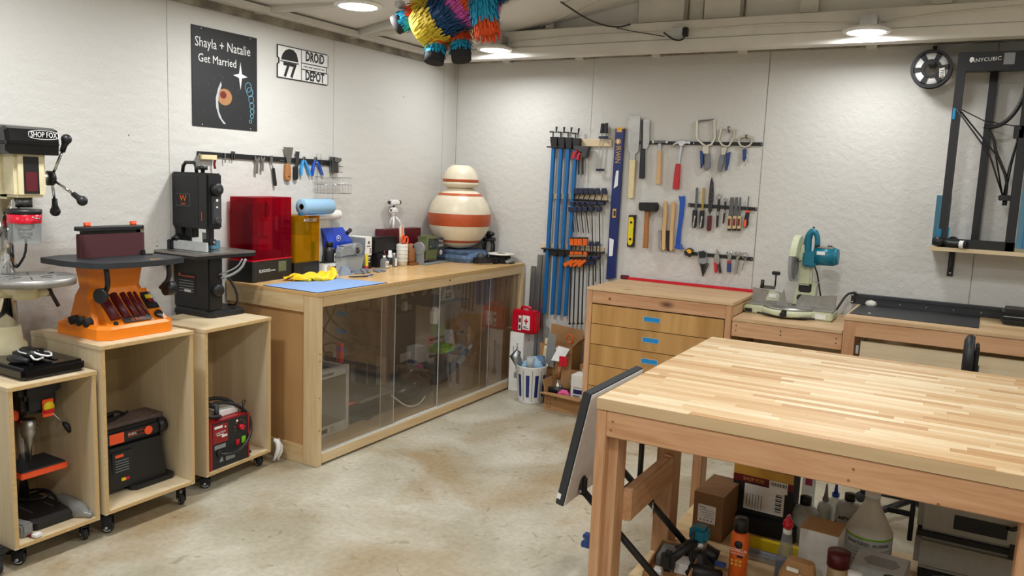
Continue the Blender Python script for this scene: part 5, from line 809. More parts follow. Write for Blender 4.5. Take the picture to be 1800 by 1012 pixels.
b=B('green' if 'green' in MATS else 'glassgreen').box((.205,-.006,.095),(.23,-.001,.125),.002) if 0 else B('medred').box((.165,-.006,.088),(.188,-.001,.118),.002); b.m('limegreen').box((.203,-.006,.09),(.23,-.001,.125),.002); b.make('switch',t)
b=B('white').box((.03,-.003,.205),(.08,-.002,.217)).cyl((.098,-.003,.205),(.098,-.002,.205),.005).cyl((.175,-.002,.215),(.175,-.001,.215),.006).box((.045,-.003,.168),(.09,-.002,.172)).box((.075,-.003,.155),(.11,-.002,.166)); b.m('greyp').box((.03,-.002,.10),(.10,-.001,.12)).poly([(.06,.03),(.085,.03),(.08,.055),(.07,.06)],.0012,.002,'B').box((.10,-.002,.028),(.16,-.001,.06)); b.make('front_markings',t)
text('LINCOLN',.013,'white',t,(.068,-.0034,.182),'B',4,1.1)
b=B('black').tube([(.06,.0,.075),(.08,-.03,.07),(.15,-.035,.065),(.22,-.02,.09),(.27,-.0,.13),(.285,.02,.20),(.25,.04,.26),(.18,.08,.30),(.08,.10,.30),(.03,.08,.27)],.009,8,smoothpath=2); b.tube([(.24,.05,.20),(.25,.10,.28),(.16,.13,.32),(.06,.14,.31),(.02,.05,.26),(.1,.03,.25)],.010,8,smoothpath=2); b.cyl((.06,.0,.075),(.06,-.012,.075),.018); b.make('welding_cable',t)
b=B('black').tube([(.20,.03,.02),(.26,-.0,.02),(.29,.02,.02),(.27,.08,.02)],.005,6,smoothpath=2).tube([(.235,.03,.24),(.24,.02,.285)],.006,6).tube([(.24+.010*math.cos(a),.02,.295+.010*math.sin(a)) for a in [k*.7 for k in range(9)]],.003,5,closed=True); b.make('ground_lead',t)
b=B('white').tube([(0,0,.13),(.025,.01,.12),(.03,.005,.07),(.0,0,.012)],[.010,.016,.014,.008],8,smoothpath=1).tube([(.01,.02,.13),(.03,.03,.08),(.01,.02,.01)],[.008,.012,.006],8,smoothpath=1)
tag(b.make('plastic_bag',None,(.46,-2.325,.0),(0,0,0)),'white plastic bag hanging between the last cart and the cabinet','bag')
# floor mat edge at the lower left
tag(B('floor_mat').box((0,0,0),(.6,.5,.012),.003).make('floor_mat',None,(.19,-4.24,.0),(0,0,-12)),'black rubber floor mat edge at the lower left corner','mat')
t=thing('dolly','low black dolly with a caster left of the lowest cart','dolly',(.2,-3.93,0))
B('black').box((0,0,.08),(.34,.17,.11),.004).make('platform',t)
for x in (.05,.32):
    b=B('black').box((x-.02,.12,.05),(x+.02,.16,.08),.003); r=b.make('caster',t); B('rubber').lathe([(0,-.014),(.03,-.013),(.035,0),(.03,.013),(0,.014)],18,(x,.14,.0355),'y').make('wheel',r)
# ================================================================ things on the long cabinet
T=.945; Z=T+.0006
# red resin printer, local frame: x along the front, y back towards the wall
t=thing('resin_printer','large resin printer with dark red see-through cover and black base','printer',(.185,-2.215,Z),97)
W,D=.34,.165
b=B('black'); loft(b,[rr(0,0,W,D,0,.006),rr(0,0,W,D,.118,.006)]); b.m('medred'); loft(b,[rr(-.002,-.002,W+.002,D+.002,.118,.006),rr(-.002,-.002,W+.002,D+.002,.124,.006)]); b.make('base',t)
b=B('redacrylic').box((.004,.004,.1255),(.007,D-.004,.470)).box((W-.007,.004,.1255),(W-.004,D-.004,.470)).box((.007,.004,.1255),(W-.007,.007,.470)).box((.007,D-.007,.1255),(W-.007,D-.004,.470)).box((.004,.004,.470),(W-.004,D-.004,.473)); b.make('cover',t)
b=B('black').box((.10,.11,.1255),(.18,.155,.43),.004).box((.10,.05,.235),(.19,.13,.25)); b.make('lift_column',t)
b=B('dsteel').box((.11,.03,.36),(.19,.10,.44),.012).cyl((.15,.065,.25),(.15,.065,.36),.012); b.make('build_plate',t)
b=B('black').box((.05,.02,.1255),(.29,.13,.155),.004); b.make('resin_vat',t)
q=B('lcd').box((.215,-.0015,.045),(.285,0,.105),.0006).make('touch_screen',t); text('ELEGOO',.024,'white',t,(.095,-.002,.06),'B',0,1.0,name='lettering'); text('SATURN',.011,'white',t,(.165,-.002,.058),'B')
# yellow resin machine
t=thing('wash_station','resin wash station with yellow see-through cover and black base','printer',(.155,-1.865,Z),94)
W,D=.225,.14
b=B('black'); loft(b,[rr(0,0,W,D,0,.006),rr(0,0,W,D,.082,.006)]); b.make('base',t)
b=B('yellowacrylic').box((.003,.003,.083),(.006,D-.003,.360)).box((W-.006,.003,.083),(W-.003,D-.003,.360)).box((.006,.003,.083),(W-.006,.006,.360)).box((.006,D-.006,.083),(W-.006,D-.003,.360)).box((.003,.003,.360),(W-.003,D-.003,.363)); b.make('cover',t)
b=B('frosted').box((.03,.03,.083),(.18,.11,.24),.006); b.make('wash_tub',t)
B('black').box((.012,.10,.083),(.04,.13,.34)).make('lift_column',t); B('black').box((.20,.02,.083),(.205,.05,.2)).make('inner_plate',t)
B('board_black').box((.06,-.001,.02),(.19,0,.06)).make('display',t); text('ANYCUBIC',.028,'white',t,(.135,-.0012,.335),'B',0,.9)
b=B('blueacc').box((.055,.01,.3640),(.08,.03,.378),.002); tag(b.make('hose_clip',None,(.155,-1.865,Z),(0,0,94)),'small blue clip lying on the yellow cover','clip')
# paper rolls
t=thing('paper_roll','roll of blue shop towels on top of the yellow machine','paper roll',(.125,-1.785,1.360),2)
b=B('bluepaper'); b.lathe([(.018,0),(.046,0),(.047,.004),(.047,.256),(.046,.26),(.018,.26)],32,(0,.0,0),'y'); 
b.make('towels',t,(0,.26,0)); B('cardboard_dark').lathe([(.0165,-.001),(.0185,-.001),(.0185,.258),(.0165,.258)],20,(0,0,0),'y').make('core',t,(0,.26,0))
B('bluepaper').box((.02,-.0,-.05),(.045,.20,-.048)).make('loose_sheet',t)
t=thing('paper_roll','white paper roll lying behind the blue towels','paper roll',(.052,-1.625,1.303),0)
B('paper').lathe([(.0,0),(.028,0),(.030,.003),(.030,.245),(.028,.25),(0,.25)],28,(0,.25,0),'y').make('paper',t)
# gloves, mat, pens
b=B('gloveyellow'); rg=random.Random(5); NX,NY=30,12; vs=[]
for i in range(NX+1):
    f=i/NX; cy=.34*f; cx=.10*math.sin(f*2.6)-.02; wd=(.045+.03*math.sin(f*3.1)+.012*math.sin(f*11))*(1-.45*f*f)
    row=[]
    for j in range(NY+1):
        g=j/NY*2-1
        z=.010+(1-g*g)*(.018+.022*f)+.010*math.sin(g*7+f*9)+.007*math.sin(f*23+g*3)
        row.append(b.bm.verts.new((cx+wd*g+.006*math.sin(f*17),cy+.02*math.sin(g*4),max(.002,z))))
    vs.append(row)
for i in range(NX):
    for j in range(NY): b.bm.faces.new((vs[i][j],vs[i][j+1],vs[i+1][j+1],vs[i+1][j]))
b._fin([v for r in vs for v in r],True)
b.tube([(.03,.06,.02),(.10,.10,.022),(.15,.12,.012)],[.015,.018,.010],10,smoothpath=2).tube([(.0,.02,.012),(.05,.03,.020),(.10,.05,.010)],[.012,.014,.008],8,smoothpath=2)
o=b.make('rubber_glove',None,(.27,-2.01,Z),(0,0,4),solid=-.0015); tag(o,'yellow rubber glove crumpled in front of the red printer','glove')
t=thing('silicone_mat','pale blue rectangular work mat on the front corner of cabinet','mat',(0,0,Z))
B('bluemat_edge').poly([(.292,-2.243),(.692,-2.243),(.688,-1.66),(.296,-1.745)],0,.0025,'U').make('edge',t); B('bluemat').poly([(.298,-2.236),(.685,-2.236),(.681,-1.669),(.302,-1.752)],.0025,.0032,'U').make('surface',t)
t=thing('craft_knife','dark pen shaped knife lying at the edge of blue mat','knife',(.40,-1.67,Z+.0035),60)
B('black').tube([(0,0,.005),(.03,0,.005),(.12,0,.006)],[.003,.0045,.004],8).make('barrel',t); B('steel').tube([(.12,0,.006),(.15,0,.003)],[.003,.0008],6).make('tip',t)
t=thing('blue_pen','blue pen crossing beside the dark craft knife','pen',(.44,-1.60,Z+.0035),95)
B('blue').tube([(0,0,.005),(.12,0,.005)],.004,8).make('barrel',t); B('black').tube([(-.02,0,.004),(0,0,.005)],[.001,.0035],8).make('tip',t)
# papers, card, bottle, pouch
tag(B('paper').box((0,0,0),(.22,.12,.004)).box((.01,.02,.004),(.23,.13,.007)).make('paper_stack',None,(.26,-1.70,Z),(0,0,84)),'loose white papers under the small picture card','paper')
t=thing('picture_box','small white box with round pictures next to the yellow machine','box',(.145,-1.60,Z),92)
B('paper').box((0,0,0),(.165,.05,.062),.001).make('box',t); B('black').box((-.002,-.004,.063),(.19,.06,.068),.001).make('lid',t)
b=B('tan').cyl((.035,-.0012,.03),(.035,0,.03),.020); b.m('darkred')
for x in (.07,.10): b.cyl((x,-.001,.034),(x,0,.034),.008)
b.m('bronze').cyl((.085,-.001,.034),(.085,0,.034),.006).cyl((.125,-.001,.034),(.125,0,.034),.012); b.make('pictures',t)
t=thing('resin_bottle','black plastic resin bottle with label behind the picture box','bottle',(.10,-1.515,Z))
b=B('black').lathe([(0,0),(.038,0),(.040,.004),(.040,.13),(.034,.15),(.02,.158),(.02,.162),(0,.162)],24); b.make('body',t); B('black').lathe([(0,.162),(.024,.162),(.024,.188),(.022,.19),(0,.19)],20).make('cap',t)
B('paper').box((.036,.005,.05),(.0415,.04,.12),.001).make('label',t); text('G',.045,'black',t,(.0422,.022,.095),'L')
tag(B('offwhite').box((.004,-1.62,Z),(.050,-1.46,1.272),.002).make('upright_box'),'narrow white box on end at the wall under the white paper roll','box')
t=thing('resin_pouch','shiny blue spouted pouch leaning on the wall behind the tub','pouch',(.085,-1.415,1.04))
b=B('pouchblue'); loft(b,[[(-.03,-.105,0),(.03,-.105,0),(.03,.105,0),(-.03,.105,0)],[(-.025,-.115,.09),(.022,-.112,.09),(.022,.11,.09),(-.025,.11,.09)],[(-.03,-.128,.18),(-.026,-.128,.18),(-.026,.07,.18),(-.03,.07,.18)]]); b.make('bag',t)
b=B('black').cyl((-.01,.085,.135),(0,.12,.165),.013).cyl((-.01,.07,.125),(-.01,.088,.137),.009); b.make('spout',t)
B('white').lathe([(.017,0),(.021,0),(.021,.001),(.017,.001)],6,(.0205,-.02,.115),'x').lathe([(.0,0),(.006,0),(.006,.001),(0,.001)],12,(.0208,-.02,.115),'x').make('emblem',t); text('SUNLU',.026,'white',t,(.0275,-.0,.06),'L',0,1.1)
t=thing('pouch_riser','plain grey box under the blue pouch','box',(.09,-1.415,Z))
B('greyp').box((-.03,-.05,0),(.035,.12,.093),.003).make('box',t)
t=thing('plastic_tub','clear plastic food tub carrying grey printed parts','tub',(.16,-1.40,Z))
b=B('frosted'); loft(b,[rr(-.045,-.09,.045,.09,0,.02),rr(-.06,-.11,.06,.11,.095,.025)]); b.m('clearplastic'); loft(b,[rr(-.064,-.115,.064,.115,.095,.025),rr(-.064,-.115,.064,.115,.101,.025)]); b.make('tub',t)
t=thing('printed_part','grey printed gearbox part sitting on the plastic tub','printed part',(.155,-1.415,Z+.102))
b=B('greyp').poly([(-.10,0),(-.045,0),(-.05,.035),(-.075,.06),(-.09,.055),(-.10,.03)],.0,.045,'L',.004); b.box((.0,-.06,.0),(.045,.06,.05),.008).poly([(-.05,.035),(.03,.035),(.055,.075),(-.02,.07),(-.06,.065)],-.01,.03,'L',.004).cyl((.0,.06,.04),(.05,.06,.04),.04,n=24); b.make('housing',t)
B('dgrey').box((.045,.03,.01),(.052,.065,.055),.004).cyl((.05,.052,.03),(.06,.052,.03),.010).make('boss',t)
t=thing('wedge_block','small grey wedge shaped printed block on the cabinet top','printed part',(.31,-1.62,Z),93)
B('greyfoam').poly([(0,0),(.055,0),(.055,.05),(.045,.05)],-.055,0,'L').make('wedge',t,(0,0,0),(0,0,0)) if 0 else None
b=B('greyfoam'); q=[b.bm.verts.new(p) for p in ((0,.02,0),(.105,.0,0),(.13,.06,0),(.03,.08,0),(.05,.045,.052),(.09,.04,.052),(.10,.06,.052),(.06,.065,.052))]
for f in ((0,1,5,4),(1,2,6,5),(2,3,7,6),(3,0,4,7),(4,5,6,7),(3,2,1,0)): b.bm.faces.new([q[i] for i in f])
b._fin(q); b.make('wedge',t); B('dgrey').cyl((.098,.006,.016),(.098,.012,.02),.005,n=10).make('hole',t)
b=B('greyfoam')
for k in range(16):
    x,y=rnd.uniform(-.04,.05),rnd.uniform(-.12,.14); a=rnd.uniform(0,180); s=rnd.uniform(.02,.05)
    b.at((x,y,.0),(rnd.uniform(-4,4),rnd.uniform(-4,4),a)); b.box((-s,-.004,.002),(s,.012,.008+rnd.uniform(0,.012)),.001)
tag(b.make('support_scraps',None,(.27,-1.38,Z+.001)),'heap of grey broken print supports beside the wedge','scraps')
t=thing('glue_tube','yellow and red glue tube standing in front of the tub','glue',(.20,-1.27,Z))
B('medred').lathe([(0,0),(.013,0),(.012,.028),(0,.028)],16).make('cap',t); b=B('yellow'); loft(b,[[(.012*math.cos(R(a)),.012*math.sin(R(a)),.028) for a in range(0,360,30)],[(.004*math.cos(R(a)),.016*math.sin(R(a)),.105) for a in range(0,360,30)]]); b.m('white').box((-.003,-.016,.105),(.003,.016,.13)); b.make('tube_body',t)
t=thing('carton','tall white grey and black carton with small icon on its front','box',(.165,-1.24,Z),92)
b=B('black').box((0,0,0),(.066,.145,.088),.001); b.m('paper').box((0,0,.0885),(.066,.145,.212),.001); b.m('greyp').box((-.0012,.002,.0),(-.0001,.143,.206)); b.make('box',t)
b=B('dsteel').lathe([(0,0),(.011,0),(.011,.001),(0,.001)],6,(.034,-.0002,.175),'y').box((.014,-.001,.148),(.052,0,.153)); 
for k in range(5): b.box((.042,-.001,.105+.007*k),(.058,0,.108+.007*k))
b.m('white')
for z,w_ in ((.072,.04),(.062,.034),(.05,.02),(.044,.036)): b.box((.012,-.001,z),(.012+w_,0,z+.005))
b.make('print',t); b=B('lgrey')
for z,w_ in ((.125,.09),(.115,.06),(.09,.11),(.06,.10)): b.box((-.0022,.03,z),(-.0013,.03+w_,z+.004))
b.make('side_print',t)
t=thing('storage_case','long black storage case behind the small bottles','case',(.175,-1.12,Z),90)
B('black').box((0,.01,0),(.24,.085,.095),.004).make('lower_case',t); B('black').box((-.03,.015,.096),(.24,.085,.205),.012).make('upper_case',t)
t=thing('dropper_bottle','clear bottle with purple nozzle and letter N label','bottle',(.21,-1.10,Z))
B('clearplastic').lathe([(0,0),(.026,0),(.027,.004),(.027,.055),(.018,.066),(.01,.068),(0,.068)],20).make('body',t); B('white').cyl((0,0,.068),(0,0,.086),.010).make('collar',t); B('maroon').cyl((0,0,.086),(0,0,.12),.008,.003,n=14).make('nozzle',t)
B('paper').box((.0265,-.018,.008),(.028,.018,.05)).make('label',t); text('N',.034,'maroon',t,(.0284,0,.027),'L',0,1.2)
t=thing('dropper_bottle','tall white dropper bottle behind the letter N bottle','bottle',(.21,-1.04,Z))
B('white').lathe([(0,0),(.017,0),(.018,.08),(.012,.09),(.012,.115),(0,.118)],18).make('body',t); B('black').lathe([(.0182,.02),(.0186,.02),(.0186,.07),(.0182,.07)],18).make('label',t)
t=thing('glue_bottle','small clear bottle with white label, nearest the scissors','bottle',(.20,-.985,Z))
B('clearplastic').lathe([(0,0),(.017,0),(.018,.06),(.012,.072),(0,.074)],18).make('body',t); B('lgrey').lathe([(0,.074),(.011,.074),(.011,.095),(0,.096)],16).make('cap',t); B('paper').box((.015,-.006,.008),(.0188,.014,.06)).make('label',t)
t=thing('tool_cup','white ribbed cup holding scissors and brushes','cup',(.19,-.88,Z))
b=B('offwhite').lathe([(0,0),(.036,0),(.040,.05),(.041,.15),(.038,.152),(.037,.05),(0,.01)],24)
for z in (.03,.055,.08,.105,.13): b.lathe([(.0405,z),(.043,z+.005),(.0405,z+.010)],24)
b.make('cup',t)
t=thing('scissors','orange handled scissors standing in the white cup','scissors',(.19,-.875,Z+.02))
b=B('hotorange')
for y,z,sx in ((-.012,.165,1),(.028,.155,1)): b.tube([(.01,y+.017*math.cos(R(a)),z+.026*math.sin(R(a))) for a in range(0,360,24)],.006,8,closed=True)
b.make('handles',t); B('steel').tube([(.008,.005,.02),(.01,.008,.13)],.006,6).make('blades',t)
t=thing('brush_bundle','bundle of thin wooden brushes leaning out of the white cup','brushes',(.19,-.88,Z+.02))
for k in range(5):
    B(('tan','offwhite','beech','orange','lgrey')[k]).tube([(-.005+.004*k,.010*k-.01,.02),(0,-.035+.010*k,.25+.012*(k%3))],.0035,6).make('brush',t)
b=B('brown').tube([(.01,.03,.16),(.01,.028,.185),(.01,.05,.19)],.006,6)
t=thing('leather_holster','brown leather covered holder on a small wooden foot','holder',(.20,-.80,Z))
b=B('brown').lathe([(.0,.018),(.032,.018),(.036,.04),(.034,.09),(.028,.125),(.020,.15),(.0,.152)],18); b.make('body',t); B('brown').box((-.036,-.034,0),(.04,.05,.018),.004).make('foot',t); B('black').cyl((.026,0,.13),(.030,0,.131),.008).make('eyelet',t)
t=thing('crimson_box','dark crimson box standing at the wall behind the cup','box',(.004,-.95,Z))
B('maroon').box((0,0,0),(.080,.43,.245),.002).make('box',t)
# white toy camera stand on the crimson box
t=thing('camera_model','small white jointed camera on a tripod on the crimson box','tripod model',(.045,-.80,Z+.246))
b=B('white')
for dx,dy in ((.03,-.035),(.03,.05),(-.03,.0)): b.tube([(0,0,.10),(dx*.8,dy*.8,.05),(dx,dy,.004)],[.008,.007,.008],8)
b.make('tripod',t); b=B('white').cyl((0,0,.09),(0,0,.15),.018).box((-.022,-.03,.11),(.022,.03,.145),.008); b.m('dgrey').cyl((.0,-.032,.13),(.0,.032,.13),.008); b.make('mount',t)
b=B('white').box((-.02,-.045,.165),(.025,.05,.205),.010); b.m('dgrey').cyl((0,.045,.185),(0,.068,.185),.016).cyl((0,-.045,.185),(0,-.055,.185),.012).cyl((0,0,.15),(0,0,.166),.008); b.make('camera_body',t)
# green and grey instrument on a bracket
t=thing('bench_monitor','olive green monitor with small screen on a grey swivel bracket','monitor',(.27,-.745,Z),94)
b=B('greyp').box((.0,-.03,0),(.31,.11,.010),.002).box((.005,.0,.0),(.022,.08,.11),.004); b.cyl((.0,.04,.115),(.030,.04,.115),.045,n=28).cyl((.03,.04,.115),(.05,.04,.115),.036,n=28); b.make('bracket',t)
b=B('olive').poly([(.05,.035),(.19,.025),(.205,.10),(.20,.19),(.065,.195),(.05,.13)],-.08,-.0,'B',.006); b.box((.06,.01,.175),(.20,.09,.198),.004); b.make('body',t)
B('screen').at((0,0,0)).box((.075,-.0025,.105),(.185,-.0002,.180),.001).make('screen',t); B('white').cyl((.10,-.003,.125),(.10,-.0026,.125),.003,n=8).make('indicator',t)
b=B('dgrey').box((.20,.0,.10),(.285,.07,.18),.004); b.m('greyp').box((.21,-.003,.118),(.275,.0,.138)).cyl((.225,-.004,.16),(.225,0,.16),.010).cyl((.255,-.004,.155),(.255,.0,.155),.012); b.m('lgrey').cyl((.245,-.004,.075),(.245,0,.075),.018); b.m('dgrey').box((.20,.0,.05),(.28,.06,.10),.004); b.make('control_box',t)
# folded jeans under the ball
b=B('denim'); loft(b,[rr(-.16,-.15,.17,.16,0,.04),rr(-.18,-.17,.18,.18,.03,.05),rr(-.17,-.16,.17,.17,.055,.05)]); loft(b,[rr(-.15,-.14,.15,.15,.055,.05),rr(-.16,-.15,.16,.16,.075,.05),rr(-.14,-.13,.13,.14,.088,.05)])
b.tube([(.15,-.13,.04),(.17,-.03,.05),(.15,.10,.045)],[.03,.036,.03],10,smoothpath=1)
tag(b.make('folded_jeans',None,(.27,-.245,Z)),'folded blue denim jeans cushioning the big ball','jeans')
# plain round jar in place of the ball, cream with faded orange bands
t=thing('round_jar','large weathered cream ball shaped jar with orange bands in the corner','jar',(.255,-.27,1.035))
Rr=.236
def sphprof(a0,a1,n,off=0): return [((Rr+off)*math.cos(R(a0+(a1-a0)*k/n)),Rr+(Rr+off)*math.sin(R(a0+(a1-a0)*k/n))) for k in range(n+1)]
b=B('weathered').lathe([(0,0)]+sphprof(-89,72,30)+[(0,2*Rr-.012)],56); b.make('body',t)
b=B('rust').lathe(sphprof(-14,8,8,.0012),56); b.lathe(sphprof(44,50,3,.0012),56); b.lathe(sphprof(-50,-44,3,.0012),56); b.make('painted_band',t)
b=B('weathered').lathe([(0,.456),(.10,.456),(.135,.475),(.138,.492),(.134,.50)],48); b.m('rust').lathe([(.134,.50),(.136,.503),(.134,.522)],48); b.m('weathered').lathe([(.134,.522),(.125,.56),(.098,.60),(.062,.625)],48); b.m('greyp').lathe([(.062,.625),(.055,.633),(0,.636)],40); b.make('lid',t)
# headlamp, tripod, filament
t=thing('headlamp_strap','black strap of a headlamp lying near the right end of cabinet','headlamp',(.51,-.31,Z))
b=B('black').tube([(.0,-.08,.03),(.05,-.04,.03),(.06,.04,.028),(.02,.09,.028),(-.05,.08,.03),(-.06,-.02,.03)],.006,6,closed=True); 
for k in range(14):
    a=R(k*360/14); b.at((.0+.062*math.cos(a),.0+.085*math.sin(a),0),(0,0,math.degrees(a)+0)); b.box((-.003,-.022,.008),(.003,.022,.045),.001)
b.at(); b.make('strap',t); B('black').box((.045,.03,.002),(.085,.075,.05),.008).make('lamp_body',t); B('dgrey').sph((-.03,.0,.045),.035,14).make('battery_pack',t)
t=thing('mini_tripod','small black camera tripod with curved legs at the end of cabinet','tripod',(.41,-.085,Z))
b=B('black')
for a in (-35,60,150,240): b.tube([(.015*math.cos(R(a)),.012*math.sin(R(a)),.16),(.05*math.cos(R(a)),.04*math.sin(R(a)),.14),(.055*math.cos(R(a)),.045*math.sin(R(a)),.08),(.03*math.cos(R(a)),.03*math.sin(R(a)),.04),(.06*math.cos(R(a)),.05*math.sin(R(a)),.007)],.008,8,smoothpath=1)
b.make('legs',t); b=B('black').cyl((0,0,.15),(0,0,.175),.052).cyl((0,0,.175),(0,0,.195),.02).sph((0,0,.205),.034,16,(1.4,1,.6)); b.make('head',t); B('steel').cyl((-.010,0,.22),(-.010,0,.262),.0012,n=6).cyl((.012,0,.22),(.012,0,.262),.0012,n=6).make('pins',t)
t=thing('filament_roll','black filament roll under a white disc at the cabinet end','spool',(.56,-.145,Z))
B('black').lathe([(0,0),(.095,0),(.095,.004),(.072,.006),(.072,.062),(0,.062)],36).make('spool',t)
b=B('offwhite').lathe([(.035,.064),(.10,.062),(.104,.066),(.10,.071),(.035,.072)],36); b.m('lgrey').box((-.098,-.03,.012),(-.09,.01,.06),.001); b.make('disc',t); B('bag').tube([(-.08,-.06,.012),(-.10,.0,.02),(-.09,.06,.012)],.012,8,smoothpath=1).tube([(.07,-.05,.01),(.10,.0,.03),(.08,.05,.012)],.016,8,smoothpath=1).make('wrapper',t)
# ================================================================ inside the long cabinet
ZF=.0765
t=thing('desktop_printer','white and grey desktop printer inside the cabinet behind the left panel','printer',(.545,-2.165,ZF),90)
W,D,H=.345,.34,.385
b=B('lgrey')
for a,c in (((0,0,0),(.028,D,H)),((W-.028,0,0),(W,D,H)),((.028,0,0),(W-.028,.008,.065)),((.028,0,H-.045),(W-.028,.008,H)),((.028,D-.008,0),(W-.028,D,H)),((0,0,H-.002),(W,.03,H+.006)),((0,D-.03,H-.002),(W,D,H+.006))): b.box(a,c,.002)
b.make('frame',t); B('dgrey').box((.03,.02,.012),(W-.03,D-.02,.06),.002).make('lower_tray',t)
B('black').box((.04,.06,H-.05),(W-.04,D-.06,H-.02),.004).make('gantry',t); B('acrylic').box((.028,-.002,.065),(W-.028,.001,H-.045)).make('front_glass',t)
b=B('black').box((.10,-.0012,.022),(.165,0,.048)); b.m('white').lathe([(.010,-.001),(.014,-.001),(.014,.0),(.010,0)],20,(.205,0,.035),'y').box((.03,-.001,.03),(.06,0,.034)); b.make('control_panel',t)
text('Ultimaker',.032,'black',t,(.15,-.0014,H-.022),'B')
b=B('black')
b.tube([(.30,-1.83,.865),(.30,-1.85,.70),(.32,-1.72,.58),(.33,-1.55,.52),(.32,-1.40,.48)],.006,8,smoothpath=3)
b.tube([(.30,-1.77,.865),(.30,-1.75,.72),(.30,-1.60,.60),(.30,-1.45,.53)],.006,8,smoothpath=3)
b.tube([(.30,-1.63,.86),(.30,-1.68,.74),(.31,-1.80,.62),(.31,-1.79,.50),(.31,-1.70,.43),(.31,-1.62,.47),(.31,-1.66,.54),(.31,-1.78,.55),(.31,-1.88,.50)],.006,8,smoothpath=3)
b.tube([(.30,-1.60,.86),(.30,-1.59,.74),(.30,-1.50,.64),(.29,-1.42,.52)],.006,8,smoothpath=3)
tag(b.make('hanging_cables'),'black looping cables hanging from the cabinet top','cable')
t=thing('gantry_printer','dark open frame printer standing in the middle of cabinet','printer',(.10,-1.74,ZF))
b=B('black').box((.02,.0,.0),(.40,.42,.05),.004); b.m('castiron').box((.05,.10,.10),(.38,.42,.12),.002); b.make('base',t); b=B('black').box((.2,.38,.05),(.24,.42,.76),.003).box((.2,-.03,.05),(.24,.01,.42),.003).box((.2,-.03,.30),(.24,.42,.360),.003); b.make('gantry',t)
B('hotorange').box((.30,.02,.085),(.32,.26,.10),.002).make('ribbon',t); B('medred').box((.24,.03,.35),(.28,.06,.47),.004).make('extruder',t)
tag(B('black').box((0,0,0),(.10,.085,.022),.005).make('power_brick',None,(.44,-1.66,ZF),(0,0,15)),'small black power brick on the cabinet floor','adapter')
t=thing('printer_enclosure','tall black frame printer behind the second clear panel','printer',(.15,-1.31,ZF))
b=B('black').box((0,0,0),(.05,.06,.78),.003).box((.26,0,0),(.30,.03,.78),.003).box((0,0,.74),(.30,.42,.78),.003).box((0,.39,0),(.05,.42,.78),.003).box((0,0,0),(.30,.42,.04),.003); b.make('frame',t)
b=B('black').box((-.10,.06,.30),(.22,.36,.58),.006); b.make('electronics_box',t); b=B('dsteel').box((.10,.10,.60),(.12,.35,.62)).cyl((.15,.08,.6),(.15,.08,.05),.005); b.m('lgrey').box((.22,.20,.60),(.25,.23,.66),.003); b.make('rails',t)
b=B('gloss_black').tube([(.02,0,.07),(.04,.12,.11),(.03,.24,.10),(.0,.32,.07)],[.06,.10,.10,.06],12,smoothpath=1).tube([(.03,.05,.16),(.02,.15,.22),(.0,.26,.16)],[.05,.08,.05],12,smoothpath=1)
tag(b.make('black_bag',None,(.47,-1.32,ZF+.005)),'shiny black plastic bag in the middle of the cabinet','bag')
tag(B('white').tube([(.56,-1.44,.20),(.60,-1.34,.11),(.60,-1.22,.085),(.58,-1.10,.12),(.55,-1.05,.17)],.005,6,smoothpath=2).make('white_cable'),'white cable in front of the shiny black bag','cable')
tag(B('medred').box((0,0,0),(.012,.025,.05),.003).make('red_clip',None,(.52,-1.20,.30)),'tiny red clip hanging on the shiny black bag','clip')
t=thing('inner_shelf','narrow dark shelf inside the right half of the cabinet','shelf',(.12,-.87,ZF))
B('dgrey').box((0,.0,.60),(.34,.45,.612)).make('board',t)
for y in (.0,.43): B('dgrey').box((.16,y,.0),(.18,y+.02,.60)).make('upright',t)
for z in (.12,.24,.36): B('dsteel').box((.30,.02,z),(.32,.43,z+.012)).make('rung',t)
t=thing('black_reel','large black cable reel seen through the third panel','reel',(.28,-.80,.79))
b=B('black'); 
for x0 in (-.04,.03):
    q=[(.105*math.cos(R(i*10)),.095*math.sin(R(i*10))) for i in range(37)]+[(.07*math.cos(R(i*10)),.065*math.sin(R(i*10))) for i in range(36,-1,-1)]
    b.poly(q,x0,x0+.012,'L')
b.cyl((-.03,0,0),(.03,0,0),.03); b.make('reel',t); b=B('paper').box((.043,.05,-.01),(.046,.075,.045)); b.make('tag',t)
t=thing('letter_bracket','white letter A shaped bracket on the inner shelf','bracket',(.36,-.56,ZF+.6125))
b=B('white')
b.poly([(-.075,0),(-.055,0),(.0-.012,.165),(-.028,.165)],0,.014,'L').poly([(.055,0),(.075,0),(.028,.165),(.012,.165)],0,.014,'L').poly([(-.045,.055),(.045,.055),(.041,.07),(-.041,.07)],0,.014,'L').poly([(-.028,.155),(.028,.155),(.028,.17),(-.028,.17)],0,.014,'L').poly([(-.08,0),(.08,0),(.08,.008),(-.08,.008)],0,.016,'L')
b.tube([(.007,-.05,.01),(.007,.03,.06)],.004,4).tube([(.007,.05,.01),(.007,-.03,.06)],.004,4); b.make('bracket',t)
tag(B('white').poly([(0,0),(.05,-.01),(.06,.05),(.085,.08),(.07,.10),(.045,.085),(.035,.11),(.02,.105),(.015,.08),(0,.085)],0,.03,'L',.004).make('white_holder',None,(.55,-1.03,.60)),'small white plastic holder stuck behind the third panel','holder')
tag(B('limegreen').box((0,0,0),(.12,.16,.04),.006).box((.02,.03,.04),(.10,.12,.06),.004).make('green_vise',None,(.36,-.78,.335)),'lime green plastic tool inside the cabinet','tool')
t=thing('robot_arm','black and grey tool arm lying inside the cabinet right half','tool',(.58,-1.0,.20))
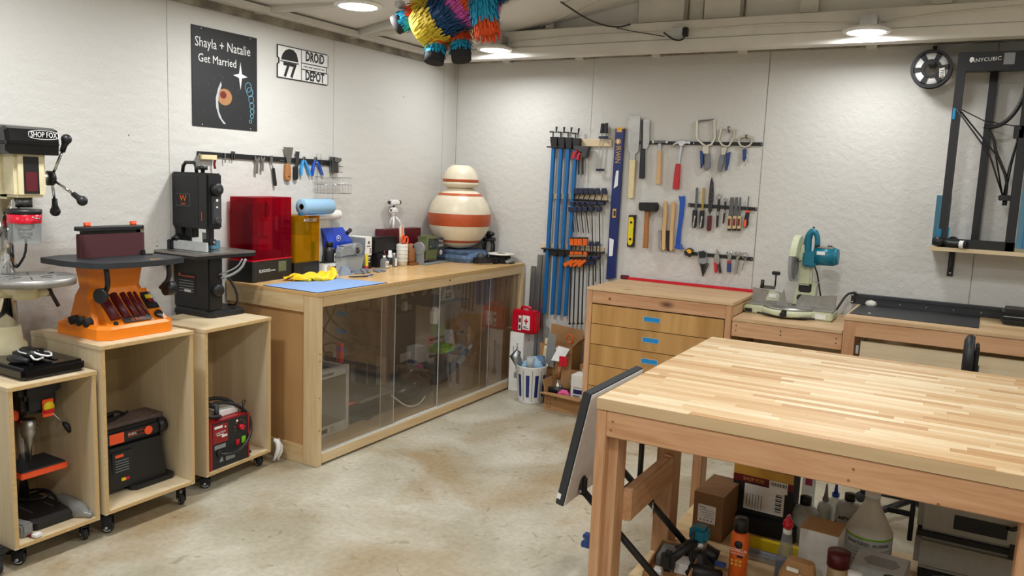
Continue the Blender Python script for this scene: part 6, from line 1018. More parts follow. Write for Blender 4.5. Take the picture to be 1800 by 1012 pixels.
b=B('dgrey').tube([(0,0,.0),(.02,.12,.06),(.0,.28,.08),(.02,.36,.16)],[.03,.035,.03,.02],10,smoothpath=1).box((-.03,.02,.06),(.02,.10,.17),.01); b.m('greyp').tube([(.0,.16,.02),(.03,.3,.12)],.02,8); b.make('arm',t)
tag(B('black').box((0,0,0),(.22,.30,.11),.006).make('dark_crate',None,(.14,-.80,ZF)),'dark crate on the cabinet floor under the tool arm','crate')
# ================================================================ miter saw on the low stand
t=thing('miter_saw','pale green and teal miter saw raised on the low bench','miter saw',(2.70,-.28,.8208))
b=B('mgreen').box((-.25,-.11,0),(-.13,.10,.052),.008).box((.14,-.11,0),(.262,.10,.052),.008).box((-.14,-.06,.012),(.15,.10,.052),.004).lathe([(0,.010),(.155,.010),(.162,.02),(.162,.042),(.155,.048),(0,.048)],44,(.005,-.035,0)); b.make('base',t)
b=B('brushed').box((-.245,-.10,.0525),(.258,.085,.058),.002).lathe([(0,.049),(.150,.049),(.150,.0595),(0,.0595)],44,(.005,-.035,0)); b.make('table_plate',t)
b=B('brushed').poly([(-.235,.058),(-.01,.058),(-.05,.09),(-.07,.13),(-.19,.14),(-.235,.145)],-.03,-.018,'B',.001).poly([(.03,.058),(.257,.058),(.257,.145),(.13,.128),(.06,.13),(.04,.10)],-.03,-.018,'B',.001).poly([(-.07,.058),(.0,.058),(-.02,.09),(-.035,.16),(-.055,.12)],.035,.042,'B'); b.make('fence',t)
b=B('mgreen').poly([(-.15,.075),(-.06,.075),(-.07,.125),(-.13,.14)],-.016,-.008,'B'); b.m('white').box((-.13,.005,.095),(-.085,.0075,.118)).box((.165,-.112,.012),(.225,-.110,.04)); b.m('board_black').box((-.245,-.112,.008),(-.20,-.110,.03)); b.make('labels',t)
b=B('black').cyl((0,-.19,.03),(0,-.225,.028),.016,n=8).box((-.012,-.20,.015),(.02,-.17,.05),.003).tube([(-.16,-.14,.014),(0,-.20,.012),(.17,-.14,.014)],.006,6,smoothpath=2); b.make('lock_knob',t)
b=B('dsteel').box((-.19,.0,.145),(-.10,.03,.165),.003); b.m('black').cyl((-.175,-.0,.15),(-.175,-.0,.20),.011,n=12).cyl((-.10,.01,.165),(-.10,.01,.235),.005).box((-.125,.0,.235),(-.075,.02,.258),.005); b.make('vise',t)
b=B('mgreen').poly([(.0,.06),(.10,.06),(.135,.12),(.14,.19),(.10,.22),(.06,.20),(.02,.17)],-.09,-.03,'B',.006); b.m('black').box((.035,.02,.145),(.11,.035,.20),.008).cyl((.05,.02,.11),(.05,.03,.11),.02); b.make('pivot_arm',t)
b=B('mgreen').box((.03,-.01,.19),(.11,.05,.36),.012).poly([(.03,.34),(.06,.34),(.06,.44),(.04,.43)],-.03,.02,'B'); b.make('motor_mount',t)
b=B('mgreen')
q=[(.145*math.cos(R(a)),.345+.145*math.sin(R(a))) for a in range(-10,171,10)]+[(.03*math.cos(R(a)),.345+.03*math.sin(R(a))) for a in (170,80,-10)]
b.poly([(y,z) for y,z in q],-.002,.034,'L',.004); b.make('upper_guard',t)
b=B('clearplastic')
q=[(.138*math.cos(R(a)),.345+.138*math.sin(R(a))) for a in range(-190,11,10)]+[(.04*math.cos(R(a)),.345+.04*math.sin(R(a))) for a in (10,-90,-190)]
b.poly([(y,z) for y,z in q],-.008,.026,'L'); b.make('clear_guard',t)
b=B('dsteel').lathe([(0,-.001),(.126,-.001),(.127,.0015),(0,.0015)],48,(.010,0,.345),'x'); b.m('dsteel').cyl((-.0,0,.345),(.022,0,.345),.02,n=16); b.make('blade',t)
b=B('teal').cyl((.125,.0,.372),(.225,.0,.376),.055,n=32).cyl((.225,.0,.376),(.25,.0,.377),.055,.045,n=32).box((.055,-.05,.305),(.135,.045,.40),.012); b.m('black').cyl((.185,-.0,.4285),(.21,0,.4285),.012,n=10); b.m('brushed').box((.13,-.03,.422),(.22,.02,.4335),.002); b.m('white').box((.135,-.058,.385),(.18,-.045,.405),.001); b.make('motor',t)
b=B('teal').tube([(.075,-.0,.33),(.070,-.0,.42),(.072,-.005,.48),(.085,-.01,.515),(.105,-.01,.52),(.122,-.01,.495),(.128,-.01,.455),(.125,-.0,.41),(.12,-.0,.38)],[.026,.024,.022,.020,.018,.016,.016,.017,.022],12,smoothpath=1); b.m('black').box((.09,-.012,.538),(.105,.0,.545),.002).box((.118,-.03,.425),(.145,-.01,.44),.002); b.make('handle',t)
b=B('black').tube([(.12,.0,.31),(.14,.0,.27),(.15,.03,.2),(.165,.05,.12),(.165,.12,.06)],.005,6,smoothpath=2); b.m('steel').tube([(.135,.0,.215),(.16,.0,.212)],.003,6); b.make('power_cord',t)
# red rail and things on the right bench
t=thing('red_fence_rail','long thin red rail lying along the wall on the drawer cabinet','rail',(1.50,-.045,.9055))
B('medred').box((0,-.012,0),(.935,.012,.018),.002).make('rail',t); B('maroon').box((-.006,-.015,0),(.05,.015,.028),.003).make('end_stop',t)
t=thing('cutting_fence','long black fence bar lying at the wall on the right bench','fence',(3.03,-.075,.9055))
b=B('mat_black').box((.0,0,.0),(1.75,.035,.052),.002).box((0,-.006,.042),(1.75,.041,.060),.001); b.m('steel')
for k in range(12): b.cyl((.12+.14*k,-.0015,.022),(.12+.14*k,.001,.022),.004,n=8)
b.make('bar',t); b=B('black').box((-.012,-.01,0),(.012,.04,.07),.002); b.m('white').cyl((-.004,-.0115,.055),(-.004,-.010,.055),.005,n=10).cyl((-.004,-.0115,.012),(-.004,-.010,.012),.004,n=10); b.make('end_plate',t)
tag(B('black').tube([(3.05,-.08,.962),(3.02,-.09,.975),(2.99,-.10,.955),(2.965,-.13,.90),(2.94,-.15,.85),(2.93,-.14,.829)],.007,8,smoothpath=2).make('power_cable'),'black cord looping from the fence bar down behind the miter saw','cord')
t=thing('cutting_mat','dark gridded cutting mat on the right bench','mat',(3.06,-.08,.9055))
B('mat_black').poly([(.008,-.455),(.64,-.475),(.646,-.01),(.02,-.03)],0,.003,'U').make('mat',t)
b=B('dgrey')
for k in range(1,25): b.box((.01+.0255*k,-.46,.003),(.0108+.0255*k,-.03,.0032))
for k in range(1,17): b.box((.015,-.465+.026*k,.003),(.642,-.4642+.026*k,.0032))
b.make('grid_lines',t)
tag(B('offwhite').lathe([(0,0),(.03,0),(.034,.012),(.026,.028),(.0,.036)],6,(0,0,0)).make('chrome_gadget',None,(3.135,-.115,.9065)),'small chrome and white gadget standing by the black fence','gadget')
tag(B('white').box((-.008,-.006,0),(.008,.006,.003),.001).make('plastic_chip',None,(3.165,-.47,.9092)),'tiny white chip on the dark cutting mat','chip')
t=thing('zip_case','black zipped hard case at the right edge of right bench','case',(3.80,-.31,.9055))
b=B('black').box((0,0,0),(.30,.20,.045),.018).box((.003,.003,.047),(.297,.197,.085),.02); b.make('shell',t); B('greyp').tube([(.01,-.001,.046),(.29,-.001,.046)],.0025,6).make('zip',t)
# chair between the table and the right bench
t=thing('work_stool','black swivel work stool with low backrest behind the table','chair',(3.50,-1.05,0))
b=B('black').lathe([(0,.44),(.17,.44),(.19,.46),(.19,.50),(.17,.52),(0,.525)],28).make('seat',t)
B('chrome').cyl((0,0,.08),(0,0,.44),.022).make('gas_post',t)
b=B('black')
for k in range(5):
    a=R(72*k+20); b.tube([(.03*math.cos(a),.03*math.sin(a),.09),(.25*math.cos(a),.25*math.sin(a),.065)],.016,8)
b.make('star_base',t)
for k in range(5):
    a=R(72*k+20); B('rubber').lathe([(0,-.015),(.024,-.014),(.027,0),(.024,.014),(0,.015)],14,(.25*math.cos(a),.25*math.sin(a),.0275),'y').make('caster',t)
b=B('seat_black'); loft(b,[[(.145+dx*s+.01,-.15*s2,z) for dx,s2 in ((0,-1),(0,1),(.045,1),(.045,-1)) for s in (1,)] for z,s2m in ((.72,1),) for s2 in (1,)]) if 0 else b.lathe([(0,-.026),(.085,-.026),(.108,-.014),(.112,.0),(.105,.018),(0,.024)],28,(.165,0,.83),'x'); b.make('backrest',t)
b=B('black').box((.188,-.07,.76),(.205,.07,.90),.006).tube([(.198,0,.80),(.20,0,.60),(.12,0,.45)],.014,8); b.make('back_support',t)
# ================================================================ bins and boxes in the corner
t=thing('filter_carton','tall white carton of air filters standing in the corner','box',(.706,-.215,0),0)
B('paper').box((0,0,0),(.115,.19,.445),.001).make('carton',t)
text('9-MICRON AIR FILTERS',.026,'black',t,(.062,-.0006,.24),'B',-90,.95); b=B('greyp').box((.045,-.0012,.10),(.085,-.0,.14)).box((.03,-.0012,.28),(.036,0,.34)); b.make('print',t)
t=thing('first_aid_kit','bright red first aid case with white cross label on the carton','first aid kit',(.705,-.205,.4462),-5)
B('medred').box((0,0,0),(.205,.085,.17),.012).make('case',t); B('medred').tube([(.06,.04,.165),(.065,.04,.19),(.14,.04,.19),(.145,.04,.165)],.010,8).make('handle',t)
b=B('paper').box((.10,-.0018,.03),(.165,-.0004,.135)); b.m('darkred').box((.178,-.0018,.02),(.198,-.0004,.03)); b.m('white').box((.065,-.0018,.02),(.09,-.0004,.13)); b.make('label',t); b=B('medred').box((.127,-.0028,.07),(.138,-.0018,.115)).box((.115,-.0028,.088),(.15,-.0018,.099)); b.make('cross',t)
b=B('dgrey').box((.07,-.0026,.03),(.085,-.0018,.06)).box((.068,-.0026,.08),(.087,-.0018,.11)).box((.11,-.0026,.04),(.155,-.0018,.046)).box((.11,-.0026,.05),(.14,-.0018,.055)); b.make('label_print',t)
t=thing('waste_bin','round white metal waste bin with blue panels full of rubbish','bin',(.99,-.385,0))
b=B('white').lathe([(0,.0),(.086,0),(.09,.006),(.112,.262),(.116,.268),(.113,.27),(.108,.262),(.086,.012),(0,.012)],36); b.make('drum',t)
# plain panels round the drum
def onbin(b,a,z0,z1,w_,mat,k=.0012):
    b.m(mat); r0=.09+(z0/.262)*.022; r1=.09+(z1/.262)*.022
    pts=[]
    for rr_,z in ((r0,z0),(r1,z1)):
        pts.append([((rr_+k)*math.cos(R(a+da)),(rr_+k)*math.sin(R(a+da)),z) for da in (-w_,-w_/2,0,w_/2,w_)])
    v=[[b.bm.verts.new(p) for p in r] for r in pts]
    for i in range(4): b.bm.faces.new((v[0][i],v[0][i+1],v[1][i+1],v[1][i]))
    b._fin([x for r in v for x in r])
b=B('blue')
for a in (-112,-76,-40,-4): onbin(b,a,.05,.21,7,'levelblue')
for a in (-94,-58,-22): onbin(b,a,.02,.245,.8,'dgrey')
b.make('painted_panels',t)
b=B('bluepaper').tube([(-.05,-.03,.24),(0,.02,.30),(.05,-.02,.27),(.07,.03,.25)],[.03,.04,.035,.02],10,smoothpath=1); b.m('aluminium').tube([(-.08,-.03,.25),(-.12,-.04,.32),(-.10,-.02,.36)],[.03,.04,.02],7); b.m('frosted').cyl((.01,-.04,.25),(.01,-.045,.33),.028); b.m('denim').tube([(-.02,.04,.25),(.04,.06,.32),(.08,.02,.27)],[.03,.03,.02],9,smoothpath=1); b.m('paper').box((.06,-.02,.24),(.065,.04,.3))
tag(b.make('rubbish',None,(.99,-.385,0)),'crumpled blue towels and foil heaped in the white bin','rubbish')
def opencarton(name,label,loc,rz,W,D,H,flaps,mat='cardboard'):
    t=thing(name,label,'box',loc,rz); k=.005
    b=B(mat).box((0,0,0),(W,k,H)).box((0,D-k,0),(W,D,H)).box((0,k,0),(k,D-k,H)).box((W-k,k,0),(W,D-k,H)).box((k,k,0),(W-k,D-k,k)); b.make('carton',t)
    for (p,q,r,s) in flaps: f=B(mat).quad(p,q,r,s).make('flap',t,solid=.004)
    return t
a_=opencarton('tall_cardboard_box','tall open cardboard box behind the waste bin','',0,.1,.1,.1,[]) if 0 else opencarton('tall_cardboard_box','tall open cardboard box behind the waste bin',(.97,-.235,0),0,.26,.17,.40,[((0,.17,.40),(.26,.17,.40),(.26,.175,.50),(0,.175,.52)),((.26,.0,.40),(.26,.17,.40),(.30,.15,.46),(.30,.02,.45))])
b=B('paper').box((.04,-.001,.365),(.16,0,.385)); b.m('cardboard_dark').box((.15,-.001,.30),(.23,0,.306)).box((.15,-.001,.285),(.20,0,.291)); b.make('tape_label',a_)
tag(B('paper').poly([(0,0),(.09,.0),(.13,.10),(.04,.11)],0,.003,'B').make('paper_sheet',None,(1.10,-.30,.30),(-15,0,0)),'white sheet tipped out of the tall cardboard box','paper')
tag(B('bag').box((0,0,0),(.07,.004,.24),.001).make('plastic_sleeve',None,(1.03,-.26,.24),(-6,0,-3)),'long clear plastic sleeve standing in the tall cardboard box','sleeve')
tag(B('palewood').box((0,0,0),(.03,.02,.34),.001).make('wood_offcut',None,(.985,-.25,.10),(-3,4,0)),'light wood offcut sticking up behind the bin','offcut')
tag(B('orange').tube([(0,0,0),(.03,.0,.04),(.06,0,.02),(.05,0,-.03),(.02,0,-.02)],.006,6,smoothpath=2).make('orange_strap',None,(1.14,-.16,.44)),'orange strap end poking from the tall cardboard box','strap')
lo=opencarton('low_cardboard_box','low open cardboard box full of odds and ends by drawers','',0,.1,.1,.1,[]) if 0 else opencarton('low_cardboard_box','low open cardboard box full of odds and ends by drawers',(1.16,-.50,0),0,.29,.24,.12,[((0,0,.12),(.30,0,.12),(.30,-.07,.115),(-.02,-.06,.125)),((0,.24,.12),(.30,.24,.12),(.30,.27,.24),(0,.27,.24)),((0,0,.12),(0,.24,.12),(-.03,.24,.2),(-.03,.02,.2))])
b=B('cardboard_dark').tube([(.02,-.0012,.02),(.05,-.0012,.02),(.05,-.0012,.10),(.02,-.0012,.10)],.0015,4,closed=True)
for z in (.045,.07): b.tube([(.02,-.0012,z),(.05,-.0012,z)],.0015,4)
for x in (.08,.09): b.tube([(x,-.0012,.07),(x,-.0012,.10)],.0015,4)
b.make('print',lo)
t=thing('hand_router','small tool with wooden knob and metal bell in low box','tool',(1.22,-.42,.115))
B('brown').cyl((0,0,.09),(.01,0,.18),.018,.014).make('knob',t); B('chrome').lathe([(.016,.09),(.02,.06),(.04,.03),(.05,.022),(0,.02)],24).make('bell',t); b=B('black').tube([(-.08,.0,.0),(0,-.03,.02),(.09,.0,.01)],.025,10).box((-.05,-.04,-.03),(.07,.04,.02),.01); b.make('base',t); B('medred').box((-.01,.02,.18),(.05,.03,.25),.002).make('red_tag',t)
t=thing('parts_organiser','small white box with label inside the low cardboard box','box',(1.33,-.44,.07))
B('paper').box((0,0,0),(.10,.12,.19),.002).make('box',t); b=B('levelblue').box((.02,-.001,.06),(.09,0,.09)); b.m('greyp').box((.02,-.001,.02),(.07,0,.05)).box((.02,-.001,.10),(.09,0,.105)); b.make('label',t)
tag(B('pink').tube([(0,0,0),(.04,.01,.02),(.08,.0,.0)],[.02,.024,.012],8,smoothpath=1).make('pink_rag',None,(1.25,-.46,.11)),'crumpled pink rag at the front of low box','rag')
tag(B('bag').tube([(0,0,0),(.05,.03,.05),(.10,.02,.02)],[.03,.04,.02],9,smoothpath=1).make('clear_bag',None,(1.29,-.35,.16)),'crinkled clear bag behind the white box in low carton','bag')
tag(B('limegreen').box((0,0,0),(.15,.02,.36),.006).make('green_board',None,(1.33,-.10,.02),(-6,0,0)),'lime green panel leaning on the wall beside the drawers','panel')
t=thing('back_carton','closed brown carton behind the low box beside drawers','box',(1.30,-.24,0)); B('cardboard').box((0,0,0),(.19,.12,.29),.002).make('carton',t); b=B('paper').box((.02,-.001,.24),(.10,0,.26)).make('label',t)
tag(B('cardboard').box((0,0,0),(.05,.006,.16)).make('cardboard_scrap',None,(.86,-.26,0),(-4,0,0)),'small scrap of cardboard between the white carton and the bin','cardboard')
# ================================================================ folding stand beside the table
t=thing('folding_stand','black folding stand with white panel leaning at the table end','stand',(0,0,0))
th=-math.degrees(math.atan2(.085,.42)); 
b=B('mat_black').at((2.452,-2.872,.435),(0,-th,0)); b.box((-.024,0,0),(.008,.50,.434),.003); b.make('panel_edge',t)
b=B('white').at((2.452,-2.872,.435),(0,-th,0)); b.box((.0082,.004,.004),(.0100,.496,.430)); b.make('panel_face',t)
b=B('white').at((2.452,-2.872,.435),(0,-th,0)); b.box((-.024,-.001,.022),(-.008,.012,.045),.001); b.make('end_notch',t)
for y in (-2.75,-2.42):
    b=B('black').box((2.462,y-.018,.445),(2.492,y+.018,.515),.008); b.m('steel').cyl((2.478,y-.020,.462),(2.478,y+.020,.462),.006,n=10); b.make('bracket',t)
    b=B('black').tube([(2.478,y,.462),(2.80,y,.19)],.013,4); b.make('strut',t)
b=B('black').tube([(2.548,-2.76,.40),(2.548,-2.42,.40)],.010,4).tube([(2.577,-2.42,.40),(2.577,-2.42,.75)],.012,4) ; b.make('cross_bar',t)
b=B('navy').box((2.495,-2.765,.285),(2.52,-2.735,.30),.002).box((2.49,-2.765,.25),(2.52,-2.735,.272),.002).box((2.515,-2.765,.25),(2.535,-2.735,.30),.002); b.make('blue_clamp',t)
b=B('black').tube([(2.64,-2.46,.40),(2.65,-2.46,.36)],.006,6); b.m('steel').tube([(2.65,-2.46,.36),(2.655,-2.46,.31)],.004,6); b.make('wing_bolt',t)
# ================================================================ things on the shelf under the table
S=.1405
t=thing('narrow_brown_carton','narrow brown carton with white shipping label under the table','box',(2.735,-2.19,S),-3)
B('cardboard_dark').box((0,0,0),(.125,.24,.195),.001).make('carton',t); b=B('paper').box((.02,-.0012,.07),(.095,0,.145)).make('label',t); text('Kreg',.012,'black',t,(.04,-.0016,.135),'B'); b=B('greyp')
for k in range(4): b.box((.03+.006*k,-.0018,.122-.010*k),(.088,-.0012,.124-.010*k))
for k in range(4): b.box((.03+.015*k,-.0018,.078),(.037+.015*k,-.0012,.085))
b.make('label_print',t)
t=thing('machine_carton','yellow red and black carton with large white label under table','box',(2.845,-2.00,.216),-2)
B('board_black').box((0,0,0),(.245,.14,.205),.001).make('carton',t); B('gold').box((-.0006,-.0012,.165),(.2456,.0,.204)).make('yellow_band',t); B('darkred').box((-.0006,-.0012,.135),(.2456,.0,.1648)).make('red_band',t)
text('SHOP FOX',.022,'gold',t,(.085,-.0016,.149),'B',0,.85); b=B('paper').box((.05,-.0025,.02),(.215,-.0013,.13)).box((.15,-.004,.118),(.225,-.0028,.165)); b.make('white_label',t)
b=B('board_black')
for k in range(9): b.box((.180,-.0032,.035+.009*k),(.205,-.0026,.035+.009*k+(.003,.006)[k%2]))
for k in range(12): b.box((.156+.0055*k,-.0046,.145),(.156+.0055*k+(.002,.0035)[k%2],-.0042,.160))
for k in range(6): b.box((.062+.012*k,-.0032,.03),(.064+.012*k,-.0026,.09))
b.make('label_print',t)
t=thing('black_tool_case','flat black tool case with red badge under the yellow carton','case',(2.83,-2.03,S))
B('black').box((0,0,0),(.29,.19,.074),.006).make('case',t); B('medred').box((.005,-.0015,.035),(.06,.0,.06)).make('badge',t); text('makita',.016,'white',t,(.033,-.0019,.0475),'B',0,.9,shear=.3)
t=thing('spray_adhesive_can','orange spray adhesive can with black cap under the table','spray can',(2.992,-2.455,S))
b=B('orange').lathe([(0,0),(.030,0),(.033,.004),(.033,.165),(.031,.178),(.024,.188),(0,.188)],32); b.make('can_body',t); B('black').lathe([(0,.186),(.0255,.186),(.0255,.232),(.022,.238),(0,.238)],28).make('cap',t)
text('GORILLA',.0165,'white',t,(.004,-.0342,.125),'B',0,.9); text('SPRAY ADHESIVE',.007,'white',t,(.003,-.0340,.111),'B',0,.95); B('board_black').at((.003,-.0335,.146)).lathe([(0,-.0006),(.015,-.0006),(.015,.0004),(0,.0004)],24,(0,0,0),'y').make('round_badge',t)
b=B('board_black').box((.0,-.0345,.097),(.022,-.0335,.106)); b.m('gold')
for i in range(3):
    for j in range(2): b.box((-.02+.015*i,-.0343,.065+.014*j),(-.011+.015*i,-.0335,.074+.014*j))
b.make('label_icons',t)
t=thing('trim_router','teal compact router with bare metal collar standing under table','router',(2.842,-2.455,S))
B('black').lathe([(0,0),(.06,0),(.06,.02),(.03,.05),(.028,.07),(0,.07)],20).make('bag_base',t); B('brushed').cyl((0,0,.07),(0,0,.112),.029,n=24).make('motor_collar',t); b=B('teal').box((-.035,-.034,.11),(.035,.034,.168),.012); b.make('head',t); B('black').tube([(-.015,-.03,.15),(-.018,-.05,.12),(-.015,-.06,.05),(.02,-.07,.012)],.007,8,smoothpath=2).make('power_cord',t)
b=B('black').tube([(-.09,.03,.02),(-.02,.05,.05),(.06,.06,.03)],[.03,.04,.03],10,smoothpath=1).tube([(-.03,-.09,.02),(.04,-.10,.035),(.10,-.05,.02)],[.02,.03,.02],9,smoothpath=1); b.m('navy').box((.075,-.05,.05),(.115,-.03,.065),.002)
tag(b.make('tool_bag',None,(2.842,-2.455,S)),'slumped black bag with blue clip around the teal router','bag')
t=thing('spray_bottle','clear spray bottle with red nozzle and blue liquid','spray bottle',(3.14,-2.36,S))
B('clearplastic').lathe([(0,0),(.034,0),(.036,.006),(.034,.07),(.022,.14),(.017,.18),(0,.182)],24).make('bottle',t); B('blueliquid').lathe([(0,.003),(.031,.003),(.031,.06),(0,.06)],24).make('liquid',t); B('white').cyl((0,0,.18),(0,0,.198),.016).make('collar',t); b=B('medred').sph((0,0,.218),.020,14,(1,1.2,1.1)).box((-.007,-.02,.225),(.007,.02,.25),.004); b.make('nozzle',t)
t=thing('white_carton','white carton with brown top flaps beside the spray bottle','box',(3.175,-2.30,S),-4)
B('paper').box((0,0,0),(.135,.13,.19),.001).make('carton',t); B('cardboard').box((-.001,-.001,.1905),(.136,.131,.194)).make('top_flap',t)
t=thing('folded_paper_bag','folded brown paper parcel with red printed strip','parcel',(3.135,-2.53,S),-8)
b=B('cardboard'); loft(b,[rr(0,0,.14,.06,0,.01),rr(.01,.01,.13,.07,.10,.012),rr(.03,.03,.12,.07,.15,.012)]); b.make('parcel',t)
b=B('pink').at((.0,.0,0),(0,0,0)).box((.02,-.0015,.062),(.085,.0045,.072)); b.m('paper').box((.085,.0045,.085),(.11,.0065,.115)).box((.04,.0045,.12),(.08,.012,.132)); b.make('labels',t); scribble('white',t,(.052,-.0018,.067),'B',8,.05,.005,0,2)
def bottle(name,label,loc,r,h,mat,cap,capr=.014,caph=.025,neck=.75,cat='bottle'):
    t=thing(name,label,cat,loc); B(mat).lathe([(0,0),(r*.94,0),(r,.005),(r,h*neck),(r*.85,h*(neck+.1)),(capr,h*.93),(capr*.9,h),(0,h)],26).make('body',t); B(cap).lathe([(0,h-.004),(capr+.003,h-.004),(capr+.003,h+caph),(0,h+caph+.001)],20).make('cap',t); return t
q=bottle('amber_bottle','large clear flask with black cap behind the white carton',(3.135,-1.95,S),.058,.155,'frosted','black',.020,.028)
q=bottle('nozzle_bottle','clear glue bottle with tall grey nozzle under the table',(3.205,-1.90,S),.03,.17,'frosted','greyp',.010,.01,.8); B('greyp').cyl((0,0,.175),(0,0,.24),.010,.003,n=12).make('nozzle',q)
q=bottle('nozzle_bottle','clear glue bottle with dark blue nozzle under the table',(3.235,-1.84,S),.028,.175,'clearplastic','blue',.012,.012,.8); B('blue').cyl((0,0,.185),(0,0,.24),.009,.003,n=12).make('nozzle',q)
q=bottle('acetone_bottle','white bottle with black cap and black label near jug',(3.30,-1.93,S),.05,.205,'lgrey','black',.018,.024,.82); b=B('board_black').lathe([(.0505,.03),(.0508,.03),(.0508,.11),(.0505,.11)],26).make('label',q); scribble('black',q,(-.012,-.0512,.14),'B',4,.04,.016,0,4); scribble('white',q,(-.012,-.0512,.09),'B',4,.04,.016,0,6)
t=thing('alcohol_jug','large cone shouldered jug labelled denatured alcohol','jug',(3.392,-2.06,S))
B('offwhite').lathe([(0,0),(.080,0),(.084,.006),(.084,.15),(.03,.255),(.026,.28),(0,.28)],36).make('jug',t); B('white').cyl((0,0,.28),(0,0,.30),.028).make('cap',t); b=B('lgrey').lathe([(.0845,.02),(.0850,.02),(.0850,.135),(.0845,.135)],36); b.m('limegreen').lathe([(.0845,.136),(.0852,.136),(.0852,.143),(.0845,.143)],36); b.make('label',t)
# lettering bent round the jug
tx='DENATURED ALCOHOL'
for i,ch in enumerate(tx):
    if ch==' ': continue
    a=R(-138+6.6*i); o=text(ch,.0165,'board_black',t,(0,0,0),'B'); 
    o.location=(.0862*math.cos(a),.0862*math.sin(a),.118); o.rotation_euler=(0,0,a+R(90))
b=B('greyp')
for k in range(4): b.lathe([(.0852,.095-.014*k),(.0856,.095-.014*k),(.0856,.098-.014*k),(.0852,.098-.014*k)],36)
b.make('label_print',t)
q=bottle('wide_cap_jar','squat jar with wide dark cap next to the parcel',(3.325,-2.38,S),.035,.12,'tan','maroon',.036,.05,.9,'jar')
q=bottle('white_cap_bottle','white bottle with ribbed white cap in the front row',(3.395,-2.53,S),.036,.155,'clearplastic','white',.020,.02,.6)
q=bottle('black_cap_bottle','white bottle with black cap in the front row',(3.50,-2.50,S),.03,.155,'white','black',.018,.02,.7)
t=thing('moulded_tray','grey white moulded tray box behind the front bottles','box',(3.365,-2.36,S),-3)
B('lgrey').box((0,0,0),(.175,.17,.125),.004).make('tray',t); B('greyp').poly([(.03,.08),(.05,.04),(.13,.04),(.15,.08),(.13,.12),(.05,.12)],.1255,.1265,'U').make('recess',t)
t=thing('dust_filter','large grey machine with black stripe under the table right side','air cleaner',(3.55,-2.06,S))
b=B('black').box((.02,.02,0),(.36,.17,.04),.004).make('base',t)
B('casing').box((0,0,.04),(.38,.19,.175),.02).make('lower_housing',t); B('casing').box((0,0,.185),(.38,.19,.42),.02).make('upper_housing',t); b=B('board_black').box((.004,.004,.17),(.376,.186,.19)).box((.30,-.003,.16),(.345,.0,.215),.002); b.make('stripe',t); b=B('board_black').box((.12,-.002,.225),(.29,.0,.28),.001); b.m('dgrey')
for k in range(3): b.box((.13,-.003,.236+.013*k),(.20,-.002,.238+.013*k))
b.make('label',t); B('black').tube([(.36,-.006,.30),(.30,-.03,.28),(.29,-.01,.275)],.008,8).make('latch',t); b=B('black').box((-.03,.10,.10),(-.012,.13,.42),.002).box((-.11,.12,.19),(-.03,.13,.21)); b.make('side_frame',t)
t=thing('hose_reel','dark teal plastic reel lying at the lower right','reel',(3.70,-2.45,S))
B('teal').tube([(.095*math.cos(R(a)),.085*math.sin(R(a)),.155) for a in range(0,360,20)],.016,8,closed=True).make('rim',t); B('blueacc').lathe([(0,0),(.07,0),(.08,.13),(.06,.15),(0,.12)],24).make('drum',t)
t=thing('aluminium_profile','shiny aluminium profile lying on the shelf behind the cans','rail',(2.93,-2.27,S)); B('aluminium').box((0,0,0),(.26,.035,.018),.002).box((0,.035,0),(.26,.045,.03),.001).make('profile',t)
t=thing('small_spirit_level','yellow level with red end lying behind the orange can','level',(2.925,-2.17,S)); B('yellow').box((0,0,0),(.25,.025,.045),.001).make('body',t); B('medred').box((-.03,-.002,0),(0,.027,.047),.002).make('end_cap',t)
t=thing('clear_sleeve','upright clear plastic sleeves with pink label behind the cartons','sleeve',(3.105,-1.885,S)); B('clearplastic').box((0,0,0),(.05,.03,.31),.003).make('sleeve',t); B('pink').box((.012,-.0015,.21),(.04,-.0005,.26)).make('label',t)
t=thing('ribbed_pack','white blister pack with rows of pockets at the bottom edge','pack',(3.02,-2.60,S),10)
b=B('white').box((0,0,0),(.11,.08,.012),.002)
for i in range(6):
    for j in range(4): b.box((.006+.017*i,.006+.018*j,.012),(.019+.017*i,.019+.018*j,.026),.002)
b.make('pockets',t)
t=thing('parts_tray','cardboard tray with grey foam under the folding stand','tray',(2.71,-2.70,S),6)
b=B('cardboard').box((0,0,0),(.16,.30,.01)).box((0,0,.01),(.006,.30,.05)).box((.154,0,.01),(.16,.30,.05)).box((.006,0,.01),(.154,.006,.05)).box((.006,.294,.01),(.154,.30,.05)); b.make('tray',t); B('greyp').box((.01,.16,.011),(.08,.28,.045),.003).make('foam',t); B('paper').box((.09,.12,.011),(.14,.20,.05),.002).box((.03,.03,.011),(.06,.07,.05),.002).make('card',t)
t=thing('black_clamp_head','black clamp head with round plate above cardboard tray','clamp',(2.79,-2.62,S+.052)); b=B('black').box((-.03,-.05,0),(.02,.0,.075),.014).tube([(.0,.02,.03),(.03,.10,.06),(.05,.16,.05)],[.015,.02,.012],9); b.make('body',t); B('black').lathe([(0,-.006),(.03,-.006),(.03,.006),(0,.006)],20,(.055,.19,.06),'x').make('plate',t)
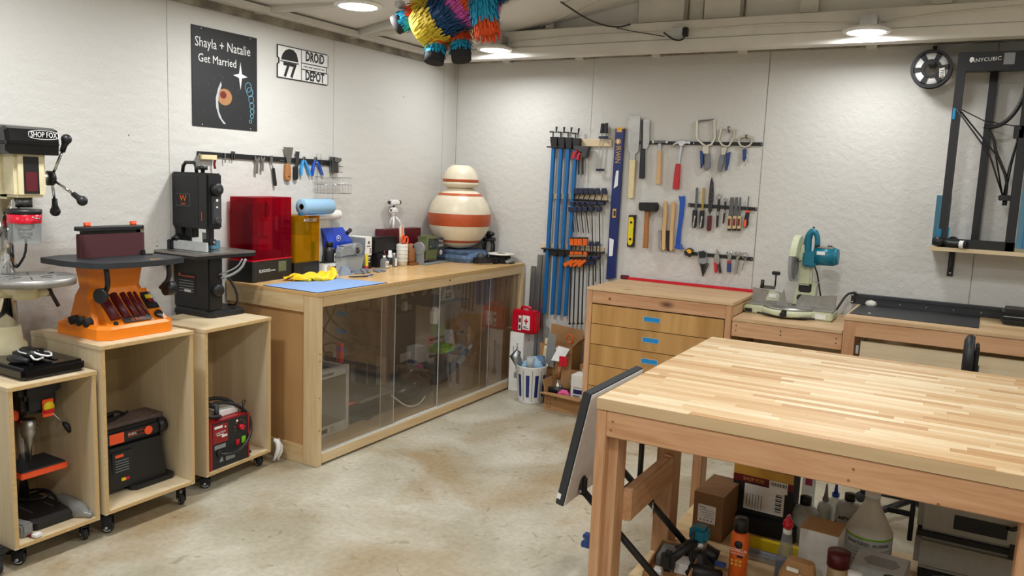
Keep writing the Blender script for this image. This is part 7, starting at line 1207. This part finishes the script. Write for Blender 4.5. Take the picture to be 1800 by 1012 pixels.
# ================================================================ pinata
t=thing('pinata','colourful fringed paper donkey pinata hanging under the ceiling','pinata',(1.27,-1.9,2.40))
PO=Vector((0,0,.035))
def fringe(p0,p1,r0,r1,cols,parent,name,seed=1,per=2,ln=.038):
    rg=random.Random(seed); p0=Vector(p0)-t.location-PO;p1=Vector(p1)-t.location-PO; d=p1-p0; L0=d.length; dn=d.normalized(); u=dn.orthogonal().normalized(); v=dn.cross(u); b=B(cols[0])
    n=len(cols)*per
    for i in range(n):
        c=cols[i//per]; b.m(c); f0=i/n;f1=(i+1)/n; ra=r0+(r1-r0)*f0; rb=r0+(r1-r0)*f1
        b.cyl(p0+d*f0,p0+d*f1,ra*.96,rb*.96,20,cap=(i in (0,n-1)))
        k=int(2*math.pi*ra/.0085)
        for j in range(k):
            a=2*math.pi*(j+rg.random()*.8)/k; e=u*math.cos(a)+v*math.sin(a); s=dn.cross(e)*(.0035+.003*rg.random())
            base=p0+d*(f0+rg.random()*.3/n)+e*ra*.97; tip=base+dn*(L0/n*1.15+ln*(.3+.5*rg.random()))+e*(.004+.016*rg.random())+s*rg.uniform(-1.5,1.5)
            q=[b.bm.verts.new(x) for x in (base-s,base+s,tip+s*.8,tip-s*.8)]; b.bm.faces.new(q)
            for f in q[0].link_faces: f.material_index=b.i
    return b.make(name,parent,recalc=False)
Y='py';O_='po';Bt='pt';N_='pn';K='pk'
P('py','#dfc436',.8,var=.12,scale=40);P('po','#e0541c',.8,var=.12,scale=40);P('pt','#1f9fc6',.8,var=.12,scale=40);P('pn','#1b4675',.8,var=.15,scale=40);P('pk','#d65bb4',.8,var=.12,scale=40);P('hoof','#1f1f20',.9)
fringe((1.09,-1.90,2.33),(1.47,-1.90,2.555),.12,.115,[Y,Y,N_,N_,K,O_,Bt,N_],t,'body',1,2)
fringe((1.42,-1.93,2.60),(1.495,-1.95,2.31),.075,.055,[K,Bt,Bt,Bt,O_],t,'head',2,2)
fringe((1.46,-1.86,2.62),(1.43,-1.88,2.40),.07,.06,[N_,K,K],t,'mane',3,2)
for i,(a,c,k) in enumerate((((1.18,-1.90,2.36),(1.18,-1.93,2.225),5),((1.27,-1.86,2.37),(1.30,-1.88,2.24),6),((1.10,-1.90,2.46),(.975,-1.93,2.395),7),((1.16,-1.84,2.49),(1.045,-1.86,2.415),8))):
    q=fringe(a,c,.056,.046,[Y,O_,Bt],t,'leg',k,2,.006); a=Vector(a)-t.location-PO;c=Vector(c)-t.location-PO; d=(c-a).normalized(); B('hoof').cyl(c,c+d*.05,.052,.050,24).make('hoof',q)
b=B('white').sph((.19,-.13,.02),.012,12); b.m('hoof').sph((.194,-.138,.018),.008,10); b.make('eye',t)
